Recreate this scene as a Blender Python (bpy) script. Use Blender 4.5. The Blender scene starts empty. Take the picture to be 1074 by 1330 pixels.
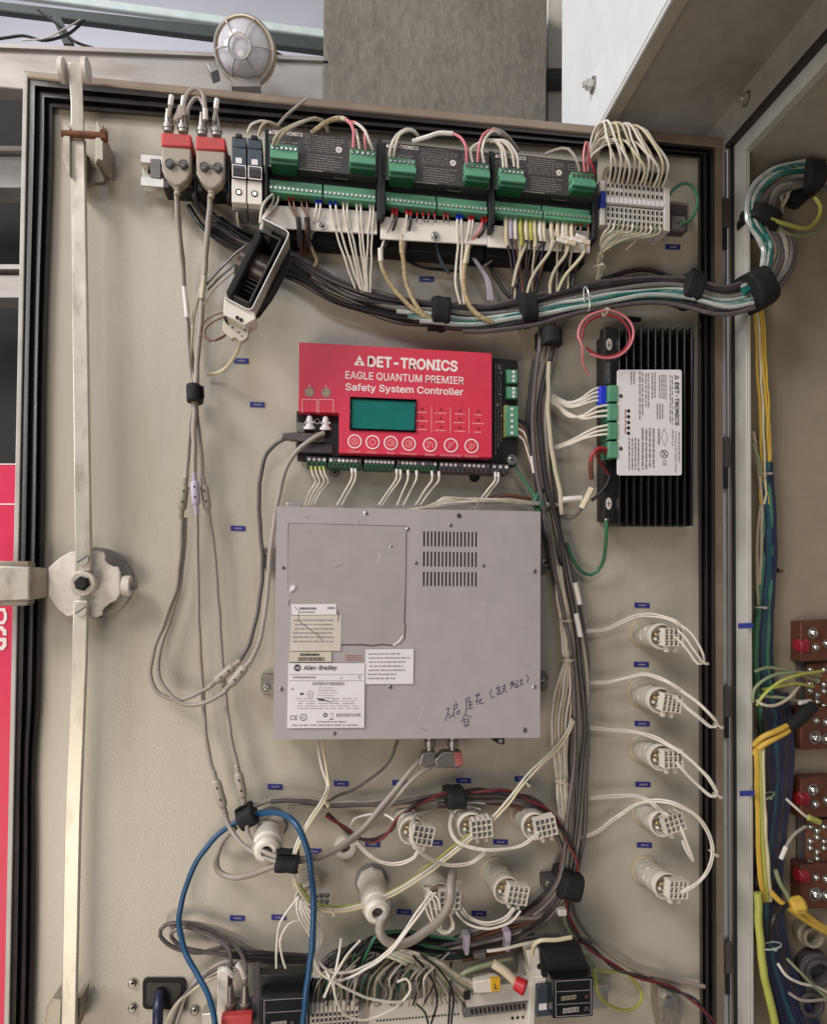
import bpy, bmesh, math, random
from mathutils import Vector, Matrix, noise
R_ = random.Random(7)
SC = bpy.context.scene
COL = SC.collection

# ---------------------------------------------------------------- camera
# world: x right, z up, the door's inner face is the plane y = 0, the camera stands at y = -CD
F, CX, CY, CD = 900.0, 537.0, 715.0, 0.92
M = ((0.98941684, -0.00868342, -0.14484098),
     (0.01252694, 0.99959261, 0.02564528),
     (0.14455928, -0.02718829, 0.98912255))      # rows: camera right / down / forward in (x, -z, y)
cam = bpy.data.cameras.new('camera')
cam.sensor_fit = 'HORIZONTAL'; cam.sensor_width = 36; cam.lens = 36 * F / 1074
cam.shift_y = (CY - 665) / 1074; cam.clip_start = 0.01; cam.clip_end = 100
camo = bpy.data.objects.new('camera', cam); COL.objects.link(camo)
rt, dn, fw = [Vector((r[0], r[2], -r[1])) for r in M]
camo.matrix_world = Matrix(((rt.x, -dn.x, -fw.x, 0), (rt.y, -dn.y, -fw.y, -CD), (rt.z, -dn.z, -fw.z, 0), (0, 0, 0, 1)))
SC.camera = camo

# ---------------------------------------------------------------- light
W_ = bpy.data.worlds.new('World'); SC.world = W_; W_.use_nodes = True
bg = W_.node_tree.nodes['Background']
bg.inputs['Color'].default_value = (0.93, 0.95, 1.0, 1); bg.inputs['Strength'].default_value = 0.14

def area(name, loc, target, size, size_y, power, col):
    l = bpy.data.lights.new(name, 'AREA'); l.shape = 'RECTANGLE'; l.size = size; l.size_y = size_y
    l.energy = power; l.color = col
    o = bpy.data.objects.new(name, l); COL.objects.link(o); o.location = loc
    o.rotation_euler = (Vector(target) - Vector(loc)).to_track_quat('-Z', 'Y').to_euler()
    return o
area('hall_daylight', (-1.9, -1.6, 2.1), (-0.1, 0, 0.1), 0.9, 0.9, 64, (1.0, 0.975, 0.94))
area('hall_window', (-3.0, -1.0, 0.9), (0.4, -0.2, 0.3), 1.2, 1.2, 54, (0.95, 0.97, 1.0))
area('back_wall_fill', (-1.2, 1.0, 2.0), (-0.3, 2.6, 0.9), 1.2, 0.5, 30, (0.95, 0.95, 1.0))  # added fill, not a lamp of the hall: brightens the back wall
area('hall_skylight', (-0.25, -2.5, 1.45), (0.0, 0, 0.2), 0.9, 0.5, 11, (0.93, 0.94, 1.0))
area('low_warm_fill', (-1.0, -1.9, -1.1), (-0.2, 0, -0.5), 1.0, 1.0, 20, (1.0, 0.86, 0.70))  # added warm fill from below, lifts and warms the lower door
SC.view_settings.view_transform = 'Standard'; SC.view_settings.look = 'None'
SC.view_settings.exposure = 0.0; SC.view_settings.gamma = 1.0

# ---------------------------------------------------------------- pixel of the photograph -> point in the place
def P(px, py, d=0.0):
    """point of the plane d millimetres in front of the door"""
    u, v = (px - CX) / F, (py - CY) / F
    w = rt * u + dn * v + fw
    t = (CD - d / 1000.0) / w.y
    return Vector((0, -CD, 0)) + w * t
def PX(px, py, x):
    """point of the plane at the given x"""
    u, v = (px - CX) / F, (py - CY) / F
    w = rt * u + dn * v + fw
    return Vector((0, -CD, 0)) + w * (x / w.x)
def mpp(px, py, d=0.0):
    return (P(px + 1, py, d) - P(px, py, d)).length
def back(q, dd):
    """the point q moved dd millimetres towards the door"""
    return Vector((q[0], q[1] + dd / 1000.0, q[2]))

# ---------------------------------------------------------------- materials
def lin(c):
    return tuple(((v / 255.0) / 12.92 if v <= 10.3 else ((v / 255.0 + 0.055) / 1.055) ** 2.4) for v in c)
def mat(name, rgb, rough=0.5, metal=0.0, vary=0.10, scale=40.0, bump=0.0, bscale=600.0, dirt=None, dscale=9.0, damt=0.35, stretch=None, dstretch=None, trans=0.0, spec=0.5, emit=0.0, alpha=1.0):
    m = bpy.data.materials.new(name); m.use_nodes = True
    nt = m.node_tree; N = nt.nodes; L = nt.links; b = N['Principled BSDF']
    c = lin(rgb)
    tc = N.new('ShaderNodeTexCoord'); mp = N.new('ShaderNodeMapping'); L.new(tc.outputs['Object'], mp.inputs['Vector'])
    if stretch: mp.inputs['Scale'].default_value = stretch
    n1 = N.new('ShaderNodeTexNoise'); n1.inputs['Scale'].default_value = scale; n1.inputs['Detail'].default_value = 5
    L.new(mp.outputs['Vector'], n1.inputs['Vector'])
    r = N.new('ShaderNodeMapRange'); r.inputs['From Min'].default_value = 0.3; r.inputs['From Max'].default_value = 0.7
    r.inputs['To Min'].default_value = 1 - vary; r.inputs['To Max'].default_value = 1 + vary
    L.new(n1.outputs['Fac'], r.inputs['Value'])
    mul = N.new('ShaderNodeVectorMath'); mul.operation = 'SCALE'; mul.inputs[0].default_value = c
    L.new(r.outputs['Result'], mul.inputs['Scale'])
    out = mul.outputs['Vector']
    if dirt:
        n2 = N.new('ShaderNodeTexNoise'); n2.inputs['Scale'].default_value = dscale; n2.inputs['Detail'].default_value = 8; n2.inputs['Roughness'].default_value = 0.7
        src = mp
        if dstretch:
            src = N.new('ShaderNodeMapping'); L.new(tc.outputs['Object'], src.inputs['Vector']); src.inputs['Scale'].default_value = dstretch
        L.new(src.outputs['Vector'], n2.inputs['Vector'])
        r2 = N.new('ShaderNodeMapRange'); r2.inputs['From Min'].default_value = 0.5; r2.inputs['From Max'].default_value = 0.75
        r2.inputs['To Max'].default_value = damt; L.new(n2.outputs['Fac'], r2.inputs['Value'])
        mx = N.new('ShaderNodeMix'); mx.data_type = 'RGBA'
        L.new(r2.outputs['Result'], mx.inputs['Factor']); L.new(out, mx.inputs[6]); mx.inputs[7].default_value = (*lin(dirt), 1)
        out = mx.outputs[2]
    L.new(out, b.inputs['Base Color'])
    b.inputs['Roughness'].default_value = rough; b.inputs['Metallic'].default_value = metal
    b.inputs['Specular IOR Level'].default_value = spec
    if trans: b.inputs['Transmission Weight'].default_value = trans
    if emit:
        L.new(out, b.inputs['Emission Color']); b.inputs['Emission Strength'].default_value = emit
    # worn gloss
    rr = N.new('ShaderNodeMapRange'); rr.inputs['To Min'].default_value = max(0.02, rough - 0.08); rr.inputs['To Max'].default_value = min(1, rough + 0.08)
    L.new(n1.outputs['Fac'], rr.inputs['Value']); L.new(rr.outputs['Result'], b.inputs['Roughness'])
    if bump:
        n3 = N.new('ShaderNodeTexNoise'); n3.inputs['Scale'].default_value = bscale; n3.inputs['Detail'].default_value = 2
        L.new(mp.outputs['Vector'], n3.inputs['Vector'])
        bp = N.new('ShaderNodeBump'); bp.inputs['Strength'].default_value = bump; bp.inputs['Distance'].default_value = 0.002
        L.new(n3.outputs['Fac'], bp.inputs['Height']); L.new(bp.outputs['Normal'], b.inputs['Normal'])
    return m
MT = {}
def dm(k, *a, **kw): MT[k] = mat(k, *a, **kw)
dm('door_paint', (186, 178, 163), 0.26, vary=0.02, scale=14, bump=0.17, bscale=520, dirt=(146, 128, 104), dscale=8, damt=0.42, dstretch=(1, 1, 0.13))
dm('frame_paint', (182, 178, 170), 0.42, vary=0.06, bump=0.1, bscale=500, dirt=(120, 105, 88), dscale=16, damt=0.4)
dm('rim_metal', (140, 124, 108), 0.36, 0.3, vary=0.12, dirt=(96, 80, 66), dscale=20, damt=0.6)
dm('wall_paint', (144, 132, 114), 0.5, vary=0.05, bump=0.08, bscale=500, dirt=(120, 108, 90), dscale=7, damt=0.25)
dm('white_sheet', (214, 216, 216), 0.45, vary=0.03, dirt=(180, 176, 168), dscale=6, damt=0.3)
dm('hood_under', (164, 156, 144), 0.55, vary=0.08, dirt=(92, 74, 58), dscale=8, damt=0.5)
dm('rubber', (34, 29, 29), 0.42, vary=0.2, bump=0.1, bscale=200, dirt=(70, 60, 52), dscale=30, damt=0.3)
dm('zinc', (196, 192, 184), 0.38, 0.75, vary=0.1, bump=0.05)
dm('steel', (206, 206, 204), 0.24, 1.0, vary=0.08)
dm('dull_steel', (150, 146, 140), 0.42, 0.9, vary=0.15)
dm('rod_paint', (202, 195, 182), 0.36, 0.35, vary=0.06, dirt=(128, 108, 86), dscale=42, damt=0.75, dstretch=(1, 1, 0.3))
dm('white_nylon', (214, 206, 196), 0.5, vary=0.05, dirt=(140, 120, 98), dscale=45, damt=0.6)
dm('rust', (116, 70, 48), 0.8, 0.1, vary=0.35, scale=120, bump=0.4, bscale=300, dirt=(60, 38, 28), dscale=60, damt=0.6)
dm('bracket_metal', (160, 152, 140), 0.45, 0.5, vary=0.15, dirt=(116, 74, 50), dscale=30, damt=0.8)
dm('black', (26, 25, 27), 0.45, vary=0.15)
dm('matt_black', (17, 16, 17), 0.75, vary=0.2, bump=0.15, bscale=900)
dm('gloss_black', (20, 20, 22), 0.25, vary=0.15)
dm('dark_grey', (66, 62, 64), 0.5, vary=0.12, dirt=(110, 100, 90), dscale=30, damt=0.3)
dm('mid_grey', (112, 108, 106), 0.5, vary=0.1)
dm('fan_hub', (82, 72, 66), 0.3, 0.2, vary=0.25)
dm('slate', (58, 66, 76), 0.45, vary=0.08)
dm('label_black', (58, 54, 53), 0.5, vary=0.06)
dm('green', (88, 146, 114), 0.42, vary=0.1, dirt=(96, 150, 118), dscale=40, damt=0.4)
dm('green_dark', (28, 84, 56), 0.45, vary=0.1)
dm('red', (212, 52, 78), 0.4, vary=0.04, dirt=(200, 66, 82), dscale=8, damt=0.4)
dm('cap_red', (190, 64, 64), 0.48, vary=0.1, dirt=(140, 74, 64), dscale=60, damt=0.8)
dm('panel_red', (214, 40, 82), 0.45, vary=0.05)
dm('dark_red', (104, 30, 36), 0.5, vary=0.1)
dm('print_white', (240, 226, 222), 0.6, vary=0.02)
dm('print_pink', (236, 160, 160), 0.6, vary=0.03)
dm('print_grey', (132, 126, 122), 0.6, vary=0.1)
dm('print_ink', (52, 48, 56), 0.6, vary=0.1)
dm('print_faint', (150, 142, 144), 0.6, vary=0.1)
dm('print_red', (168, 92, 86), 0.6, vary=0.1)
dm('ink', (40, 40, 70), 0.5, vary=0.2)
dm('lcd', (30, 112, 104), 0.1, vary=0.05)
dm('grey_paint', (170, 162, 163), 0.36, vary=0.03, bump=0.06, bscale=700, dirt=(132, 124, 122), dscale=9, damt=0.35, dstretch=(1, 1, 0.3))
dm('grey_patch', (163, 155, 153), 0.5, vary=0.03, bump=0.05, bscale=500, dirt=(140, 132, 126), dscale=7, damt=0.35)
dm('paper', (226, 220, 222), 0.55, vary=0.03, dirt=(206, 200, 200), dscale=20, damt=0.4)
dm('paper_old', (206, 196, 186), 0.6, vary=0.05, dirt=(178, 160, 142), dscale=25, damt=0.6)
dm('paper_tan', (198, 188, 172), 0.6, vary=0.06)
dm('crack', (92, 80, 72), 0.8, vary=0.2)
dm('beige', (160, 148, 132), 0.5, vary=0.08, dirt=(130, 112, 94), dscale=40, damt=0.4)
dm('cream', (222, 214, 204), 0.5, vary=0.05, dirt=(170, 154, 136), dscale=30, damt=0.4)
dm('white_plastic', (214, 206, 194), 0.42, vary=0.05, dirt=(176, 160, 138), dscale=35, damt=0.4)
dm('terminal_grey', (196, 190, 182), 0.45, vary=0.06)
dm('hole', (22, 20, 19), 0.8, vary=0.1)
dm('blue_label', (40, 48, 132), 0.4, vary=0.06)
dm('blue_ferrule', (32, 48, 190), 0.4, vary=0.05)
dm('red_ferrule', (176, 34, 40), 0.4, vary=0.05)
dm('w_white', (212, 204, 192), 0.38, vary=0.05, dirt=(164, 148, 128), dscale=60, damt=0.5)
dm('w_cream', (204, 192, 160), 0.4, vary=0.06)
dm('w_ivory', (182, 172, 150), 0.42, vary=0.08, dirt=(136, 122, 100), dscale=60, damt=0.5)
dm('w_yellow', (196, 160, 66), 0.42, vary=0.06)
dm('w_lime', (170, 172, 84), 0.42, vary=0.06)
dm('w_green', (60, 112, 84), 0.42, vary=0.06)
dm('w_sage', (132, 140, 108), 0.45, vary=0.08)
dm('w_grey', (152, 142, 132), 0.45, vary=0.06, dirt=(118, 106, 94), dscale=50, damt=0.3)
dm('w_dgrey', (88, 80, 80), 0.38, vary=0.1, dirt=(128, 112, 108), dscale=45, damt=0.5)
dm('w_char', (46, 41, 44), 0.36, vary=0.2, dirt=(96, 84, 82), dscale=50, damt=0.5)
dm('w_black', (24, 22, 24), 0.4, vary=0.1)
dm('w_teal', (36, 104, 96), 0.3, vary=0.3, scale=60, dirt=(206, 218, 214), dscale=38, damt=1.0, stretch=(.35, 1, 1.3))
dm('w_silver', (196, 200, 196), 0.28, 0.25, vary=0.2, scale=60, dirt=(66, 112, 106), dscale=36, damt=0.95, stretch=(.35, 1, 1.3))
dm('w_blue', (28, 72, 108), 0.36, vary=0.06)
dm('w_navy', (30, 33, 62), 0.35, vary=0.1)
dm('w_petrol', (28, 72, 84), 0.35, vary=0.1)
dm('w_red', (150, 40, 50), 0.4, vary=0.06)
dm('w_pink', (204, 120, 126), 0.4, vary=0.06)
dm('w_brown', (104, 62, 46), 0.42, vary=0.08)
dm('w_speckle', (168, 148, 112), 0.5, vary=0.3, scale=260, dirt=(90, 72, 52), dscale=320, damt=0.8)
dm('sleeve_white', (220, 212, 206), 0.5, vary=0.05)
dm('sleeve_beige', (206, 190, 164), 0.5, vary=0.08)
dm('lilac_plastic', (176, 166, 182), 0.45, vary=0.06)
dm('coupler', (160, 150, 140), 0.45, vary=0.06)
dm('olive_plastic', (134, 126, 108), 0.45, vary=0.06)
dm('concrete', (124, 117, 108), 0.9, vary=0.2, scale=120, bump=0.5, bscale=160, dirt=(88, 80, 72), dscale=16, damt=0.65, stretch=(1.0, 1.0, 0.5), dstretch=(1, 1, 0.4))
dm('hall_wall', (202, 202, 210), 0.7, vary=0.03, scale=3)
dm('galvanised', (164, 158, 154), 0.5, 0.3, vary=0.12, scale=20, dirt=(116, 94, 78), dscale=7, damt=0.7, stretch=(0.4, 1, 1.6))
dm('pipe_dark', (62, 70, 68), 0.5, vary=0.1)
dm('pipe_lit_top', (196, 206, 204), 0.5, vary=0.08)
dm('dark_hall', (30, 30, 30), 0.8, vary=0.2)
dm('brass', (176, 150, 112), 0.35, 0.6, vary=0.1)
dm('busbar', (104, 62, 48), 0.38, 0.4, vary=0.25, scale=60, dirt=(84, 44, 36), dscale=30, damt=0.6)
dm('insulator', (130, 28, 40), 0.35, vary=0.1)
dm('yellow_tag', (206, 160, 40), 0.5, vary=0.05)
def glass(name, rgb, rough=0.05):
    m = mat(name, rgb, rough, vary=0.03, trans=0.75); return m
MT['lamp_clear'] = mat('lamp_clear', (214, 206, 194), 0.14, vary=0.05, trans=0.35, dirt=(178, 160, 140), dscale=60, damt=0.5)
MT['lamp_glass'] = mat('lamp_glass', (226, 224, 232), 0.12, vary=0.04, trans=0.3)

# ---------------------------------------------------------------- mesh builder
class MB:
    def __init__(s): s.v = []; s.f = []; s.m = []; s.k = []; s.printed = False
    def add(s, vs, fs, mk):
        if mk not in s.k: s.k.append(mk)
        i = s.k.index(mk); o = len(s.v)
        s.v += [Vector(v) for v in vs]
        for f in fs: s.f.append([o + a for a in f]); s.m.append(i)
        return s
    def loft(s, rings, mk, closed=True, cap=True, loop=False):
        n = len(rings[0]); vs = [v for r in rings for v in r]; fs = []
        R = len(rings)
        for i in range(R if loop else R - 1):
            a, b = i * n, ((i + 1) % R) * n
            for j in range(n if closed else n - 1):
                k = (j + 1) % n; fs.append((a + j, a + k, b + k, b + j))
        if cap and not loop: fs.append(tuple(range(n))[::-1]); fs.append(tuple(range((R - 1) * n, R * n)))
        return s.add(vs, fs, mk)
    def prism(s, pix, d0, d1, mk):
        """outline in photo pixels at depth d1 (front), straight back to depth d0"""
        f = [P(x, y, d1) for x, y in pix]
        return s.loft([f, [back(q, d1 - d0) for q in f]], mk)
    def rect(s, x0, y0, x1, y1, d0, d1, mk, sl=0.0):
        return s.prism(q4(x0, y0, x1, y1, sl), d0, d1, mk)
    def flat(s, pix, d, mk):
        return s.add([P(x, y, d) for x, y in pix], [tuple(range(len(pix)))], mk)
    def box(s, c, sx, sy, sz, mk, rot=None):
        vs = [Vector((x * sx / 2, y * sy / 2, z * sz / 2)) for x in (-1, 1) for y in (-1, 1) for z in (-1, 1)]
        if rot: vs = [rot @ v for v in vs]
        vs = [v + Vector(c) for v in vs]
        return s.add(vs, [(0, 1, 3, 2), (4, 6, 7, 5), (0, 4, 5, 1), (2, 3, 7, 6), (0, 2, 6, 4), (1, 5, 7, 3)], mk)
    def tube(s, pts, r, mk, n=8, cap=True, loop=False):
        rings = []; N = len(pts); up = None
        for i, p in enumerate(pts):
            a = pts[(i - 1) % N] if (i > 0 or loop) else p; b = pts[(i + 1) % N] if (i < N - 1 or loop) else p
            t = (b - a).normalized() if (b - a).length > 1e-9 else Vector((0, 0, 1))
            if up is None: up = t.orthogonal().normalized()
            up = (up - t * up.dot(t)); up = up.normalized() if up.length > 1e-6 else t.orthogonal().normalized()
            sd = t.cross(up); rr = r[i] if isinstance(r, (list, tuple)) else r
            rings.append([p + (up * math.cos(2 * math.pi * j / n) + sd * math.sin(2 * math.pi * j / n)) * rr for j in range(n)])
        return s.loft(rings, mk, cap=cap, loop=loop)
    def lathe(s, p, ax, prof, mk, n=20, cap=True, ph=0.0):
        ax = Vector(ax).normalized(); u = ax.orthogonal().normalized(); w = ax.cross(u)
        return s.loft([[p + ax * t + (u * math.cos(2 * math.pi * j / n + ph) + w * math.sin(2 * math.pi * j / n + ph)) * r for j in range(n)] for t, r in prof], mk, cap=cap)
    def cyl(s, x, y, d0, d1, r, mk, n=16, ph=0.0):
        """cylinder straight out of the door; x, y, r in pixels at depth d1"""
        p = P(x, y, d1); k = mpp(x, y, d1)
        return s.lathe(p, (0, 1, 0), [(0, r * k), ((d1 - d0) / 1000, r * k)], mk, n, ph=ph)
    def ring(s, x, y, d, r, w, mk, n=24):
        c = P(x, y, d); k = mpp(x, y, d)
        vs = []
        for j in range(n):
            a = 2 * math.pi * j / n
            for q in (r, r - w): vs.append(c + Vector((math.cos(a) * q * k, 0, math.sin(a) * q * k)))
        return s.add(vs, [(2 * j, 2 * j + 1, (2 * j + 3) % (2 * n), (2 * j + 2) % (2 * n)) for j in range(n)], mk)
    def stroke(s, pix, d, w, mk):
        """flat pen line w pixels wide"""
        for (a, b) in zip(pix, pix[1:]):
            dx, dy = b[0] - a[0], b[1] - a[1]; l = math.hypot(dx, dy) or 1
            nx, ny = -dy / l * w / 2, dx / l * w / 2; ex, ey = dx / l * w * 0.3, dy / l * w * 0.3
            s.flat([(a[0] - ex + nx, a[1] - ey + ny), (b[0] + ex + nx, b[1] + ey + ny), (b[0] + ex - nx, b[1] + ey - ny), (a[0] - ex - nx, a[1] - ey - ny)], d, mk)
            d += 0.004
        return s
    def build(s, name, parent=None, root=None, bevel=0.0, label=None, smooth=True, kind=None):
        me = bpy.data.meshes.new(name)
        o0 = Vector(root['o']) if root is not None else Vector()
        me.from_pydata([v - o0 for v in s.v], [], s.f)
        for k in s.k: me.materials.append(MT[k])
        me.polygons.foreach_set('material_index', s.m)
        bm = bmesh.new(); bm.from_mesh(me); bmesh.ops.recalc_face_normals(bm, faces=bm.faces); bm.to_mesh(me); bm.free()
        if smooth and not s.printed:
            me.polygons.foreach_set('use_smooth', [True] * len(me.polygons)); me.set_sharp_from_angle(angle=math.radians(38))
        me.update()
        o = bpy.data.objects.new(name, me); COL.objects.link(o)
        if parent is not None: o.parent = parent
        if bevel:
            b = o.modifiers.new('bevel', 'BEVEL'); b.width = bevel / 1000.0; b.segments = 2; b.limit_method = 'ANGLE'; b.angle_limit = math.radians(50); b.harden_normals = False
        if label: o['label'] = label
        if kind: o['kind'] = kind
        return o
def q4(x0, y0, x1, y1, sl=0.0):
    dy = sl * (x1 - x0); return [(x0, y0), (x1, y0 + dy), (x1, y1 + dy), (x0, y1)]
def lerp(a, b, t): return a + (b - a) * t
def bil(q, u, v):
    (a, b, c, e) = q
    x = lerp(lerp(a[0], b[0], u), lerp(e[0], c[0], u), v); y = lerp(lerp(a[1], b[1], u), lerp(e[1], c[1], u), v)
    return (x, y)
def sub(q, u0, v0, u1, v1): return [bil(q, u0, v0), bil(q, u1, v0), bil(q, u1, v1), bil(q, u0, v1)]

def tag(o, label, cat, group=None):
    o['label'] = label; o['category'] = cat
    if group: o['group'] = group
    return o
def thing(name, label, cat, px, py, d=0, group=None):
    o = bpy.data.objects.new(name, None); COL.objects.link(o); o.empty_display_size = 0.01
    p = P(px, py, d); o.location = p; o['o'] = list(p)
    return tag(o, label, cat, group)
def structure(mb, name, **k):
    o = mb.build(name, **k); o['kind'] = 'structure'; return o
ALL = []
def single(mb, name, label, cat, group=None, **k):
    return tag(mb.build(name, **k), label, cat, group)
def copy_tree(o, parent=None, off=None):
    c = o.copy(); COL.objects.link(c)
    if parent is not None: c.parent = parent
    if off is not None: c.location = o.location + off
    for ch in list(o.children): copy_tree(ch, c)
    return c
import os
FONT = None
try:                                   # the grotesque that ships with Blender, else its default lettering
    FONT = bpy.data.fonts.load(os.path.join(bpy.utils.system_resource('DATAFILES', path='fonts'), 'Inter.woff2'))
except Exception:
    FONT = None
CAP = [0.73]
def _cap():
    cu = bpy.data.curves.new('lettering', 'FONT'); cu.body = 'H'; cu.size = 1
    if FONT: cu.font = FONT
    o = bpy.data.objects.new('lettering', cu); me = bpy.data.meshes.new_from_object(o)
    if me.vertices: CAP[0] = max(v.co.y for v in me.vertices)
    bpy.data.objects.remove(o); bpy.data.curves.remove(cu); bpy.data.meshes.remove(me)
_cap()
def text(mb, s, p0, p1, h, d, mk, bold=0.0, shear=0.0, yflip=False):
    """flat lettering from pixel p0 to p1 (baseline), cap height h pixels, on the plane at depth d"""
    cu = bpy.data.curves.new('lettering', 'FONT'); cu.body = s; cu.size = 1; cu.shear = shear; cu.resolution_u = 3
    if FONT: cu.font = FONT
    o = bpy.data.objects.new('lettering', cu)
    me = bpy.data.meshes.new_from_object(o)
    xs = [v.co.x for v in me.vertices]; ys = [v.co.y for v in me.vertices]
    if not xs: return
    x0, x1 = min(xs), max(xs)
    cap = CAP[0]
    a = P(*p0, d); b = P(*p1, d); ux = (b - a) / (x1 - x0)
    k = mpp(*p0, d)
    n = Vector((-(b - a).z, 0, (b - a).x)).normalized() * (h * k / cap)
    b_ = bold * 0.55; mb.printed = True
    for j, (sx, sy) in enumerate(((0, 0),) + (((-b_, 0), (b_, 0), (0, b_), (0, -b_)) if bold else ())):      # heavier strokes: the letters printed again beside themselves
        vs = [a + ux * (v.co.x - x0 + sx) + n * (v.co.y + sy) + Vector((0, -j * 0.00002, 0)) for v in me.vertices]
        mb.add(vs, [tuple(p.vertices) for p in me.polygons], mk)
    bpy.data.objects.remove(o); bpy.data.curves.remove(cu); bpy.data.meshes.remove(me)
def dashes(mb, quad, rows, d, mk, fill=0.75, h=0.4, word=0.10, seed=1, vertical=False):
    """print too small to read: broken lines of ink"""
    rr = random.Random(seed)
    for i in range(rows):
        v0 = (i + 0.5 - h / 2) / rows; v1 = (i + 0.5 + h / 2) / rows
        u = rr.uniform(0, 0.04); end = rr.uniform(fill, 1.0)
        while u < end:
            w = min(word * rr.uniform(0.35, 1.3), end - u)
            if w < 0.012: break
            q = sub(quad, v0, u, v1, u + w) if vertical else sub(quad, u, v0, u + w, v1)
            mb.flat(q, d, mk); u += w + word * rr.uniform(0.12, 0.3)
def barcode(mb, quad, n, d, mk, seed=3):
    rr = random.Random(seed); u = 0
    while u < 1:
        w = rr.choice((0.5, 0.9, 1.4)) / n
        mb.flat(sub(quad, u, 0, min(1, u + w), 1), d, mk); u += w + rr.choice((0.5, 0.8)) / n

# ---------------------------------------------------------------- wires
def spline(pts, step=6.0):
    """Catmull-Rom through (px, py, d) -> list of (px, py, d)"""
    p = [tuple(map(float, q)) for q in pts]
    if len(p) < 3:
        return p if len(p) < 2 else [tuple(lerp(p[0][k], p[1][k], t / 6) for k in range(3)) for t in range(7)]
    p = [tuple(2 * p[0][k] - p[1][k] for k in range(3))] + p + [tuple(2 * p[-1][k] - p[-2][k] for k in range(3))]
    out = []
    for i in range(1, len(p) - 2):
        a, b, c, e = p[i - 1:i + 3]
        n = max(2, int(math.hypot(c[0] - b[0], c[1] - b[1]) / step))
        for j in range(n):
            t = j / n; t2 = t * t; t3 = t2 * t
            out.append(tuple(0.5 * (2 * b[k] + (c[k] - a[k]) * t + (2 * a[k] - 5 * b[k] + 4 * c[k] - e[k]) * t2 + (3 * b[k] - a[k] - 3 * c[k] + e[k]) * t3) for k in range(3)))
    out.append(p[-2])
    return out
def wire_mesh(pts, r, mk, n=8, step=6.0, mb=None):
    s = spline(pts, step)
    mb = mb or MB()
    m = s[len(s) // 2]
    acc = 0.0; sd = (s[0][0] * 1.7 + s[0][1] * 0.9) % 97; w = []; N = len(s)
    for i, q in enumerate(s):                  # hand-laid, never quite smooth
        if i: acc += math.hypot(q[0] - s[i - 1][0], q[1] - s[i - 1][1])
        e = min(1.0, i / 4.0, (N - 1 - i) / 4.0)
        w.append((q[0] + e * 1.3 * noise.noise((acc / 26, sd, 0)), q[1] + e * 1.3 * noise.noise((acc / 26, sd, 7)), q[2] + e * 1.5 * noise.noise((acc / 30, sd, 13))))
    mb.tube([P(*q) for q in w], r * mpp(*m), mk, n)
    return mb
def wire(label, pts, r=1.6, mk='w_white', group=None, name='wire', cat='wire', n=7, step=6.0, ends=None):
    """one wire; ends: list of (end index, material, length px, radius factor) for ferrules and sleeves, which are its parts"""
    mb = wire_mesh(pts, r, mk, n, step)
    o = single(mb, name, label, cat, group)
    for (e, emk, ln, rf, pn) in (ends or []):
        s = spline(pts, 1.5)
        if e < 0: s = s[::-1]
        if e > 1 or e < -1:                       # a sleeve part way along
            k0 = int(len(s) * (abs(e) % 100) / 100.0); s = s[k0:]
        acc = [s[0]]; L = 0
        for a, b in zip(s, s[1:]):
            L += math.hypot(b[0] - a[0], b[1] - a[1]); acc.append(b)
            if L >= ln: break
        m2 = MB(); m2.tube([P(*q) for q in acc], r * rf * mpp(*acc[0]), emk, 8)
        m2.build(pn, parent=o)
    return o
def bundle(center, specs, step=7.0, seed=2, wob=2.0):
    """cables lying side by side along one line; specs: (lateral px, extra depth mm, radius px, material, label, group, start, end)"""
    s = spline(center, step); rr = random.Random(seed); N = len(s); res = []
    nrm = []
    for i in range(N):
        a = s[max(0, i - 2)]; b = s[min(N - 1, i + 2)]
        l = math.hypot(b[0] - a[0], b[1] - a[1]) or 1
        nrm.append((-(b[1] - a[1]) / l, (b[0] - a[0]) / l))
    for (lat, ex, r, mk, label, group, t0, t1) in specs:
        ph = rr.uniform(0, 6.3); fq = rr.uniform(2.0, 4.5); ph2 = rr.uniform(0, 6.3)
        pts = []
        for i in range(int(t0 * (N - 1)), int(t1 * (N - 1)) + 1):
            t = i / (N - 1)
            w = lat(t) if callable(lat) else lat
            w += wob * math.sin(ph + fq * 6.283 * t) + 0.5 * wob * math.sin(ph2 + 2.3 * fq * 6.283 * t)
            pts.append((s[i][0] + nrm[i][0] * w, s[i][1] + nrm[i][1] * w, s[i][2] + ex + 1.5 * math.sin(ph2 + fq * 5 * t)))
        mb = MB(); m = pts[len(pts) // 2]
        mb.tube([P(*q) for q in pts], r * mpp(*m), mk, 8)
        res.append(single(mb, 'cable', label, 'cable', group))
    return res
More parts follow.
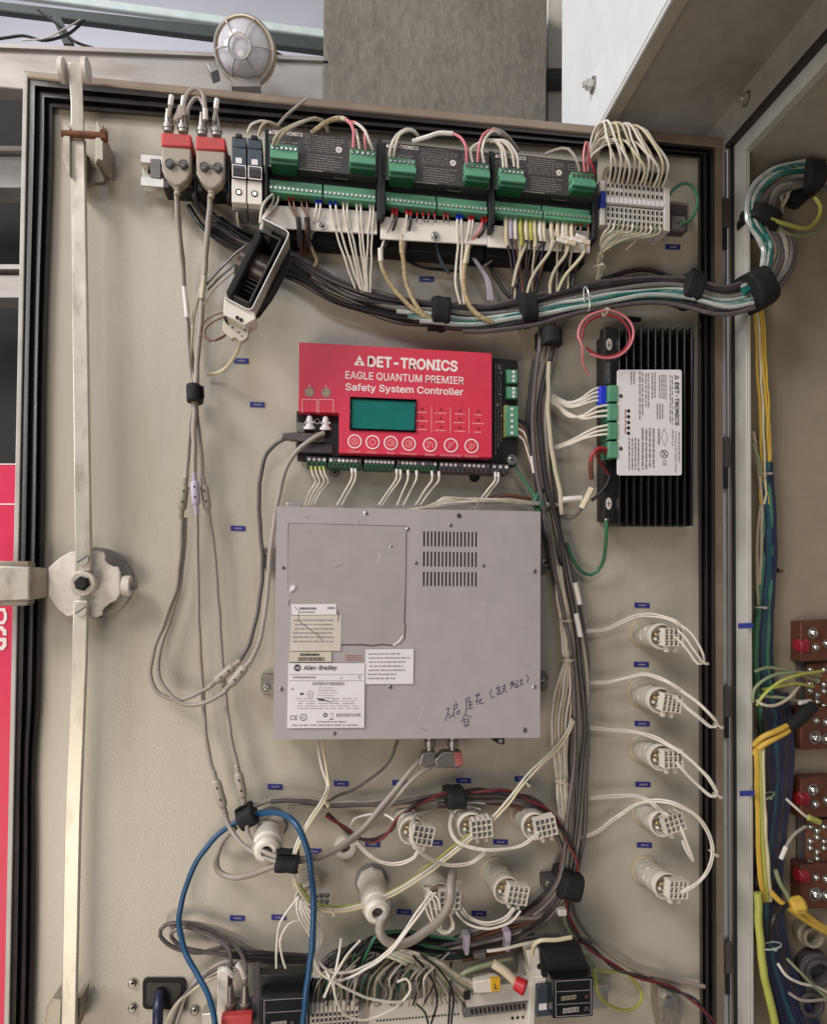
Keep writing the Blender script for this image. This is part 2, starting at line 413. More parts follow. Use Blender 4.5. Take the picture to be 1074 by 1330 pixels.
def strap(label, x, y, ang, half, length, d0, d1, mk='matt_black', tail=0.0):
    """fabric strap round a bundle: ang = direction of the bundle in the picture (degrees), half = half width across it in px"""
    d = (d0 + d1) / 2; c = P(x, y, d); k = mpp(x, y, d)
    a = math.radians(ang); t = (rt * math.cos(a) + dn * math.sin(a)); t.y = 0; t.normalize()
    s = Vector((-t.z, 0, t.x)); L = length * k; hd = (d1 - d0) / 2000
    mb = MB(); rings = []
    for q, sc in ((-0.5, 0.97), (-0.47, 1.0), (-0.2, 1.03), (0.05, 0.98), (0.3, 1.03), (0.47, 1.0), (0.5, 0.97)):
        ring = []
        for j in range(24):
            b = 2 * math.pi * j / 24; cs, sn = math.cos(b), math.sin(b)
            cs = math.copysign(abs(cs) ** 0.7, cs); sn = math.copysign(abs(sn) ** 0.7, sn)
            jit = 1 + 0.03 * math.sin(5 * b + q * 9)
            ring.append(c + t * (L * q + 0.0006 * math.sin(3 * b)) + s * (half * k * cs * sc * jit) + Vector((0, -hd * sn * sc, 0)))
        rings.append(ring)
    mb.loft(rings, mk)
    o = single(mb, 'cable_strap', label, 'cable strap', 'black cable straps')
    if tail:
        m2 = MB(); e = c + s * (half * k * 0.9) + Vector((0, -hd * 0.3, 0))
        w = t * (L * 0.42)
        q = [e - w, e + w, e + w * 0.8 + s * tail * k + Vector((0, -0.004, 0)), e - w * 0.9 + s * tail * k * 0.9 + Vector((0, -0.004, 0))]
        m2.loft([q, [v + Vector((0, -0.0015, 0)) for v in q]], mk); m2.build('strap_tail', parent=o)
    return o
def screw(mb, x, y, d, r, mk='steel', slot=True, h=1.6):
    mb.lathe(P(x, y, d), (0, -1, 0), [(0, r * mpp(x, y, d)), (h * 0.6 / 1000, r * mpp(x, y, d)), (h / 1000, r * 0.7 * mpp(x, y, d))], mk, 12)
    if slot:
        a = R_.uniform(0, 3.1); c, s_ = math.cos(a) * r * 0.75, math.sin(a) * r * 0.75
        mb.stroke([(x - c, y - s_), (x + c, y + s_)], d + h + 0.15, r * 0.3, 'hole')
# ---------------------------------------------------------------- hall behind the door
structure(MB().loft([[Vector((x, 2.6, z)) for x, z in ((-5, -3), (5, -3), (5, 4), (-5, 4))], [Vector((x, 2.65, z)) for x, z in ((-5, -3), (5, -3), (5, 4), (-5, 4))]], 'hall_wall'), 'background_wall')
for i, y0 in enumerate((0, 1)):
    mb = MB()
    if i == 0:
        mb.prism([(-600, -69), (460, 53), (460, 71), (-600, -62)], -516, -500, 'pipe_dark')
        single(mb, 'steel_pipe', 'dark green square pipe running behind the round lamp', 'pipe', bevel=3)
    else:
        mb.prism([(-300, -59), (460, 41), (460, 53), (-300, -49)], -530, -517, 'pipe_lit_top')  # pale strip painted as the lit upper face of the same pipe
        single(mb, 'steel_pipe', 'pale grey pipe lying on top of the dark green pipe', 'pipe', bevel=3)
mb = MB(); mb.prism([(-600, 34), (420, 77), (420, 150), (-600, 60)], -230, -200, 'galvanised')
mb2 = MB(); mb2.prism([(-600, 30), (420, 73), (420, 78), (-600, 36)], -230, -194, 'galvanised')
o = single(mb, 'steel_beam', 'long pinkish grey metal beam just above the top edge of the door', 'beam', bevel=2); mb2.build('lip', parent=o)
structure(MB().prism([(421, -60), (711, -60), (707, 260), (421, 240)], -800, -420, 'concrete'), 'concrete_column')
mb = MB(); mb.rect(712, -60, 735, 260, -800, -560, 'cream')
o = single(mb, 'steel_post', 'narrow cream post between the concrete column and the white hood', 'post')
mb = MB(); mb.rect(711, 88, 737, 102, -560, -520, 'pipe_dark'); mb.build('clamp_band', parent=o)
for pts, c in (([(50, 12, -480), (75, 32, -470), (95, 52, -460), (122, 62, -450)], 'w_black'), ([(-5, 50, -440), (30, 46, -440), (60, 52, -430), (90, 42, -440), (110, 26, -460)], 'w_black'), ([(28, 52, -420), (60, 48, -420), (85, 36, -430), (104, 25, -450)], 'w_white')):
    wire('loose cable hanging below the dark green pipe', pts, 2.0 if c == 'w_black' else 1.0, c, 'loose cables by the pipe', name='loose_cable', cat='cable')
mb = MB(); mb.prism([(66, 18), (78, 20), (96, 56), (82, 56)], -500, -470, 'pipe_dark')
single(mb, 'pipe_stay', 'short dark slanting stay under the green pipe', 'pipe support')
wire('thin black cable looping behind the round lamp', [(350, 62, -180), (370, 74, -220), (400, 80, -260), (425, 80, -300)], 1.8, 'w_black', name='lamp_cable', cat='cable')

# round bulkhead lamp on the beam
LX, LY, LD = 315, 63, -110
t = thing('bulkhead_lamp', 'round caged lamp with clear glass standing on the beam', 'lamp', LX, LY, LD)
c0 = P(LX, LY, LD); k = mpp(LX, LY, LD); ax = Vector((-0.15, -1, -0.55)).normalized()
MB().lathe(c0 - ax * .045, ax, [(0, 34 * k), (.012, 40 * k), (.030, 41 * k), (.036, 39 * k), (.036, 34 * k)], 'brass', 36).build('housing', parent=t, root=t)
MB().lathe(c0 - ax * .02, ax, [(0, 34.5 * k), (.012, 35 * k), (.024, 30 * k), (.034, 20 * k), (.038, 8 * k), (.0385, 0.5 * k)], 'lamp_glass', 36).build('glass', parent=t, root=t)
MB().lathe(c0 - ax * .030, ax, [(0, 33 * k), (.006, 33 * k), (.008, 20 * k), (.012, 8 * k)], 'white_sheet', 36).build('reflector', parent=t, root=t)
u = ax.orthogonal().normalized(); w = ax.cross(u)
for j in range(6):
    a = math.pi / 3 * j + 0.25; dr = u * math.cos(a) + w * math.sin(a)
    MB().tube([c0 - ax * .010 + dr * 38 * k, c0 + ax * .004 + dr * 34 * k, c0 + ax * .016 + dr * 24 * k, c0 + ax * .021 + dr * 14 * k], 1.0 * k, 'zinc', 6).build('cage_rib', parent=t, root=t)
pts = [c0 + ax * .021 + (u * math.cos(a) + w * math.sin(a)) * 14 * k for a in [2 * math.pi * j / 28 for j in range(28)]]
MB().tube(pts, 1.3 * k, 'zinc', 6, loop=True).build('cage_ring', parent=t, root=t)
pts = [c0 - ax * .008 + (u * math.cos(a) + w * math.sin(a)) * 38.5 * k for a in [2 * math.pi * j / 36 for j in range(36)]]
MB().tube(pts, 2.0 * k, 'zinc', 6, loop=True).build('clamp_ring', parent=t, root=t)
MB().prism([(268, 82), (278, 76), (284, 90), (274, 94)], LD - 20, LD + 4, 'dull_steel').build('clip', parent=t, root=t, bevel=1)
MB().prism([(308, 20), (312, 17), (318, 19), (318, 25), (309, 26)], LD - 20, LD + 10, 'zinc').build('clip', parent=t, root=t, bevel=1)
MB().rect(300, 98, 338, 112, LD - 40, LD - 16, 'galvanised').build('foot', parent=t, root=t, bevel=1)

# left of the door
t = thing('dark_panel', 'dark sheet panel seen past the left edge of the door', 'panel', 0, 300, -500)
MB().rect(-300, 92, 70, 640, -540, -480, 'dark_hall').build('sheet', parent=t, root=t)
for y0, y1, lab in ((189, 243, 'upper grey metal rail left of the door'), (343, 386, 'lower grey metal rail left of the door')):
    mb = MB(); mb.rect(-200, y0, 50, y0 + 6, -380, -320, 'galvanised'); mb.rect(-200, y0 + 14, 50, y1, -380, -330, 'galvanised'); mb.rect(-200, y0 + 6, 50, y0 + 14, -380, -345, 'dull_steel')
    single(mb, 'metal_rail', lab, 'rail')
t = thing('red_board', 'pinkish red notice board with white letters, cut off by the left picture edge', 'sign', 0, 900, -60)
MB().rect(-160, 602, 30, 1500, -75, -60, 'panel_red').build('board', parent=t, root=t)
mb = MB(); mb.flat(q4(-160, 654, 26, 655.6), -59.2, 'print_white'); mb.flat(q4(-160, 602, 26, 603.5), -59.2, 'print_white'); mb.build('white_line', parent=t, root=t)
mb = MB()
for pl in ([(-12, 792), (5, 792), (7, 798), (7, 804), (4, 809), (-12, 809)], ):
    mb.stroke(pl, -59, 4, 'print_white')
mb.stroke([(-10, 815), (2, 816), (6, 820), (6, 824)], -59, 5, 'print_white'); mb.stroke([(-10, 843), (3, 842), (6, 838), (6, 831), (-1, 831)], -59, 5, 'print_white')
mb.build('lettering', parent=t, root=t)

# ---------------------------------------------------------------- cabinet at the right (opening nearly square to the door)
CA = math.radians(3.6); CO = P(950, 700, -2)
EO = Vector((-math.sin(CA), -math.cos(CA), 0)); EI = Vector((math.cos(CA), -math.sin(CA), 0))
def CP(u, w, z):           # u into the cabinet, w towards the camera, z height (world)
    q = CO + EI * u + EO * w; return Vector((q.x, q.y, z))
def cbox(mb, u0, u1, w0, w1, z0, z1, mk):
    vs = [CP(u, w, z) for u in (u0, u1) for w in (w0, w1) for z in (z0, z1)]
    return mb.add(vs, [(0, 1, 3, 2), (4, 6, 7, 5), (0, 4, 5, 1), (2, 3, 7, 6), (0, 2, 6, 4), (1, 5, 7, 3)], mk)
def ray_z(px, py, z):
    q = P(px, py, 0); c = Vector((0, -CD, 0)); dr = q - c; return c + dr * (z / dr.z)
def ray_cab(px, py, u=0.0):
    c = Vector((0, -CD, 0)); dr = P(px, py, 0) - c
    return c + dr * ((CO + EI * u - c).dot(EI) / dr.dot(EI))
ZI = P(975, 192, 42).z; ZO = P(942, 183, 4).z; ZB = -0.9
cab = thing('steel_cabinet', 'open beige steel cabinet at the right with a projecting hood above', 'cabinet', 950, 700, -2)
mb = MB(); cbox(mb, 0, .0022, 0, .040, ZB, ZI, 'frame_paint'); cbox(mb, .0022, .007, .0375, .040, ZB, ZI, 'frame_paint')
mb.build('front_flange', parent=cab, root=cab, bevel=1.2)
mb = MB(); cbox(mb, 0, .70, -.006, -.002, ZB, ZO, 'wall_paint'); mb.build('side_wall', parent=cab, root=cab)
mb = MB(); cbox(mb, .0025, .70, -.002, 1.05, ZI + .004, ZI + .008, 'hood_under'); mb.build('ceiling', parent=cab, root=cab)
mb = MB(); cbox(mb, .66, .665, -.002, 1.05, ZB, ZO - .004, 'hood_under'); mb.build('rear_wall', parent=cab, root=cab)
mb = MB(); cbox(mb, 0, .0022, 0, 1.05, ZI, ZO - .004, 'frame_paint'); cbox(mb, .0022, .012, 0, 1.05, ZI, ZI + .0025, 'frame_paint'); mb.build('top_flange', parent=cab, root=cab, bevel=1.0)
mb = MB(); cbox(mb, -.010, .0, .004, 1.05, ZO - .010, ZO - .003, 'rubber'); mb.build('top_gasket', parent=cab, root=cab, bevel=1.0)
mb = MB(); cbox(mb, -.013, -.0035, -.009, -.004, ZB, ZO - .01, 'white_sheet'); cbox(mb, -.0065, -.0045, -.0035, -.001, ZB, ZO - .01, 'dull_steel'); mb.build('gap_light_strip', parent=cab, root=cab, bevel=.6)  # white strip stands for light through the door gap; thin steel bar beside it
mb = MB(); cbox(mb, -.005, -.0005, .0085, .012, ZB, ZO - .01, 'matt_black'); mb.build('jamb_gasket', parent=cab, root=cab, bevel=.6)
for py in (278, 588, 911, 1243):
    z = P(941, py, 0).z
    mb = MB(); cbox(mb, -.016, -.0062, -.002, .008, z - .022, z + .022, 'dark_grey'); h = mb.build('hinge', parent=cab, root=cab, bevel=1)
    mb = MB(); mb.lathe(CP(-.010, .003, z - .052), (0, 0, 1), [(0, .0032), (.03, .0032)], 'matt_black', 10); mb.build('hinge_pin', parent=h, root=cab)
    mb = MB()
    for dz in (-.012, .010):
        mb.lathe(CP(-.024, .003, z + dz), EO, [(0, .0075), (.006, .007), (.008, .004)], 'dark_grey', 10)
    mb.build('hinge_screws', parent=h, root=cab)
# hood
mb = MB(); cbox(mb, -.0015, .0005, -.3, 1.05, ZO - .003, ZO + .06, 'frame_paint'); mb.build('head_panel', parent=cab, root=cab)
A = ray_z(784, 152, ZO); B = ray_z(868, 0, ZO); e = (B - A).normalized(); A2 = A - e * .3; B2 = A + e * .62
IA = CP(0, -.3, ZO + .055); IB = CP(0, 1.0, ZO + .055)
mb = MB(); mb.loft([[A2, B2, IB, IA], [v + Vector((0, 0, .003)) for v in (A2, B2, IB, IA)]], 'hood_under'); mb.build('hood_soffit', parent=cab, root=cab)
# the white front of the hood, ending where the photograph shows its edge
lo, hi = 0.0, 1.2
def hood_px(s):
    q = A - e * s - Vector((0, -CD, 0)); return CX + F * q.dot(rt) / q.dot(fw)
for _ in range(40):
    m = (lo + hi) / 2
    if hood_px(m) > 729: lo = m
    else: hi = m
A3 = A - e * lo
hx = Vector((e.y, -e.x, 0)); hx = hx if hx.x < 0 else -hx
up = Vector((0, 0, .75))
mb = MB(); q = [A3, B2, B2 + up, A3 + up]; mb.loft([[v + Vector((0, 0, -.004)) if i < 2 else v for i, v in enumerate(q)], [(v + Vector((0, 0, -.004)) if i < 2 else v) - hx * .004 for i, v in enumerate(q)]], 'white_sheet'); mb.build('hood_front', parent=cab, root=cab, bevel=1.5)
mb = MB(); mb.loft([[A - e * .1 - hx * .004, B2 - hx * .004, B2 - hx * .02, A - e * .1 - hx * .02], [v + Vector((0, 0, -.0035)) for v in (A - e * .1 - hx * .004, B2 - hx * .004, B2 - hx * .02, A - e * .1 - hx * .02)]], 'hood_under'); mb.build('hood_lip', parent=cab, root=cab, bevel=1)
for (px, py) in ((771, 110),):
    c = Vector((0, -CD, 0)); dr = P(px, py, 0) - c; pt = c + dr * ((A - c).dot(hx) / dr.dot(hx))
    mb = MB(); mb.lathe(pt, hx, [(0, .0115), (.0025, .0115)], 'dull_steel', 18); mb.lathe(pt + hx * .0025, hx, [(0, .008), (.008, .008)], 'zinc', 6); mb.lathe(pt + hx * .0105, hx, [(0, .0045), (.005, .0045)], 'zinc', 10); mb.build('bolt', parent=cab, root=cab)
pt = ray_cab(971, 128); mb = MB(); mb.lathe(Vector(pt), -EI, [(0, .0105), (.002, .0105)], 'dull_steel', 18); mb.lathe(pt - EI * .002, -EI, [(0, .0078), (.008, .0078)], 'zinc', 6); mb.lathe(pt - EI * .010, -EI, [(0, .0045), (.005, .0045)], 'zinc', 10); mb.build('bolt', parent=cab, root=cab)
# screw holes in the cabinet side wall
for (x, y) in ((1012, 741), (1064, 741), (1042, 742)):
    if x == 1042: continue
    mb = MB(); mb.cyl(x, y, -3, .6, 3.6, 'hole', 12); mb.prism([(x, y - 1), (x + 6, y), (x + 5, y + 3), (x, y + 2)], -1, 1.5, 'rust'); mb.build('screw_hole', parent=cab, root=cab)

# ---------------------------------------------------------------- cabinet door
door = thing('cabinet_door', 'open beige cabinet door with a black rubber gasket round its inner face', 'cabinet door', 480, 700, 0)
MB().prism([(55, 120), (925, 193), (927, 1480), (20, 1480)], -4, 0, 'door_paint').build('door_panel', parent=door, root=door)
def frame_sweep(outer, inner, prof, mk, wob=None):
    """closed moulding along the four sides between two quads"""
    mb = MB(); path = []
    for i in range(4):
        n = 24
        for j in range(n):
            t = j / n; a, b = outer[i], outer[(i + 1) % 4]; c, e_ = inner[i], inner[(i + 1) % 4]
            path.append(((lerp(a[0], b[0], t), lerp(a[1], b[1], t)), (lerp(c[0], e_[0], t), lerp(c[1], e_[1], t)), i, t))
    rings = []
    for (o_, i_, sd, t) in path:
        wv = wob(sd, t) if wob else 0
        rings.append([P(lerp(o_[0], i_[0], s) + wv * s, lerp(o_[1], i_[1], s), d) for s, d in prof])
    return mb.loft(rings, mk, closed=False, cap=False, loop=True)
GO = [(36, 99), (929, 190), (932, 1480), (9, 1480)]; GI = [(70, 141), (906, 206), (909, 1470), (38, 1470)]
def gw(sd, t):
    if sd != 3: return 0
    y = 1480 - t * 1380
    return 1.5 * math.sin(y / 90.0) + (5 * math.exp(-((y - 880) / 26.0) ** 2)) - 2 * math.exp(-((y - 1010) / 60.0) ** 2)
frame_sweep(GO, GI, [(0, 0.5), (.02, 9), (.12, 12), (.27, 13), (.34, 8), (.37, 3), (.42, 3), (.46, 9), (.52, 14), (.62, 15), (.68, 12), (.72, 6), (.76, 8), (.84, 11), (.93, 10), (.98, 6), (1.0, 0.3)], 'rubber', gw).build('gasket', parent=door, root=door)
def bar(pix, d0, d1, mk): return MB().prism(pix, d0, d1, mk)
bar([(30, 90), (36, 96), (9, 1480), (2, 1480)], 2, 13, 'frame_paint').build('left_edge', parent=door, root=door, bevel=1)
bar([(30, 90), (940, 178), (938, 191), (36, 101)], 3, 13, 'rim_metal').build('top_edge', parent=door, root=door, bevel=2.5)
bar([(927, 188), (938, 189), (941, 1480), (930, 1480)], 0, 10, 'rim_metal').build('right_edge', parent=door, root=door, bevel=1)
# cable entry plate at the bottom left
t = thing('socket_cover', 'black rounded socket cover low on the left of the door', 'socket', 212, 1292, 0)
def rrect(x0, y0, x1, y1, r, n=5, sl=0.0):
    out = []
    for (cx, cy, a0) in ((x1 - r, y0 + r, -90), (x1 - r, y1 - r, 0), (x0 + r, y1 - r, 90), (x0 + r, y0 + r, 180)):
        for j in range(n + 1):
            a = math.radians(a0 + 90 * j / n); xx = cx + r * math.cos(a); out.append((xx, cy + r * math.sin(a) + sl * (xx - x0)))
    return out
MB().prism(rrect(185, 1272, 241, 1312, 6), 0, 4, 'matt_black').build('frame', parent=t, root=t, bevel=.8)
MB().prism(rrect(190, 1277, 236, 1307, 4), 4, 5, 'black').build('insert', parent=t, root=t, bevel=.4)
for (x, y, lab) in ((172, 1278, 'steel screw head upper left of the black socket cover'), (172, 1310, 'steel screw head lower left of the black socket cover'), (253, 1313, 'steel screw head right of the black socket cover')):
    mb = MB(); mb.cyl(x, y, 0, 1, 7.5, 'dull_steel', 16); screw(mb, x, y, 1, 5.5, 'dull_steel', False, 4); mb.cyl(x, y, 4.5, 5.1, 2.2, 'hole', 6)
    single(mb, 'panel_screw', lab, 'screw')

# ---------------------------------------------------------------- locking rods
lk = thing('door_lock', 'rod lock of the door: long pale rods, cam plate and handle bar', 'door lock', 107, 760, 0)
MB().prism([(91, 178), (109.5, 178), (118, 722), (117, 742), (97, 742), (97, 722)], 36, 44, 'rod_paint').build('upper_rod', parent=lk, root=lk, bevel=1.2)
MB().prism([(95, 780), (113.5, 780), (112, 860), (104, 1060), (98, 1345), (79, 1345), (84, 1060), (93, 860)], 36, 44, 'rod_paint').build('lower_rod', parent=lk, root=lk, bevel=1.2)
rt_ = MB(); a = [(88.5, 80), (106.5, 80), (108, 134), (110, 180), (92, 180), (92, 134)]
rt_.loft([[P(x, y, d) for (x, y), d in zip(a, (62, 62, 54, 44.5, 44.5, 54))], [P(x, y, d - 6) for (x, y), d in zip(a, (62, 62, 54, 44.5, 44.5, 54))]], 'rod_paint'); rt_.build('rod_tip', parent=lk, root=lk, bevel=1)
for x0, x1 in ((76.5, 86.5), (106.5, 117)):
    p = P((x0 + x1) / 2, 91, 56); k = mpp(x0, 91, 56)
    MB().lathe(p - Vector(((x1 - x0) / 2 * k * .8, 0, 0)), (1, 0, 0), [(0, 13 * k), (.001, 16 * k), ((x1 - x0) * k * .8 - .001, 16 * k), ((x1 - x0) * k * .8, 13 * k)], 'white_nylon', 24).build('roller', parent=lk, root=lk)
MB().prism([(92, 150), (109, 150), (110, 172), (92, 172)], 44.5, 45.5, 'rust').build('rusty_joint', parent=lk, root=lk, bevel=.5)
br = MB(); br.prism([(82, 160), (85, 158), (91, 165), (91, 228), (87, 222), (82, 205)], 4, 50, 'bracket_metal'); br.prism([(124, 158), (127, 156), (134, 172), (134, 208), (127, 206), (124, 212)], 4, 50, 'bracket_metal'); br.prism([(84, 158), (134, 160), (136, 236), (116, 237), (116, 205), (110, 200), (96, 200), (90, 228), (84, 215)], 2, 5, 'bracket_metal')
br.build('rod_bracket', parent=lk, root=lk, bevel=.8)
p0 = P(80, 173, 48); p1 = P(136, 176, 48); MB().tube([p0, p1], .0042, 'rust', 12).build('bracket_pin', parent=lk, root=lk)
MB().lathe(P(132, 176, 48), (1, 0, 0), [(0, .008), (.006, .007)], 'rust', 6).build('pin_head', parent=lk, root=lk)
MB().cyl(124, 757, 0, 6, 49, 'dull_steel', 40).build('backing_disc', parent=lk, root=lk)
cp = [(62.6, 737.6), (76.7, 725), (92, 716), (120, 717), (128, 715), (134, 717), (137, 722), (136, 728), (141, 733), (147, 736), (153, 736), (156, 743), (156, 772), (151, 780), (142, 784), (136, 789), (133, 793), (133, 799), (123, 803), (118, 800), (94.5, 800), (87, 801.5), (74, 791), (62.6, 773)]
MB().prism(cp, 26, 31, 'white_nylon').build('cam_plate', parent=lk, root=lk, bevel=1.5)
mb = MB(); mb.cyl(107, 758, 31, 46, 17, 'rod_paint', 32); mb.build('spindle_bush', parent=lk, root=lk, bevel=.8)
mb = MB(); mb.lathe(P(107, 758, 46), (0, -1, 0), [(0, 10.5 * mpp(107, 758, 46)), (.004, 10 * mpp(107, 758, 46)), (.006, 7 * mpp(107, 758, 46))], 'matt_black', 6); mb.build('spindle_nut', parent=lk, root=lk)
for x, y in ((106.5, 726.5), (104, 793)):
    mb = MB(); mb.cyl(x, y, 44, 48, 8.2, 'zinc', 20); mb.stroke([(x - 6, y + 4), (x + 6, y - 4)], 48.2, 1.6, 'dark_grey'); mb.build('slotted_screw', parent=lk, root=lk)
p = P(160, 761, 24); k = mpp(160, 761, 24); MB().lathe(p, (1, 0, 0), [(0, 13 * k), (.001, 14 * k), (.0085, 14 * k), (.0095, 13 * k)], 'white_nylon', 24).build('side_roller', parent=lk, root=lk)
MB().lathe(p + Vector((.0095, 0, 0)), (1, 0, 0), [(0, .006), (.004, .005), (.007, .002)], 'dull_steel', 10).build('roller_pin', parent=lk, root=lk)
MB().prism([(150, 745), (160, 750), (160, 771), (150, 776)], 14, 26, 'white_nylon').build('roller_arm', parent=lk, root=lk, bevel=1)
MB().prism([(-60, 733), (38, 736), (38, 780), (-60, 783)], 42, 56, 'rod_paint').build('handle_bar', parent=lk, root=lk, bevel=2)
hb = MB(); q0 = [P(38, 736, 56), P(38, 780, 56), P(62, 776, 30), P(62, 738, 30)]; hb.loft([q0, [v + Vector((-.004, .012, 0)) for v in q0]], 'bracket_metal'); hb.build('handle_root', parent=lk, root=lk, bevel=1)
hb = MB(); hb.prism([(-60, 728), (36, 729), (38, 736), (-60, 735)], 30, 50, 'bracket_metal'); hb.prism([(-60, 781), (38, 780), (34, 787), (-60, 788)], 30, 50, 'bracket_metal'); hb.build('handle_guide', parent=lk, root=lk, bevel=1)
br = MB(); br.prism([(60, 1310), (68, 1298), (80, 1298), (78, 1345), (58, 1345)], 4, 30, 'bracket_metal'); br.prism([(98, 1298), (106, 1296), (104, 1320), (98, 1345), (96, 1345)], 4, 34, 'bracket_metal'); br.build('lower_bracket', parent=lk, root=lk, bevel=1)
# ---------------------------------------------------------------- upper mounting rail
rl = thing('mounting_rail', 'long steel mounting rail across the top of the door carrying the modules', 'mounting rail', 540, 250, 0)
mb = MB()
mb.prism([(183, 200), (895, 263), (895, 273), (183, 210)], 26, 29, 'zinc'); mb.prism([(183, 230), (895, 288), (895, 299), (183, 240)], 26, 29, 'zinc')
mb.prism([(183, 209), (895, 272), (895, 274), (183, 211)], 10, 26, 'zinc'); mb.prism([(183, 229), (895, 287), (895, 289), (183, 231)], 10, 26, 'zinc')
mb.prism([(185, 209), (895, 272), (895, 290), (185, 231)], 8, 11, 'zinc'); mb.build('rail_profile', parent=rl, root=rl)
MB().prism(rrect(192, 218, 212, 226, 4), 11.2, 11.6, 'hole').build('rail_slot', parent=rl, root=rl)

# ---------------------------------------------------------------- two tap boxes with red caps
TG = 'beige tap boxes with red caps on the rail'
tp = thing('tap_box', 'left beige tap box with a red cap on the upper rail', 'tap box', 229, 215, 0, TG)
mb = MB(); mb.prism([(212, 226), (252, 229), (252, 247), (212, 244)], 20, 48, 'matt_black')
for i in range(4): mb.prism(q4(213 + i * 10, 234, 220 + i * 10, 243, .08), 48, 50, 'dark_grey')
mb.build('mount', parent=tp, root=tp, bevel=.8)
MB().prism([(210, 189), (248, 191.5), (248, 222), (243, 233), (234, 240), (226, 240), (217, 231), (210, 220)], 54, 70, 'beige').build('body', parent=tp, root=tp, bevel=2)
MB().prism([(209, 171), (248.5, 174), (248.5, 191), (209, 188.5)], 28, 72, 'cap_red').build('red_cap', parent=tp, root=tp, bevel=2)
for x, y in ((220, 211), (238, 212)):
    mb = MB(); mb.cyl(x, y, 70, 74, 6, 'dark_grey', 18); mb.cyl(x, y, 74, 75, 3.4, 'mid_grey', 14); mb.stroke([(x - 3, y - 2), (x + 3, y + 2)], 75.2, 1, 'hole'); mb.build('thumb_screw', parent=tp, root=tp)
mb = MB(); mb.prism([(220, 208), (238, 210), (238, 214), (220, 213)], 70, 71.5, 'mid_grey'); mb.build('screw_bridge', parent=tp, root=tp, bevel=.4)
upv = Vector((-.03, -.12, 1)).normalized()
for x, y in ((219, 171), (238, 172)):
    p = P(x, y, 52); k = mpp(x, y, 52)
    mb = MB(); mb.lathe(p, upv, [(0, 6.5 * k), (4 * k, 6.5 * k), (4.2 * k, 7.5 * k), (9 * k, 7.5 * k), (10 * k, 6 * k), (17 * k, 5 * k), (26 * k, 3.2 * k), (29 * k, 3 * k)], 'dull_steel', 16)
    mb.build('coax_plug', parent=tp, root=tp)
mb = MB(); p = P(230.5, 241, 64); k = mpp(231, 240, 64)
dv = Vector((0, -.02, -1)); mb.lathe(p + Vector((0, 0, 2 * k)), dv, [(0, 7 * k), (3 * k, 5 * k), (4 * k, 4 * k), (6 * k, 5 * k), (7 * k, 4 * k), (9 * k, 4.8 * k), (10 * k, 3.6 * k), (14 * k, 4 * k), (15 * k, 3.2 * k)], 'beige', 14); mb.build('cable_boot', parent=tp, root=tp)
t2 = copy_tree(tp, off=P(272.5, 217, 50) - P(229, 213, 50)); t2['label'] = 'right beige tap box with a red cap, next to the fuse holders'
MB().prism([(195, 205), (209, 206), (209, 232), (195, 230)], 11, 30, 'mid_grey').build('end_clamp', parent=rl, root=rl, bevel=1)
for x in (249, 293): MB().prism(q4(x, 200, x + 6, 255, .1), 20, 44, 'dark_grey').build('end_clamp', parent=rl, root=rl, bevel=1)

# ---------------------------------------------------------------- fuse holders
fh = thing('fuse_holder', 'left narrow fuse holder with dark lever and white tag on the rail', 'fuse holder', 311, 220, 0, 'fuse holders on the rail')
MB().prism(q4(301, 231, 320, 262, .1), 26, 72, 'cream').build('body', parent=fh, root=fh, bevel=1)
MB().prism(q4(302, 262, 320, 272, .1), 26, 60, 'mid_grey').build('foot', parent=fh, root=fh, bevel=1)
mb = MB(); mb.prism(q4(301, 176, 320, 190, .1), 26, 60, 'slate'); mb.prism(q4(301, 190, 320, 229, .1), 26, 76, 'slate'); mb.prism([(306, 172), (314, 173), (315, 178), (305, 177)], 40, 62, 'black'); mb.build('lever', parent=fh, root=fh, bevel=1)
MB().prism(q4(306, 204, 314, 211, .1), 76, 76.8, 'paper').build('white_tag', parent=fh, root=fh)
MB().prism(q4(303, 217, 318.5, 227, .1), 76, 77, 'black').build('grip', parent=fh, root=fh, bevel=.4)
mb = MB(); mb.stroke([(302, 213), (319, 215)], 76.4, 1, 'print_white'); mb.stroke([(302, 213), (302, 229)], 76.4, 1, 'print_white'); mb.stroke([(319, 215), (319, 231)], 76.4, 1, 'print_white'); mb.stroke([(302, 229), (319, 231)], 76.4, 1.2, 'print_white'); mb.build('outline', parent=fh, root=fh)
mb = MB(); mb.cyl(310, 249, 70, 72.6, 4.4, 'hole', 14); mb.cyl(310, 249, 72, 73, 2.6, 'steel', 10); mb.build('screw', parent=fh, root=fh)
f2 = copy_tree(fh, off=P(331, 221, 70) - P(310.5, 219, 70)); f2['label'] = 'right narrow fuse holder with dark lever, touching the first black module'

# ---------------------------------------------------------------- three input modules
MG = 'black input modules with green terminals'
md = thing('input_module', 'left black input module with blue and brown ferrules under its green terminals', 'input module', 418, 230, 0, MG)
def mq(x0, y0, x1, y1, s=.105): return q4(x0, y0, x1, y1, s)
mb = MB(); mb.prism(mq(346, 165, 490, 215), 24, 72, 'label_black'); mb.prism(mq(345, 213, 490, 232), 24, 58, 'matt_black'); mb.prism(mq(345, 230, 490, 258, .09), 24, 50, 'black'); mb.prism(mq(348, 256, 488, 308, .085), 4, 36, 'matt_black'); mb.build('housing', parent=md, root=md, bevel=1)
MB().prism(mq(490, 178, 497, 284, .1), 24, 66, 'black').build('side_frame', parent=md, root=md, bevel=.8)
MB().prism(mq(344, 166, 347.5, 262, .1), 20, 74, 'matt_black').build('side_frame', parent=md, root=md, bevel=.6)
mb = MB(); face = mq(346, 165, 490, 215)
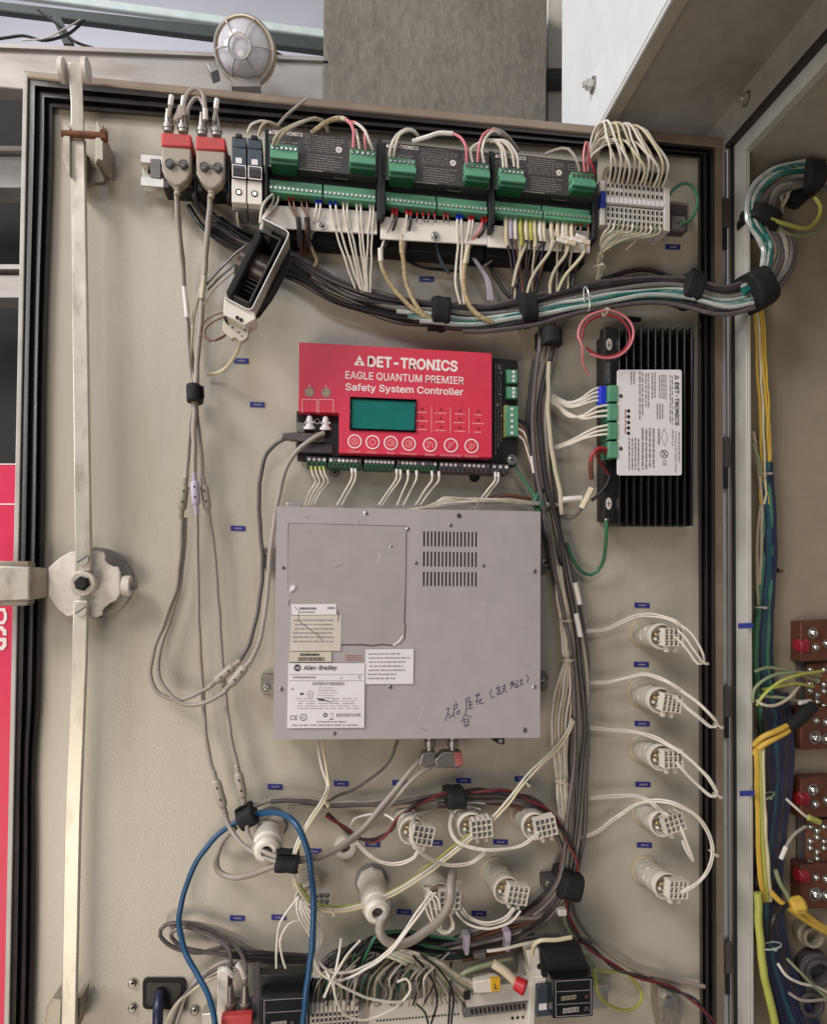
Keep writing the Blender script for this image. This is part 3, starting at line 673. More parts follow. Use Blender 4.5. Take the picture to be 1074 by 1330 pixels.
text(mb, 'DET-TRONICS', (354, 173), (393, 177), 4.6, 72.4, 'print_white', bold=.02); mb.flat([(348.5, 172.5), (351, 168.2), (353.5, 173)], 72.4, 'print_white')
text(mb, 'CE', (349, 181), (357, 182), 4.5, 72.4, 'print_grey')
dashes(mb, sub(face, .34, .05, .72, .5), 8, 72.4, 'print_grey', .7, .35, .12, 4); dashes(mb, sub(face, .06, .30, .3, .42), 2, 72.4, 'print_grey', .8, .4, .2, 5)
dashes(mb, sub(face, .36, .55, .72, .95), 6, 72.4, 'print_grey', .6, .35, .1, 6); dashes(mb, sub(face, .74, .1, .98, .3), 3, 72.4, 'print_grey', .6, .3, .2, 8)
mb.ring(440, 194, 72.5, 4, 1.6, 'print_white', 18); mb.ring(440, 194, 72.5, 1.8, .9, 'print_white', 12)
for i in range(8): mb.flat(mq(357 + i * 17, 228 - .0, 362 + i * 17, 230), 58.6 if False else 50.4, 'print_grey')
mb.stroke([(346, 214.6), (419, 222)], 72.5, 1.2, 'print_grey')
mb.build('print', parent=md, root=md)
def plug(x0, y0, x1, y1, n, sl):
    m = MB(); q = mq(x0, y0, x1, y1, sl)
    m.prism(sub(q, 0, 0, 1, .52), 60, 82, 'green'); m.prism(sub(q, 0, .45, 1, .8), 60, 88, 'green'); m.prism(sub(q, .02, .78, .98, 1.15), 60, 84, 'green_dark')
    o = m.build('green_plug', parent=md, root=md, bevel=.6)
    m = MB()
    for i in range(n):
        x, y = bil(q, (i + .5) / n, .2); m.cyl(x, y, 80, 82.5, 2.5, 'hole', 10); m.cyl(x - .3, y - .3, 82, 82.9, 1.9, 'steel', 8)
    m.build('plug_screws', parent=o, root=md, kind='stuff')
plug(351, 186, 387, 208, 6, .1); plug(454.5, 192, 488, 214, 5, .12)
mb = MB(); mb.prism([(419, 217), (453, 221), (453, 234), (419, 230)], 50, 64, 'black'); mb.build('socket', parent=md, root=md, bevel=.6)
mb = MB(); mb.stroke([(434, 220.5), (452, 222.5), (452, 232.5), (434, 230.5), (434, 220.5)], 64.4, 1.3, 'mid_grey'); mb.build('socket_rim', parent=md, root=md)
def strip(x0, y0, x1, y1, n, sl):
    m = MB(); q = mq(x0, y0, x1, y1, sl)
    m.prism(sub(q, 0, 0, 1, .45), 48, 60, 'green'); m.prism(sub(q, 0, .40, 1, 1), 48, 66, 'green')
    for i in range(n): m.prism(sub(q, (i + .12) / n, -.18, (i + .88) / n, .05), 48, 57, 'green')
    o = m.build('terminal_strip', parent=md, root=md, bevel=.5)
    m = MB()
    for i in range(n):
        x, y = bil(q, (i + .5) / n, .62); m.cyl(x, y, 64, 66.5, 2.4, 'green_dark', 9); m.cyl(x - .2, y - .2, 66, 66.9, 1.8, 'zinc', 8)
    m.build('strip_screws', parent=o, root=md, kind='stuff')
strip(349.5, 232, 418.5, 248.5, 12, .1); strip(420.5, 239, 488, 255.5, 12, .1)
mb = MB(); mb.prism(mq(344, 265, 490, 295, .06), 51, 54, 'cream'); mb.build('mounting_strip', parent=md, root=md, bevel=1)
mb = MB(); mb.cyl(418, 291, 54, 55.5, 6.5, 'zinc', 16); screw(mb, 418, 291, 55.5, 4.6, 'dull_steel', True, 3); mb.build('mounting_screw', parent=md, root=md)
m2 = copy_tree(md, off=P(498.5, 183, 72) - P(346, 165, 72)); m2['label'] = 'middle black input module with a row of red ferrules under its green terminals'
m3 = copy_tree(md, off=P(640, 196.5, 72) - P(346, 165, 72)); m3['label'] = 'right black input module with cream sleeved wires, next to the grey terminal blocks'

# ---------------------------------------------------------------- grey terminal blocks
TB = 'grey terminal blocks on the rail'
q = [(787, 236), (862, 243), (862, 297), (787, 290)]
n = 13
for i in range(n):
    a = sub(q, i / n + .006, 0, (i + 1) / n - .006, 1)
    mb = MB(); mb.prism(sub(a, 0, -.38, 1, .02), 26, 42, 'beige'); mb.prism(sub(a, 0, 0, 1, .40), 26, 66, 'terminal_grey'); mb.prism(sub(a, 0, .56, 1, 1.02), 26, 66, 'terminal_grey'); mb.prism(sub(a, 0, .38, 1, .58), 26, 62, 'mid_grey')
    o = single(mb, 'terminal_block', 'thin grey terminal block with square wire holes, one of a tight row', 'terminal block', TB, bevel=.3)
    m = MB()
    for v in (-.16, .07, .25, .64, .78, .93): m.prism(sub(a, .22, v - .045, .72, v + .045), 60, 66.4 if v > 0 else 42.5, 'hole')
    m.build('wire_hole', parent=o, kind='stuff')
mb = MB(); mb.prism([(786, 255), (862, 262), (862, 268), (786, 262)], 60, 68, 'paper'); o = single(mb, 'marker_strip', 'white marker strip along the middle of the grey terminal blocks', 'marker strip')
m = MB()
for i in range(13): m.flat(sub([(786, 255), (862, 262), (862, 268), (786, 262)], i / 13, 0, i / 13 + .008, 1), 68.3, 'print_faint')
m.build('print', parent=o)
mb = MB(); mb.prism([(780, 233), (786, 234), (786, 292), (780, 291)], 26, 68, 'terminal_grey'); mb.prism([(781, 247), (787, 248), (787, 269), (781, 268)], 60, 71, 'blue_label')
single(mb, 'end_plate', 'grey end plate with a blue tag at the left of the terminal blocks', 'end plate', bevel=.4)
mb = MB(); mb.prism([(863, 243), (870, 244), (870, 300), (863, 299)], 26, 68, 'terminal_grey'); single(mb, 'end_plate', 'plain grey end plate at the right of the terminal blocks', 'end plate', bevel=.4)
t = thing('end_stop', 'dark grey end stop with an earth screw at the right end of the rail', 'end stop', 882, 282, 0)
MB().prism([(871, 264), (893, 266), (893, 300), (871, 298)], 26, 44, 'dark_grey').build('body', parent=t, root=t, bevel=1)
MB().prism([(873, 279), (891, 281), (891, 298), (873, 296)], 44, 52, 'mid_grey').build('clamp', parent=t, root=t, bevel=1)
mb = MB(); screw(mb, 882, 290, 52, 4, 'dull_steel'); mb.build('screw', parent=t, root=t)

# ---------------------------------------------------------------- dangling fan
fn = thing('cooling_fan', 'dangling black cooling fan in a bent pale bracket, tilted below the fuse holders', 'fan', 335, 350, 60)
def plate(pts, d0, d1, th, mk):
    """bent sheet: open line in pixels at depth d1, straight back to d0, th px thick"""
    m = MB()
    for a, b in zip(pts, pts[1:]):
        dx, dy = b[0] - a[0], b[1] - a[1]; l = math.hypot(dx, dy); nx, ny = -dy / l * th, dx / l * th
        m.prism([a, b, (b[0] + nx, b[1] + ny), (a[0] + nx, a[1] + ny)], d0, d1, mk)
    return m
plate([(341.5, 283), (372, 298), (375.5, 302), (374, 308), (328, 400), (324, 402), (319, 401), (291, 386)], 92, 122, 1.2, 'zinc').build('bracket', parent=fn, root=fn)
plate([(337, 297), (366, 310), (324, 395), (294, 380), (337, 297)], 52, 112, 2.6, 'black').build('housing', parent=fn, root=fn)
MB().prism([(337, 297), (366, 310), (324, 395), (294, 380)], 50, 62, 'hole').build('housing_floor', parent=fn, root=fn)
pa, pb = P(313, 338, 82), P(347, 355, 82); MB().lathe(pa, pb - pa, [(0, .019), ((pb - pa).length, .019)], 'fan_hub', 28).build('motor_hub', parent=fn, root=fn)
MB().prism([(333, 300), (341, 304), (301, 384), (293, 379)], 52, 116, 'matt_black').build('rim', parent=fn, root=fn, bevel=1.5)
mb = MB()
for i in range(5):
    t_ = i / 4; x, y = lerp(309, 299, t_), lerp(352, 372, t_); mb.loft([[P(x, y, 96), P(x + 26, y + 13, 96), P(x + 26, y + 15, 95), P(x, y + 2, 95)], [P(x + 2, y - 8, 66), P(x + 28, y + 5, 66), P(x + 28, y + 7, 65), P(x + 2, y - 6, 65)]], 'black')
mb.build('fan_blades', parent=fn, root=fn)
MB().prism([(343, 290), (356, 297), (350, 310), (337, 304)], 96, 108, 'dark_grey').build('motor_clip', parent=fn, root=fn, bevel=1)
MB().prism([(376, 306), (372, 340), (352, 378), (331, 404), (326, 402), (373, 308)], 60, 90, 'matt_black').build('shaded_side', parent=fn, root=fn, bevel=1)  # black plate puts the bracket's shadowed outer side into colour
mb = MB(); mb.tube([P(*q_) for q_ in spline([(377, 322, 70), (374, 345, 68), (358, 380, 66), (336, 412, 66)], 6)], .0012, 'slate', 6); mb.build('outer_rim', parent=fn, root=fn)
MB().prism([(291, 386), (319, 401), (324, 402), (331, 405), (332, 414), (318, 422), (290, 408)], 84, 118, 'cream').build('end_plate', parent=fn, root=fn, bevel=1)
tb = MB().prism([(296, 408), (325, 420), (322, 437), (318, 441), (312, 444), (306, 438), (300, 440), (289, 428), (290, 418)], 96, 106, 'paper_tan').build('terminal_plate', parent=fn, root=fn, bevel=.8)
mb = MB()
for x, y, r in ((308, 412, 2.4), (313, 415, 2.4), (302, 425, 1.2), (310, 431, 1.2), (296, 420, 1.2), (318, 428, 1.2), (314, 436, 1), (292, 412, 1.8)): mb.cyl(x, y, 105, 119.5 if y < 417 else 106.6, r, 'hole', 10)
mb.build('plate_hole', parent=fn, root=fn, kind='stuff')

# ---------------------------------------------------------------- red controller
ct = thing('safety_controller', 'red faced controller with a green screen and round buttons in the middle of the door', 'controller', 515, 525, 0)
MB().prism([(385, 534), (640, 464), (673, 468), (671, 604), (640, 612), (386, 596)], 4, 26, 'matt_black').build('base', parent=ct, root=ct, bevel=1)
RC = [(388.5, 444), (639, 458.3), (639, 594.2), (440.5, 588), (440.5, 535.8), (387.5, 534)]
MB().prism(RC, 22, 46, 'red').build('cover', parent=ct, root=ct, bevel=.8)
MB().prism([(386, 536), (440, 536), (440, 592), (386, 590)], 10, 27, 'black').build('recess', parent=ct, root=ct)
sc = MB()
fq = [(454.5, 515), (541, 518.6), (540, 561), (454, 558)]
for a in ((0, 0, 1, .06), (0, .95, 1, 1), (0, .06, .025, .95), (.975, .06, 1, .95)): sc.prism(sub(fq, *a), 44, 48.6, 'gloss_black'); so = sc.build('screen', parent=ct, root=ct, bevel=.4)
MB().prism(sub(fq, .02, .05, .98, .96), 44, 46.3, 'lcd').build('display', parent=so, root=ct)
mb = MB(); D = 46.3
text(mb, 'DET-TRONICS', (478, 475.5), (593.6, 481.8), 13, D, 'print_white', bold=.06)
mb.flat([(459.5, 474), (466.8, 461), (474, 474.8)], D, 'print_white'); mb.flat([(464.2, 470.3), (469.2, 470.6), (466.8, 474.2)], D + .2, 'red'); mb.stroke([(463, 468), (470.5, 468.4)], D + .2, .8, 'red')
text(mb, 'EAGLE QUANTUM PREMIER', (448.8, 491.3), (602, 499), 9.6, D, 'print_white', bold=.02)
text(mb, 'Safety System Controller', (448.8, 506.4), (601.4, 513.2), 8.8, D, 'print_white', bold=.03)
mb.build('lettering', parent=ct, root=ct)
caps = ('Cancel', 'Enter', 'Next', 'Previous', 'Reset', 'Acknowledge', 'Silence')
for i, (x, y) in enumerate(((460.6, 573.2), (484, 574.2), (507.5, 575.2), (531, 576.2), (558.5, 577.5), (585.6, 578.2), (612.4, 579.2))):
    mb = MB(); mb.cyl(x, y, 45.5, 46.5, 8.4, 'red', 28); mb.ring(x, y, 46.7, 9.2, 1.5, 'print_white', 32)
    g = mb
    if i == 0:
        g.stroke([(x - 3, y - 3), (x + 3, y + 3)], 46.8, .9, 'print_pink'); g.stroke([(x - 3, y + 3), (x + 3, y - 3)], 46.8, .9, 'print_pink'); g.ring(x, y, 46.8, 5, .9, 'print_pink')
    elif i == 1: g.stroke([(x - 4.5, y), (x, y - 4.5), (x + 4.5, y), (x, y + 4.5), (x - 4.5, y)], 46.8, .9, 'print_pink')
    elif i in (2, 3):
        g.ring(x, y, 46.8, 5, .8, 'print_pink'); g.stroke([(x - 3, y - 2), (x + 1, y - 2), (x + 1, y + 2), (x - 3, y + 2)], 46.8, .8, 'print_pink'); g.stroke([(x + 1, y - 2.6), (x + 3.6, y), (x + 1, y + 2.6)], 46.8, .8, 'print_pink')
    elif i == 4:
        g.stroke([(x - 4, y + 4), (x - 1, y - 4), (x + 4, y - 1), (x + 4, y + 4)], 46.8, .9, 'print_pink'); g.stroke([(x - 5, y - 3), (x - 1, y - 4)], 46.8, .9, 'print_pink'); g.stroke([(x - 2, y + 4), (x + 1, y)], 46.8, .8, 'print_pink')
    else:
        g.stroke([(x - 4.5, y + 4.5), (x + 4.5, y - 4.5)], 46.8, .9, 'print_pink'); g.stroke([(x - 3.5, y - 1.5), (x, y + 2.5)], 46.8, .9, 'print_pink'); g.stroke([(x - 2, y - 4), (x + 1, y - 1)], 46.8, .9, 'print_pink')
        if i == 6: g.stroke([(x - 1, y + 5), (x + 5, y - 1)], 46.8, .9, 'print_pink')
    w = len(caps[i]) * 2.55; text(g, caps[i], (x - w / 2, y + 14.3), (x + w / 2, y + 14.8), 3.2, 46.5, 'print_pink')
    mb.build('button', parent=ct, root=ct)
mb = MB()
for c, x in enumerate((548, 572.5, 597, 621)):
    for r in range(3):
        y = 530.5 + r * 11.2 + c * 1.1; mb.cyl(x, y, 46.2, 46.8, 1.3, 'dark_red', 8); w = (7, 8, 7, 5)[c] if (r != 1) else 8
        dashes(mb, [(x - w, y + 3.6), (x + w, y + 3.9), (x + w, y + 6.4), (x - w, y + 6.1)], 1, 46.4, 'print_pink', .9, .55, .3, c * 3 + r)
    if c: mb.stroke([(x - 12, 527 + c), (x - 12, 560 + c)], 46.4, .9, 'print_pink')
mb.build('status_lights', parent=ct, root=ct)
mb = MB()
for x in (402, 423.5):
    y = 509 + (x - 402) * .04
    mb.ring(x, y, 46.5, 6, 1.2, 'print_faint', 20)
    mb.flat([(x + 4.6 * math.cos(a), y + 4.6 * math.sin(a)) for a in [k * math.pi / 8 for k in range(16)]], 46.4, 'w_speckle')
    mb.flat([(x - 1.6, y - 7), (x, y - 10), (x + 1.6, y - 7)], 46.4, 'print_pink')
    for k in range(8):
        a = k * math.pi / 4; mb.stroke([(x + 5.6 * math.cos(a), y + 5.6 * math.sin(a)), (x + 7 * math.cos(a), y + 7 * math.sin(a))], 46.5, .8, 'print_faint')
    mb.stroke([(x - 9.5, 535.4), (x - 9.5, 518.5), (x + 9.5, 519), (x + 9.5, 535.6)], 46.5, 1.1, 'print_pink')
mb.build('port_emblem', parent=ct, root=ct)
for x, y in ((402, 551), (422.7, 552)):
    p = P(x, y + 6, 36); k = mpp(x, y, 36)
    mb = MB(); mb.lathe(p, (0, -.25, 1), [(0, 7.5 * k), (3 * k, 7.5 * k), (4 * k, 5 * k), (12 * k, 4.2 * k), (15 * k, 3.4 * k), (17 * k, 2.4 * k)], 'paper', 16); mb.prism([(x - 6.5, y - 4), (x + 6.5, y - 4), (x + 6.5, y - 2), (x - 6.5, y - 2)], 30, 42, 'zinc'); mb.build('coax_socket', parent=ct, root=ct)
mb = MB(); mb.ring(412, 547, 28, 4, 1.6, 'steel', 16); mb.cyl(412, 547, 26, 27.8, 2.5, 'hole', 10); mb.build('nut', parent=ct, root=ct)
MB().prism([(366, 562), (380, 561), (397, 562), (419, 563), (419, 574), (397, 574), (380, 572), (366, 569)], 28, 40, 'w_dgrey').build('data_plug', parent=ct, root=ct, bevel=1.5)
MB().prism([(409, 561), (421, 562), (421, 574), (409, 573)], 40, 42.5, 'dark_grey').build('plug_latch', parent=ct, root=ct, bevel=.6)
MB().prism([(386, 548), (396, 549), (396, 562), (386, 561)], 27, 32, 'mid_grey').build('port_block', parent=ct, root=ct, bevel=.6)
MB().prism([(384, 575), (432, 577), (432, 589), (384, 587)], 27, 33, 'dark_grey').build('lower_cover', parent=ct, root=ct, bevel=.8)
q = [(387, 592), (663, 603), (663, 615), (387, 604)]
for x0, x1, nn, bright in ((0.04, .135, 4, 1), (.145, .30, 8, .5), (.312, .455, 8, 1), (.465, .655, 10, .5), (.665, .905, 11, .6), (.91, .995, 3, .7)):
    a = sub(q, x0, 0, x1, 1); m = MB(); m.prism(a, 6, 34, 'dark_grey'); m.prism(sub(a, 0, .55, 1, 1.05), 6, 37, 'green_dark' if x0 < .5 else 'dark_grey'); o = m.build('terminal_strip', parent=ct, root=ct, bevel=.5)
    m = MB()
    for i in range(nn):
        x, y = bil(a, (i + .5) / nn, .32); m.cyl(x, y, 33, 34.6, 2.1, 'paper' if R_.random() < bright else 'mid_grey', 8)
        m.prism(sub(a, (i + .25) / nn, .68, (i + .75) / nn, .95), 34, 37.3, 'hole')
    m.build('strip_screws', parent=o, root=ct, kind='stuff')
for x0, y0, x1, y1, nn in ((659, 480, 672, 497, 3), (659, 502, 672, 517, 3), (657, 527, 673, 566, 5)):
    m = MB(); m.rect(x0, y0, x1, y1, 20, 36, 'green'); m.rect(x0 - 2, y0 - 1, x0 + 4, y1 + 1, 20, 32, 'w_lime' if nn == 5 else 'green_dark'); o = m.build('green_plug', parent=ct, root=ct, bevel=.6)
    m = MB()
    for i in range(nn): m.cyl(x0 + 8, lerp(y0, y1, (i + .5) / nn), 35, 36.5, 2, 'paper', 8)
    m.build('plug_screws', parent=o, root=ct, kind='stuff')
m = MB(); dashes(m, [(642, 470), (652, 471), (652, 600), (642, 599)], 3, 26.5, 'print_grey', .8, .3, .04, 12, vertical=True)
for y in (478, 484, 512, 526, 540): m.cyl(R_.uniform(644, 652), y, 26, 29, 1.8, 'dull_steel', 8)
m.build('board_parts', parent=ct, root=ct)
for x, y, mk in ((434.5, 613.5, 'dull_steel'), (616.4, 619.5, 'black'), (665, 597, 'steel'), (436, 590, 'dull_steel')):
    if y == 590: continue
    m = MB(); m.cyl(x, y, 0 if y > 600 else 26, 2.5 if y > 600 else 28, 6.5, mk, 18); screw(m, x, y, 2.5 if y > 600 else 28, 4.5, mk, False, 3.5); m.cyl(x, y, 5, 6.2 if y > 600 else 31.8, 1.8, 'hole', 6); m.build('fixing_screw', parent=ct, root=ct)

# ---------------------------------------------------------------- grey computer box
GB = thing('computer_box', 'large flat grey metal box with vent slots, paper labels and handwriting', 'computer', 530, 810, 0)
gq = [(359.4, 657.9), (702, 664.3), (701.3, 958.5), (354.2, 961)]
GD = 82
def uv(x, y):
    u, v = .5, .5
    for _ in range(12):
        X, Y = bil(gq, u, v); u += (x - X) / (gq[1][0] - gq[0][0]); v += (y - Y) / (gq[3][1] - gq[0][1])
    return u, v
u0, v0 = uv(548.6, 689.5); u1, v1 = uv(620.4, 762)
mb = MB(); S = lambda a, b, c, e: mb.prism(sub(gq, a, b, c, e), GD - 2, GD, 'grey_paint')
S(0, 0, 1, v0); S(0, v1, 1, 1); S(0, v0, u0, v1); S(u1, v0, 1, v1)
# bars between the vent slots
rows = [uv(585, y)[1] for y in (689.5, 690.5, 710, 717, 736.2, 743, 761.5, 762.5)]
du = (u1 - u0)
for k in (0, 2, 4, 6): S(u0, rows[k] if k else v0, u1, rows[k + 1] if k < 6 else v1)
for k in (1, 3, 5):
    for i in range(16):
        c = u0 + du * i / 15; a, b = max(u0, c - du / 15 * .27), min(u1, c + du / 15 * .27); S(a, rows[k], b, rows[k + 1])
for a in (([0, 0, 1, .006]), ([0, .994, 1, 1]), ([0, .006, .006, .994]), ([.994, .006, 1, .994])): mb.prism(sub(gq, *a), 6, GD - 2.05, 'grey_paint')
mb.build('case', parent=GB, root=GB)
MB().prism(sub(gq, u0 - .02, v0 - .02, u1 + .02, v1 + .02), GD - 30, GD - 14, 'hole').build('vent_shade', parent=GB, root=GB)  # dark block painted as the shade inside the vents, no fan modelled
hp = [(375.4, 680.2), (400, 680.4), (450, 682), (528.8, 684), (529.5, 688), (527.5, 690), (527, 740), (525.6, 790), (524.6, 806), (526, 812), (524.6, 830), (520, 836), (512, 838), (496, 836.4), (483, 838), (470, 836.6), (440, 837), (400, 836), (384, 800), (376, 786), (378, 779), (375, 776), (374.6, 766), (374.8, 720)]
mb = MB(); mb.prism(hp, GD, GD + 1.0, 'grey_patch'); hatch = mb.build('cover_sheet', parent=GB, root=GB, bevel=.3)
mb = MB()
for pl, w in (([(374.6, 680), (374.4, 766), (377, 770), (378, 778), (374.8, 783), (376, 787)], 1.1), ([(437, 838), (470, 837.8), (483, 839.2), (496, 837.6), (512, 839)], 1.2), ([(527.8, 690), (526.2, 790), (525.3, 806), (526.8, 812), (525.4, 830)], .9), ([(375, 679.6), (528, 683.4)], .6)):
    mb.stroke(pl, GD + .4, w, 'crack')
mb.build('torn_edge', parent=hatch, root=GB)
mb = MB(); mb.stroke([(511, 838.4), (518, 833), (523, 826)], GD + 1.2, 2.0, 'print_white'); mb.prism([(376, 764), (380, 760), (384, 761), (382, 766), (377, 769)], GD + 1, GD + 2.5, 'paper'); mb.build('peeled_corner', parent=hatch, root=GB)
def label(nm, quad, d, mk, lab=None):
    return MB().prism(quad, d - .5, d, mk).build(nm, parent=GB, root=GB, label=lab)
L = GD + 1.6
l1 = label('paper_label', [(378.3, 785), (436.3, 784.6), (437, 798.4), (379, 799)], L, 'paper', 'small white barcode label, uppermost on the grey box')
m = MB(); barcode(m, [(389, 789), (411, 789), (411, 792), (389, 792)], 20, L + .2, 'print_ink'); barcode(m, [(425, 788.5), (434.5, 788.5), (434.5, 791.5), (425, 791.5)], 9, L + .2, 'print_ink', 4); dashes(m, [(389, 794), (409, 794), (409, 796.4), (389, 796.4)], 1, L + .2, 'print_faint', .9, .8, .12, 2); m.stroke([(382, 788), (388, 793), (388, 799)], L + .2, .7, 'crack'); m.build('print', parent=l1, root=GB)
l2 = label('paper_label', [(378, 800), (443.5, 799.4), (442.4, 845.5), (376.5, 845.8)], L - .2, 'paper_old', 'yellowed torn paper label')
m = MB(); dashes(m, [(381, 803), (437, 803), (436, 836), (380, 836)], 6, L + .1, 'print_faint', .75, .32, .1, 21); m.stroke([(387, 799), (387.6, 806), (395, 812), (404, 819), (413, 825), (419, 832)], L + .2, .7, 'crack'); m.stroke([(438, 793), (439.5, 800), (439, 807)], L + .3, .9, 'crack'); m.build('print', parent=l2, root=GB)
l3 = label('paper_label', [(376.2, 846.7), (430.5, 846.7), (430.5, 859.8), (375.4, 859.8)], L, 'paper_tan', 'tan barcode label')
m = MB(); dashes(m, [(390, 848), (416, 848), (416, 853), (390, 853)], 1, L + .2, 'print_ink', .95, .6, .09, 31); barcode(m, [(387, 853.8), (421, 853.8), (421, 858.6), (387, 858.6)], 26, L + .2, 'print_ink', 8); m.build('print', parent=l3, root=GB)
m = MB(); dashes(m, [(448, 850.5), (472, 850.5), (472, 859), (448, 859)], 3, GD + .3, 'print_red', .8, .4, .14, 33); m.build('print', parent=GB, root=GB)
la = label('paper_label', [(374.3, 861.6), (474, 861.6), (473, 945.4), (372.8, 946.2)], L + .3, 'paper', 'large white maker label with a dark round emblem')
m = MB(); d = L + .6
ab = [(374.3, 861.6), (474, 861.6), (473, 945.4), (372.8, 946.2)]
m.flat([(386.2 + 4.6 * math.cos(a), 867.6 + 4.6 * math.sin(a)) for a in [k * math.pi / 10 for k in range(20)]], d, 'print_ink')
text(m, 'AB', (383.2, 869.4), (389.2, 869.4), 3.4, d + .2, 'paper', bold=.02)
text(m, 'Allen-Bradley', (394, 870.3), (437.6, 870.0), 5.6, d, 'print_ink', bold=.025, shear=.22)
for v in (876.3, 884.2): m.stroke([(375.5, v), (472, v)], d, .45, 'print_faint')
dashes(m, [(380, 878.2), (412, 878.2), (412, 881.6), (380, 881.6)], 1, d, 'print_faint', .9, .7, .1, 41)
text(m, 'C', (465.5, 882), (469.5, 882), 4.2, d, 'print_ink'); text(m, 'A', (442, 882), (444.5, 882), 3, d, 'print_ink')
barcode(m, [(406, 886), (447, 886), (447, 890.2), (406, 890.2)], 30, d, 'print_faint', 9)
dashes(m, [(412, 892), (440, 892), (440, 905), (412, 905)], 4, d, 'print_faint', .8, .2, .14, 42); dashes(m, [(384, 906), (468, 906), (468, 922), (384, 922)], 5, d, 'print_faint', .85, .2, .16, 43)
m.flat([(412, 907), (420, 908), (421, 910.4), (413, 909.4)], d + .2, 'print_ink'); m.stroke([(420, 909), (429, 912.5)], d + .2, 1, 'print_ink'); m.stroke([(420, 906), (431, 906), (434, 908.4), (430, 911)], d + .2, .4, 'print_faint')
m.flat([(377.5, 896), (379.4, 893.4), (382, 896.4)], d, 'print_faint'); m.ring(402.8, 901.8, d, 4.2, .6, 'print_faint', 20); text(m, 'Ex', (401, 903.6), (404.6, 903.6), 3, d, 'print_faint'); dashes(m, [(389.5, 900), (394.5, 900), (394.5, 903), (389.5, 903)], 1, d, 'print_ink', .9, .9, .4, 44)
text(m, 'CE', (376.6, 935.5), (386.5, 935.3), 6, d, 'print_ink'); m.ring(394, 932, d, 4.6, .8, 'print_ink', 20); text(m, 'UL', (392, 933.8), (396.2, 933.8), 3, d, 'print_ink')
m.ring(422.4, 929, d, 2.8, 1.3, 'print_ink', 16); m.stroke([(428, 927), (432.5, 927), (431.6, 933), (428.6, 933)], d, .6, 'print_faint'); m.stroke([(427.6, 934.6), (433, 934.6)], d, .7, 'print_ink')
barcode(m, [(437, 927), (469, 926.6), (469, 931), (437, 931.4)], 24, d, 'print_faint', 10); dashes(m, [(411, 936), (466, 936), (466, 939.6), (411, 939.6)], 1, d, 'print_faint', .4, .5, .12, 45); dashes(m, [(376, 940.6), (468, 940.4), (468, 943.6), (376, 944)], 1, d, 'print_faint', .95, .5, .08, 46)
m.build('print', parent=la, root=GB)
lb = label('paper_label', [(474.8, 843.7), (537.4, 843), (536.6, 888.6), (474.8, 888.8)], L - .2, 'paper', 'white label of faint print right of the maker label')
m = MB(); dashes(m, [(477.5, 847), (533, 846.4), (532, 884), (477.5, 884)], 7, L + .1, 'print_faint', .6, .3, .1, 47); m.build('print', parent=lb, root=GB)
for x, y, r, mk in ((474.8, 666.6, 2.8, 'steel'), (595.8, 669.8, 3, 'dark_grey'), (584.7, 682, 2.4, 'dull_steel'), (507.6, 710, 2.6, 'steel'), (540, 731.2, 2.2, 'dull_steel'), (627.5, 734.6, 2.2, 'dull_steel'), (693.8, 741.8, 2.8, 'dull_steel'), (368, 737.6, 2, 'dark_grey'), (365, 895, 2.8, 'dull_steel'), (506.5, 892.4, 2.4, 'dull_steel'), (433.8, 952.6, 2.6, 'dull_steel'), (693.8, 892, 2.6, 'steel'), (681, 948.3, 3.2, 'dull_steel'), (529.5, 687, 2.4, 'steel')):
    m = MB(); screw(m, x, y, GD, r, mk, True, 1.3); m.build('case_screw', parent=GB, root=GB)
# scuffs on the case
m = MB()
for i in range(22):
    x = R_.uniform(380, 690); y = R_.uniform(672, 950); a = R_.uniform(-.6, .6) + (1.5 if i % 3 == 0 else 0); l = R_.uniform(4, 20)
    if 372 < x < 540 and 780 < y: continue
    if 545 < x < 625 and y < 768: continue
    if 570 < x and y > 880: continue
    m.stroke([(x, y), (x + l * .5 * math.cos(a), y + l * .5 * math.sin(a) + .6), (x + l * math.cos(a), y + l * math.sin(a))], GD + 1.15 if x < 530 and y < 840 else GD + .2, R_.uniform(.25, .55), ('print_white', 'print_faint', 'crack')[i % 3])
m.build('scuffs', parent=GB, root=GB, kind='stuff')
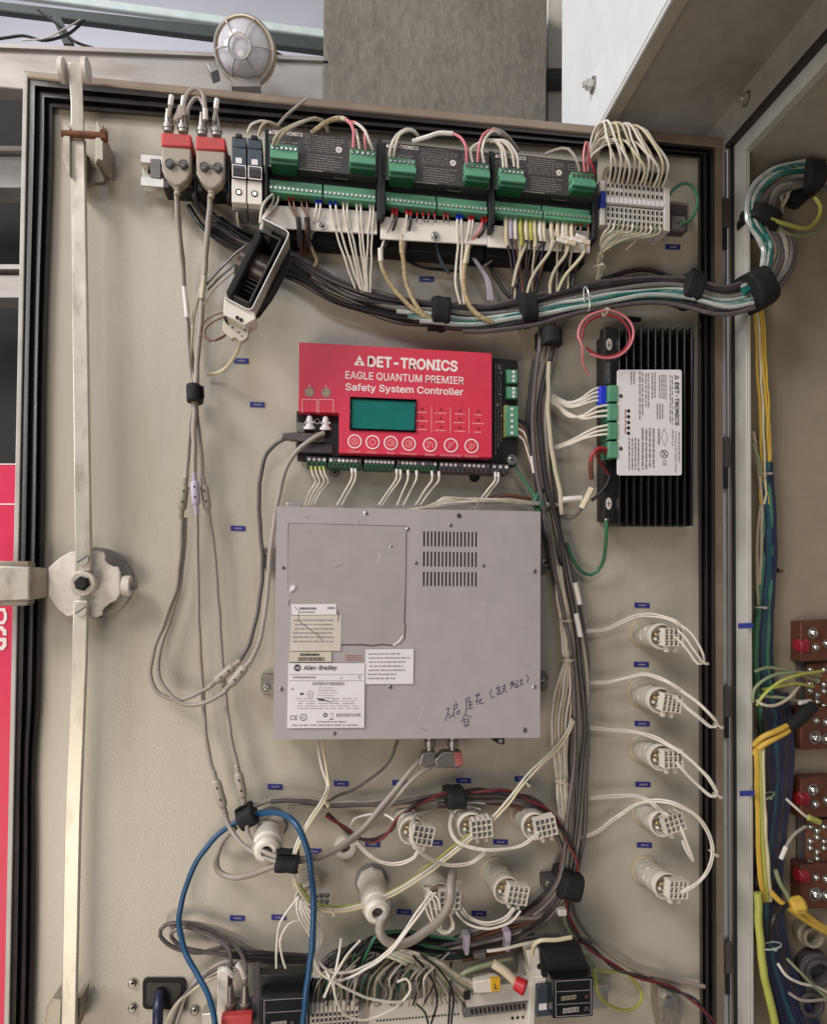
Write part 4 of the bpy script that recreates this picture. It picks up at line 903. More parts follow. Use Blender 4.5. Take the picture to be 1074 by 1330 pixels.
# marker pen writing
m = MB(); ox, oy, kx = 560, 860, 1 / 7.16
for st in ([(138, 440), (165, 428), (150, 490), (128, 548)], [(150, 470), (172, 505)], [(165, 525), (195, 500), (198, 480)], [(225, 365), (232, 385)], [(205, 405), (240, 392), (236, 430), (212, 440)], [(213, 410), (208, 470), (213, 515)], [(240, 460), (265, 452), (262, 480), (238, 488), (240, 460)],
           [(325, 340), (358, 328), (355, 355), (328, 362)], [(322, 345), (328, 430), (318, 480)], [(338, 380), (380, 368)], [(345, 405), (385, 392)], [(362, 366), (360, 430)], [(335, 438), (388, 425)],
           [(405, 318), (455, 300)], [(420, 295), (430, 330)], [(438, 285), (440, 318)], [(430, 335), (415, 370)], [(425, 355), (430, 400)], [(475, 340), (440, 375)], [(450, 345), (455, 390), (492, 382)],
           [(562, 255), (545, 290), (560, 330), (590, 325)], [(618, 225), (605, 255)], [(612, 245), (645, 232)], [(628, 240), (630, 300)], [(612, 270), (645, 262)], [(612, 285), (615, 305), (648, 295), (648, 275)], [(665, 225), (690, 215)], [(660, 250), (695, 240)], [(680, 210), (675, 255), (658, 295)], [(678, 255), (700, 285)],
           [(740, 185), (735, 215)], [(740, 195), (770, 185)], [(755, 175), (750, 230), (735, 250)], [(745, 215), (790, 200)], [(765, 200), (785, 240), (800, 235)], [(790, 170), (810, 185)], [(800, 200), (795, 230), (812, 222)], [(820, 180), (850, 165)], [(838, 160), (838, 200), (820, 225)], [(840, 195), (855, 215)], [(885, 120), (905, 150), (890, 190)],
           [(310, 490), (280, 560)], [(312, 490), (375, 512)], [(305, 535), (350, 528)], [(305, 540), (308, 590), (345, 580), (348, 535)], [(315, 560), (342, 554)], [(308, 605), (350, 590)]):
    m.stroke([(ox + a * kx, oy + b * kx) for a, b in st], GD + .35, .8, 'ink')
m.build('handwriting', parent=GB, root=GB)
# mounting lugs and connectors
def lug(quad, sx, sy):
    m = MB(); m.prism(quad, 0, 12, 'dull_steel'); m.cyl(sx, sy, 12, 15, 4.8, 'zinc', 14); screw(m, sx, sy, 15, 3.6, 'steel', True, 3); m.build('mounting_lug', parent=GB, root=GB, bevel=1)
lug([(339, 877), (358, 876), (358, 903), (344, 903), (339, 897)], 346, 894); lug([(700, 724), (718, 726), (720, 741), (700, 741)], 709, 731); lug([(700, 871), (708, 872), (713, 880), (711, 893), (700, 893)], 707, 887); lug([(340, 712), (358, 712), (358, 740), (340, 738)], 347, 722)
MB().prism([(372, 653), (392, 653), (392, 659), (372, 659)], 30, 60, 'zinc').build('top_hook', parent=GB, root=GB, bevel=.6)
for x in (558, 588):
    p = P(x, 957, 48); k = mpp(x, 957, 48); m = MB(); m.lathe(p, (0, 0, -1), [(0, 5.5 * k), (4 * k, 5.5 * k), (4.5 * k, 7.5 * k), (12 * k, 7.5 * k), (13 * k, 5.5 * k), (20 * k, 5 * k)], 'dull_steel', 18); m.build('coax_socket', parent=GB, root=GB)
m = MB(); m.prism([(640, 957), (655, 957), (655, 967), (648, 967), (640, 962)], 30, 55, 'black'); m.cyl(650, 963, 50, 56, 3, 'zinc', 10); m.build('earth_stud', parent=GB, root=GB)
for i, (pts, mk) in enumerate((([(549, 978), (566, 976), (566, 992), (560, 997), (543, 995)], 'dull_steel'), ([(575, 977), (599, 976), (601, 994), (597, 998), (566, 998), (564, 988)], 'dull_steel'))):
    m = MB(); m.prism(pts, 40, 56, mk); o = single(m, 'elbow_plug', ('left steel elbow plug under the grey box', 'right steel elbow plug with a reddish end under the grey box')[i], 'plug', bevel=2)
    if i: MB().prism([(590, 978), (600, 977), (601.5, 994), (592, 996)], 39, 57, 'print_red').build('red_band', parent=o, bevel=1)

# ---------------------------------------------------------------- black finned power module
ps = thing('power_module', 'black finned power module with a sideways white label at the right of the door', 'power supply', 842, 550, 0)
MB().prism([(784.5, 434), (902, 440), (900, 682), (785, 676)], 2, 28, 'black').build('base', parent=ps, root=ps, bevel=.8)
for i in range(11):
    x = 804 + i * 9.4
    MB().prism([(x, 424), (x + 2.4, 424.2), (x + 2.4, 683), (x, 682.7)], 28, 62, 'gloss_black').build('fin', parent=ps, root=ps, bevel=.5)
MB().prism([(785, 424), (799, 425), (799, 680), (785, 678)], 30, 46, 'black').build('left_block', parent=ps, root=ps, bevel=.8)
lq = [(801.9, 479.2), (884.9, 482), (885.5, 618.5), (801.3, 616.2)]
m = MB(); o_ = rrect(801.8, 480, 885.3, 617.3, 3); m.prism(o_, 62, 64, 'paper'); lo_ = m.build('label_plate', parent=ps, root=ps)
m = MB(); d = 64.4
m.stroke([(876.8, 492.3), (876.8, 487.3), (881.4, 489.8), (876.8, 492.3)], d, .9, 'print_ink')
def vtext(s, x, y0, y1, h, mk, bold=0):
    text(m, s, (x, y0), (x + (y1 - y0) * .004, y1), h, d, mk, bold=bold)
vtext('DET-TRONICS', 876.6, 496.6, 552, 4.8, 'print_ink', .045)
vtext('POWER DISTRIBUTION', 876.3, 560, 613, 1.9, 'print_ink'); vtext('MODULE', 872.4, 558, 579, 2, 'print_ink'); 
for x0, x1, ya, yb, n, sd in ((869, 874.5, 486, 552, 2, 51), (855, 866, 486, 520, 4, 52), (845, 852, 483, 518, 2, 53), (837, 843.5, 483, 532, 2, 54), (829, 836, 482, 545, 2, 55), (818, 825, 482, 500, 2, 56), (852, 862, 524, 545, 3, 57), (853, 858, 556, 579, 1, 58), (832, 851, 555, 610, 4, 59), (815, 831, 568, 612, 4, 60), (880, 883.4, 560, 602, 1, 61)):
    dashes(m, [(x0, ya), (x1, ya), (x1, yb), (x0, yb)], n, d, 'print_grey', .9, .45, .12, sd, vertical=True)
m.stroke([(862.5, 556), (867, 568), (863, 579), (858.5, 568), (862.5, 556)], d, .6, 'print_grey'); m.ring(862.4, 589.5, d, 5, .9, 'print_ink', 24); m.stroke([(860, 586), (865, 592)], d, 1, 'print_ink'); m.stroke([(861, 592.5), (864, 586.5)], d, .8, 'print_ink')
vtext('CE', 861, 597, 605, 4, 'print_ink'); 
for y in (533.5, 541, 548.5, 555.5, 562.5): m.cyl(816.2, y, 64, 64.5, 2.2, 'hole', 14)
for y in (514, 582.5): m.cyl(806.3, y, 64, 64.6, 2.4, 'dark_grey', 10)
dashes(m, [(810.5, 530), (813.5, 530), (813.5, 566), (810.5, 566)], 1, d, 'print_red', .9, .5, .15, 62, vertical=True)
m.build('print', parent=lo_, root=ps)
for y0, y1 in ((500, 521), (524, 545.5), (548.5, 570), (573, 594.5)):
    m = MB(); m.rect(788, y0, 799, y1, 40, 60, 'green_dark'); m.rect(791, y0, 802.5, y1, 40, 66, 'green'); o = m.build('green_plug', parent=ps, root=ps, bevel=.6)
m = MB(); m.rect(780, 501, 788.5, 525, 44, 58, 'blue_ferrule'); m.build('blue_plug', parent=ps, root=ps, bevel=.6)
for x, y in ((791, 447), (790.5, 654)):
    m = MB(); c = P(x, y, 46.4); k = mpp(x, y, 46); m.add([c + Vector((3.8 * k * math.cos(a), 0, 7.4 * k * math.sin(a))) for a in [j * math.pi / 14 for j in range(28)]], [tuple(range(28))], 'paper_old'); m.stroke([(x - 2, y), (x + 2.5, y)], 46.8, .8, 'print_ink'); m.stroke([(x, y - 4), (x, y + 4)], 46.8, .8, 'print_ink'); m.stroke([(x - 1.5, y + 2), (x + 1.5, y + 2)], 46.8, .5, 'print_ink'); m.build('earth_sticker', parent=ps, root=ps)
m = MB(); m.flat([(786, 470), (793, 469), (793, 499), (786, 499)], 46.4, 'slate'); dashes(m, [(787, 472), (792, 471), (792, 498), (787, 498)], 3, 46.7, 'print_grey', .8, .4, .12, 63, vertical=True); m.build('side_label', parent=ps, root=ps)
m = MB(); screw(m, 788, 676, 46, 3, 'steel'); m.build('earth_screw', parent=ps, root=ps)

# ---------------------------------------------------------------- indicator lamps
IG = 'indicator lamps mounted through the door'
BX, BY = 834, 822
il = thing('indicator_lamp', 'topmost indicator lamp of the right-hand column', 'indicator lamp', BX, BY, 0, IG)
k = mpp(BX, BY, 0); p = P(BX, BY, 0); ax = Vector((0, -1, 0))
MB().lathe(p, ax, [(0, 17.5 * k), (.003, 17.5 * k), (.004, 16 * k)], 'w_ivory', 32).build('washer', parent=il, root=il)
MB().lathe(p + ax * .004, ax, [(0, 15.6 * k), (.010, 15.6 * k), (.0105, 14 * k)], 'lamp_clear', 8).build('lock_nut', parent=il, root=il, bevel=.8)
MB().lathe(p + ax * .016, ax, [(0, 14.4 * k), (.009, 14.4 * k), (.010, 13.2 * k), (.013, 13.2 * k), (.014, 14.6 * k), (.020, 14.6 * k), (.021, 13.6 * k), (.030, 13.6 * k)], 'lamp_clear', 28).build('body', parent=il, root=il)
MB().lathe(p + ax * .046, ax, [(0, 14.6 * k), (.009, 15.2 * k), (.0095, 14.6 * k), (.0095, 13.6 * k), (.003, 13.0 * k), (.002, 9 * k)], 'white_plastic', 28, cap=False).build('front_ring', parent=il, root=il)
MB().lathe(p + ax * .0475, ax, [(0, 13 * k), (.0008, 13 * k)], 'beige', 20).build('inner_disc', parent=il, root=il)
m = MB()
for dx, dz, mk, r in ((-6, 2, 'brass', 2.2), (-3, -5, 'steel', 1.6), (-7, -3, 'white_plastic', 2), (-1, 6, 'steel', 1.4)): m.lathe(p + ax * .048 + Vector((dx * k, 0, dz * k)), ax, [(0, r * k), (.006, r * k), (.007, r * .6 * k)], mk, 10)
m.build('contacts', parent=il, root=il)
def lattice(nx, nz, sx, sz, x0, z0):
    """clamp block: walls round the wire openings"""
    m = MB(); w = 1.0 * k
    cx = p + ax * .058 + Vector((x0 * k, 0, z0 * k))
    for i in range(nx + 1):
        m.box(cx + Vector(((i - nx / 2) * sx * k, 0, 0)), w, .017, nz * sz * k + w, 'white_plastic')
    for j in range(nz + 1):
        m.box(cx + Vector((0, .0003, (j - nz / 2) * sz * k)), nx * sx * k + w * .96, .0163, w, 'white_plastic')
    m.box(cx + Vector((0, .004, 0)), nx * sx * k, .006, nz * sz * k, 'hole')
    return m
lt = lattice(4, 3, 5.6, 6.4, 10, 0); lt.build('clamp_block', parent=il, root=il)
m = MB()
for i in range(4):
    for j in range(3): m.lathe(p + ax * .0585 + Vector(((10 + (i - 1.5) * 5.6) * k, 0, (j - 1) * 6.4 * k)), ax, [(0, 1.5 * k), (.004, 1.5 * k)], 'steel', 7)
m.build('clamp_screws', parent=il, root=il, kind='stuff')
m = MB()
for i in (-1, 1): m.box(p + ax * .055 + Vector(((10 + i * 5) * k, 0, -13 * k)), 3 * k, .010, 9 * k, 'white_plastic')
m.build('clamp_leg', parent=il, root=il)
for bx, by, lab in ((831, 899, 'second indicator lamp from the top in the right-hand column'), (834, 972, 'third indicator lamp from the top in the right-hand column'), (837, 1054, 'fourth indicator lamp from the top, with a long white wire looping over it'), (837, 1130, 'lowest indicator lamp of the right-hand column'),
                    (525.5, 1060, 'indicator lamp at the left of the middle row under the grey box'), (601, 1052, 'indicator lamp in the middle of the row under the grey box'), (680, 1056, 'indicator lamp at the right of the middle row, beside the vertical cable bundle'),
                    (642, 1132, 'indicator lamp at the right of the lowest row, casting a dark shadow'), (558.8, 1140, 'indicator lamp of the lowest row partly hidden by a grey conduit'), (399, 1144, 'indicator lamp behind the blue cable')):
    c = copy_tree(il, off=P(bx, by, 0) - P(BX, BY, 0)); c['label'] = lab; c.rotation_euler = (R_.uniform(-.05, .05), R_.uniform(-.3, .25), R_.uniform(-.05, .05))

# ---------------------------------------------------------------- cable glands
GG = 'white cable glands through the door'
gl = thing('cable_gland', 'white cable gland beneath the black strap at the left', 'cable gland', 352, 1070, 0, GG)
p = P(352, 1070, 0); k = mpp(352, 1070, 0); ax = Vector((0, -1, 0))
MB().lathe(p, ax, [(0, 22 * k), (.004, 22 * k), (.005, 20 * k)], 'mid_grey', 32).build('washer', parent=gl, root=gl)
MB().lathe(p + ax * .005, ax, [(0, 19.5 * k), (.012, 19.5 * k)], 'white_plastic', 8).build('lock_nut', parent=gl, root=gl, bevel=1)
MB().lathe(p + ax * .017, ax, [(0, 18 * k), (.04, 17.5 * k), (.042, 18.5 * k), (.056, 18 * k), (.058, 16 * k)], 'white_plastic', 28).build('body', parent=gl, root=gl)
MB().lathe(p + ax * .075, ax, [(0, 16 * k), (.012, 15 * k), (.016, 11 * k), (.016, 7 * k), (.008, 6.6 * k)], 'white_plastic', 28, cap=False).build('cap', parent=gl, root=gl)
MB().lathe(p + ax * .080, ax, [(0, 7 * k), (.004, 7 * k)], 'dark_grey', 20).build('bore', parent=gl, root=gl)
c = copy_tree(gl, off=P(482, 1143, 0) - P(352, 1070, 0)); c['label'] = 'white cable gland in the lowest row with a grey conduit leaving it'
m = MB(); m.lathe(P(448, 1098, 0), (0, -1, 0), [(0, 14 * k), (.012, 14 * k), (.013, 12 * k), (.013, 7 * k), (.004, 6.5 * k)], 'white_plastic', 24, cap=False); m.lathe(P(448, 1098, 3), (0, -1, 0), [(0, 7 * k), (.003, 7 * k)], 'dark_grey', 18)
single(m, 'hole_plug', 'small white round hole plug between the two middle rows', 'plug')

# ---------------------------------------------------------------- small blue name tags
def name_tag(x, y, lab, w=19, h=6.5, d=0, cab_=False, sl=.03):
    m = MB()
    if cab_:
        c = [ray_cab(a, b) - EI * .0003 for a, b in q4(x - w / 2, y - h / 2, x + w / 2, y + h / 2, -.03)]
        m.loft([c, [v - EI * .0009 for v in c]], 'blue_label'); o = single(m, 'name_tag', lab, 'name tag', 'blue name tags'); return o
    q = q4(x - w / 2, y - h / 2, x + w / 2, y + h / 2, sl); m.prism(q, d, d + 1.2, 'blue_label')
    o = single(m, 'name_tag', lab, 'name tag', 'blue name tags')
    m = MB(); dashes(m, sub(q, .25, .25, .8, .75), 1, d + 1.45, 'print_faint', .9, .6, .2, int(x)); m.build('print', parent=o)
    return o
for x, y, lab in ((313, 468, 'blue name tag below the dangling fan'), (334, 525, 'blue name tag left of the red controller'), (309, 686, 'blue name tag left of the top corner of the grey box'), (554, 362, 'blue name tag behind the wires of the middle module'), (874, 320, 'blue name tag below the right end of the upper rail'),
                  (357, 1022, 'blue name tag right of the two lower cable couplers'), (443, 1018, 'blue name tag right of the two white wires below the grey box'), (519, 1017, 'blue name tag half hidden by the coax cables'), (602, 1014, 'blue name tag above the middle lamp of the row'), (678, 1012, 'blue name tag crossed by the long cream wires'), (484, 1097, 'blue name tag left of the left lamp of the middle row'), (565, 1095, 'blue name tag between two lamps of the middle row'), (650, 1094, 'blue name tag behind the wires of the middle lamp'), (408, 1106, 'blue name tag behind the thick blue cable'),
                  (308, 1193, 'blue name tag right of the blue cable, low on the door'), (362, 1192, 'blue name tag beside the loose white wire ends'), (525, 1185, 'blue name tag right of the lower cable gland'), (622, 1187, 'blue name tag left of the lamp with the dark shadow'), (684, 1187, 'blue name tag right of the lamp with the dark shadow'),
                  (834, 786, 'blue name tag above the topmost lamp of the right-hand column'), (833, 863, 'blue name tag above the second lamp of the right-hand column'), (834, 940, 'blue name tag above the third lamp of the right-hand column'), (835, 1019, 'blue name tag above the fourth lamp of the right-hand column'), (837, 1098, 'blue name tag above the lowest lamp of the right-hand column')):
    name_tag(x, y, lab)
name_tag(969, 813, 'upper blue name tag on the front flange of the cabinet', cab_=True); name_tag(971, 1031, 'lower blue name tag on the front flange of the cabinet', cab_=True)

# ---------------------------------------------------------------- equipment along the bottom edge
lr = thing('lower_rail', 'steel mounting rail along the bottom edge of the picture', 'mounting rail', 540, 1310, 0)
MB().prism([(262, 1318), (790, 1280), (790, 1310), (262, 1352)], 6, 24, 'zinc').build('rail_profile', parent=lr, root=lr, bevel=1)
tb_ = thing('tap_box', 'lower tap box with a red cap, cut off by the bottom picture edge', 'tap box', 306, 1320, 0)
MB().prism([(287, 1322), (328, 1319), (328, 1338), (287, 1340)], 62, 74, 'cap_red').build('red_cap', parent=tb_, root=tb_, bevel=2)
MB().prism([(290, 1334), (326, 1332), (326, 1360), (290, 1360)], 6, 62, 'dark_grey').build('rail_foot', parent=tb_, root=tb_)
MB().prism([(282, 1262), (296, 1261), (296, 1340), (282, 1342)], 50, 60, 'white_plastic').build('end_clamp', parent=tb_, root=tb_, bevel=1)
MB().prism([(328, 1256), (338, 1255), (338, 1340), (328, 1340)], 50, 60, 'dark_grey').build('end_clamp', parent=tb_, root=tb_, bevel=1)
for x in (299, 318):
    p = P(x, 1321, 54); k = mpp(x, 1321, 54); m = MB(); m.lathe(p, (0, -.1, 1), [(0, 7 * k), (8 * k, 7 * k), (8.5 * k, 8 * k), (20 * k, 8 * k), (21 * k, 6 * k), (32 * k, 5 * k), (44 * k, 3.5 * k)], 'dull_steel', 18); m.build('coax_plug', parent=tb_, root=tb_)
def counter(nm, lab, box, face, d0, d1, rows):
    t = thing(nm, lab, 'counter', face[0][0], face[0][1], d0)
    MB().prism(box, d0, d1 - 26, 'black').build('base', parent=t, root=t, bevel=1)
    MB().prism(face, d0, d1, 'gloss_black').build('case', parent=t, root=t, bevel=1.2)
    MB().prism(sub(face, .1, .45, .9, .95), 20, d0 + 1, 'matt_black').build('rail_foot', parent=t, root=t)
    m = MB(); f = sub(face, .08, .05, .95, .95); m.stroke(f + [f[0]], d1 + .3, .9, 'print_faint')
    for v in rows[:-1] if len(rows) > 1 else []: m.stroke([bil(f, .04, v + .0), bil(f, .96, v)], d1 + .3, .8, 'print_faint')
    m.build('outline', parent=t, root=t)
    return t, f
ct2, f = counter('hour_counter', 'black two-window hour counter at the right of the lower rail', [(700, 1229), (752, 1226), (757, 1262), (704, 1272)], [(717, 1273), (770, 1270), (770, 1321), (718, 1324)], 50, 92, (.3, .66, 1))
MB().prism([(702, 1232), (754, 1229), (769, 1266), (716, 1272)], 52, 74, 'matt_black').build('shoulder', parent=ct2, root=ct2, bevel=1)
m = MB(); D2 = 92.6
text(m, '000000', bil(f, .16, .56), bil(f, .58, .53), 5.2, D2, 'w_cream', shear=.1); text(m, 'H', bil(f, .84, .53), bil(f, .91, .525), 4, D2, 'print_red')
text(m, '0000001', bil(f, .2, .92), bil(f, .66, .89), 6, D2, 'print_white', shear=.1); m.stroke([bil(f, .8, .88), bil(f, .84, .88), bil(f, .84, .78), bil(f, .9, .78), bil(f, .9, .86), bil(f, .95, .86)], D2, .7, 'print_grey')
m.build('digits', parent=ct2, root=ct2)
ct3, f = counter('hour_counter', 'black counter behind the blue cable at the left of the lower rail', [(337, 1268), (402, 1264), (402, 1292), (337, 1298)], [(338, 1298), (402, 1294), (402, 1344), (338, 1348)], 44, 88, (.36, 1))
m = MB(); text(m, '000000', bil(f, .16, .78), bil(f, .52, .75), 6, 88.6, 'print_white', shear=.1); text(m, 'H', bil(f, .62, .74), bil(f, .68, .735), 4, 88.6, 'print_grey'); m.build('digits', parent=ct3, root=ct3)
m = MB()
fz = thing('fuse_holder', 'pale grey fuse holder left of the two-window counter', 'fuse holder', 705, 1290, 0)
MB().prism([(684, 1236), (700, 1233), (712, 1246), (712, 1268), (690, 1272)], 40, 62, 'white_plastic').build('upper_body', parent=fz, root=fz, bevel=1)
MB().prism([(690, 1270), (714, 1267), (718, 1281), (696, 1286), (694, 1340), (686, 1340)], 10, 66, 'white_plastic').build('body', parent=fz, root=fz, bevel=1)
MB().prism([(697, 1282), (718, 1279), (717, 1320), (697, 1322)], 10, 72, 'slate').build('lever', parent=fz, root=fz, bevel=1)
MB().prism([(700, 1305), (710, 1304), (710, 1312), (700, 1313)], 72, 73, 'paper').build('white_tag', parent=fz, root=fz)
m = MB(); m.cyl(701, 1256, 61, 62.8, 3.6, 'hole', 12); m.build('screw_hole', parent=fz, root=fz)
# lower terminal blocks
for j, (q, n, lab, gname) in enumerate((([(398, 1305), (466, 1300), (466, 1340), (398, 1346)], 12, 'thin beige terminal block below the blue cable, one of a tight row', 'beige terminal blocks on the lower rail'), )):
    for i in range(n):
        a = sub(q, i / n + .008, 0, (i + 1) / n - .008, 1); m = MB(); m.prism(a, 10, 58, 'cream'); m.prism(sub(a, 0, -.5, 1, .0), 10, 44, 'terminal_grey'); o = single(m, 'terminal_block', lab, 'terminal block', gname, bevel=.3)
        m = MB()
        for v in (-.35, -.15): m.prism(sub(a, .25, v - .05, .75, v + .05), 40, 44.5, 'hole')
        for v in (.38, .55, .72): m.prism(sub(a, .2, v - .05, .8, v + .05), 50, 58.5, 'hole')
        m.build('wire_hole', parent=o, kind='stuff')
rel = thing('relay_module', 'long cream relay module with a row of dark slots on the lower rail', 'relay module', 600, 1300, 0)
MB().prism([(480, 1304), (692, 1284), (692, 1340), (480, 1346)], 10, 46, 'cream').build('base', parent=rel, root=rel, bevel=1)
MB().prism([(606, 1284), (690, 1276), (690, 1300), (606, 1310)], 46, 62, 'terminal_grey').build('upper_body', parent=rel, root=rel, bevel=1)
MB().prism([(602, 1310), (692, 1300), (692, 1312), (602, 1323)], 46, 58, 'mid_grey').build('slot_strip', parent=rel, root=rel, bevel=.6)
for i in range(13):
    x = 611 + i * 5.6; y = 1312 - i * .62
    MB().prism([(x, y), (x + 3, y - .3), (x + 4, y + 6), (x + 1, y + 6.3)], 56, 58.6, 'hole').build('slot', parent=rel, root=rel)
MB().prism([(602, 1284), (610, 1283), (611, 1299), (603, 1300)], 46, 66, 'black').build('key', parent=rel, root=rel, bevel=.6)
m = MB()
for i in range(26): m.prism(q4(489 + i * 4.2, 1326 - i * .35, 491 + i * 4.2, 1328 - i * .35), 46, 47, 'hole')
for i in range(3): m.prism(q4(664 + i * 7, 1322 - i * .6, 667 + i * 7, 1325 - i * .6), 46, 47, 'hole')
m.build('pin_holes', parent=rel, root=rel, kind='stuff')
m = MB(); m.prism([(616, 1276), (640, 1272), (650, 1274), (650, 1288), (640, 1290), (616, 1291)], 62, 78, 'white_plastic'); o = single(m, 'relay', 'white plug-in relay with a yellow tag on the cream module', 'relay', bevel=1)
MB().prism([(637, 1273), (650, 1272), (650, 1288), (638, 1289)], 74, 80, 'yellow_tag').build('yellow_tag', parent=o, bevel=.6); m = MB(); text(m, 'L', (642, 1285), (646, 1285), 6, 80.4, 'print_ink', bold=.03); m.build('letter', parent=o)
m = MB(); q_ = [P(*a) for a in spline([(640, 1252, 70), (655, 1262, 74), (668, 1274, 76), (676, 1280, 76)], 4)]; m.tube(q_, [.004, .005, .006, .007][:1] * len(q_) if False else .0055, 'sleeve_beige', 10); o = single(m, 'sleeved_plug', 'beige sleeve ending in a round red cap at the bottom', 'plug')
m = MB(); m.lathe(P(669, 1277, 80), (.8, -.5, -.25), [(0, .008), (.012, .0095), (.014, .008)], 'red_ferrule', 16); m.build('red_cap', parent=o)
for x, y, lab in ((607, 1228, 'left pale cable clip above the bottom modules'), (660, 1224, 'right pale cable clip above the bottom modules')):
    m = MB(); m.prism([(x - 5, y - 12), (x + 4, y - 13), (x + 4, y - 4), (x + 2, y + 14), (x - 3, y + 14), (x - 3, y - 4)], 40, 56, 'lilac_plastic'); single(m, 'cable_clip', lab, 'cable clip', bevel=1.2)
m = MB(); m.prism([(616, 1240), (631, 1238), (631, 1246), (616, 1247)], 50, 58, 'mid_grey'); single(m, 'rail_clip', 'small grey square clip below the left cable clip', 'clip', bevel=.8)
m = MB(); m.prism([(708, 1143), (726, 1140), (726, 1160), (708, 1158)], 2, 26, 'dark_grey'); m.cyl(714, 1150, 20, 28, 5, 'dull_steel', 12); single(m, 'cable_mount', 'small dark metal cable mount left of the lower strap', 'cable mount', bevel=1)
t = thing('earth_bracket', 'rusty metal bracket with a steel bolt at the bottom right of the door', 'bracket', 868, 1305, 0)
MB().prism([(855, 1283), (876, 1286), (884, 1316), (884, 1345), (862, 1345), (858, 1320)], 0, 26, 'bracket_metal').build('plate', parent=t, root=t, bevel=1)
m = MB(); m.cyl(866, 1298, 26, 28, 9, 'zinc', 20); m.lathe(P(866, 1298, 28), (0, -1, 0), [(0, .0075), (.006, .0075)], 'steel', 6); m.lathe(P(866, 1298, 34), (0, -1, 0), [(0, .004), (.006, .0035)], 'steel', 10); m.build('bolt', parent=t, root=t)

# ---------------------------------------------------------------- busbars in the cabinet
for i, (y0, y1, lab) in enumerate(((808, 975, 'upper brown copper busbar block with steel bolts, cut off at the right'), (1012, 1182, 'lower brown copper busbar block with steel bolts, cut off at the right'))):
    t = thing('busbar', lab, 'busbar', 1060, y0, 0, 'busbar blocks on the cabinet side wall')
    d1 = 24
    MB().prism([(1037, y0 + 4), (1046, y0 + 3), (1046, y1 - 3), (1037, y1 - 3)], 0, 8, 'dark_grey').build('shadow_gap_strip', parent=t, root=t, bevel=1)  # dark grey strip painted as the shadow gap beside the busbar
    MB().prism([(1040, y0), (1150, y0 - 8), (1150, y0 + 42), (1040, y0 + 52)], 2, d1, 'busbar').build('copper_bar', parent=t, root=t, bevel=1)
    MB().prism([(1040, y0 + 112), (1150, y0 + 106), (1150, y1 - 6), (1040, y1)], 2, d1, 'busbar').build('copper_bar', parent=t, root=t, bevel=1)
    MB().prism([(1048, y0 + 54), (1150, y0 + 48), (1150, y0 + 104), (1048, y0 + 110)], 2, d1 - 12, 'dark_red' if 0 else 'rust').build('centre_block', parent=t, root=t, bevel=1)
    for yy in ((y0 + 30,) if i == 0 else (y0 + 24, y0 + 124)):
        MB().lathe(P(1044, yy, 17), (-1, -.15, 0), [(0, .013), (.006, .013), (.013, .009)], 'insulator', 6).build('insulator', parent=t, root=t, bevel=1)
    pts = [(1056, y0 + 14, 5.5), (1059, y0 + 33, 4), (1074, y0 + 28, 4), (1060, y0 + 128, 3.5), (1059, y0 + 150, 6.5), (1073, y0 + 130, 4), (1073, y0 + 152, 5)] + [(1052 + (j % 3) * 9, y0 + 62 + (j // 3) * 14 + (j % 2) * 5, 3.4) for j in range(12)]
    for x, y, r in pts:
        dd = d1 if (y < y0 + 52 or y > y0 + 111) else d1 - 12
        m = MB(); m.cyl(x, y, dd, dd + 1.2, r * 1.25, 'dull_steel', 14); kk = mpp(x, y, dd); m.lathe(P(x, y, dd + 1.2), (0, -1, 0), [(0, r * kk), (r * kk * .5, r * .92 * kk), (r * kk * .9, r * .5 * kk), (r * kk, .2 * kk)], 'steel', 12); m.build('bolt', parent=t, root=t)
# ================================================================ wires and cables
# ---- upper bundle from behind the tap boxes to the cabinet
UC = [(252, 262, 12), (272, 288, 18), (305, 312, 22), (345, 330, 22), (390, 352, 24), (430, 376, 26), (470, 392, 28), (515, 404, 30), (570, 409, 32), (625, 412, 32), (680, 404, 34), (735, 393, 34), (790, 381, 36), (845, 375, 38), (892, 378, 42), (940, 390, 50), (975, 383, 50)]
UCC = UC + [(1000, 355, 40), (1008, 325, 36), (998, 296, 36), (988, 280, 38), (993, 255, 40), (1012, 238, 40), (1045, 232, 36), (1090, 236, 30)]
GU1 = 'dark cables of the upper bundle'; GU2 = 'teal and silver screened cables of the upper bundle'; GU3 = 'grey cables of the upper bundle'
lab1 = 'black cable of the upper bundle sweeping under the modules'; lab2 = 'shiny teal and silver screened cable in the upper bundle'; lab3 = 'dark grey cable of the upper bundle running on into the cabinet'
sp = []
for i, lt_ in enumerate((-13, -9, -5, -1, 4, 8, 12)):
    sp.append((lt_, (i % 3) * 6 - 6, 3.3, ('w_char', 'w_black', 'w_char', 'w_dgrey')[i % 4], lab1, GU1, 0.0 if i % 2 else 0.05, 0.55 + .03 * i))
bundle(UC, sp, seed=3, wob=1.8)
sp = []
for i, lt_ in enumerate((-16, -12, -8, -4)): sp.append((lt_, 2 + (i % 2) * 4, 3.2, ('w_dgrey', 'w_char', 'w_dgrey', 'mid_grey')[i % 4], lab3, GU3, 0.18 + .02 * i, 1.0))
for i, lt_ in enumerate((1, 5, 8.5, 12, 15.5, 18)): sp.append((lt_, 8 + (i % 3) * 4, 2.9, ('w_silver', 'w_teal', 'w_silver', 'w_teal', 'w_char', 'w_dgrey')[i], lab2 if i < 4 else lab3, GU2 if i < 4 else GU3, 0.40 + .02 * i, 1.0))
bundle(UCC[:17], sp, seed=11, wob=1.5)
CC = [(968, 386, 54), (990, 372, 50), (1006, 345, 44), (1009, 318, 42), (998, 296, 42), (990, 280, 44), (993, 258, 42), (1010, 238, 40), (1045, 231, 36), (1100, 236, 30)]
sp = []
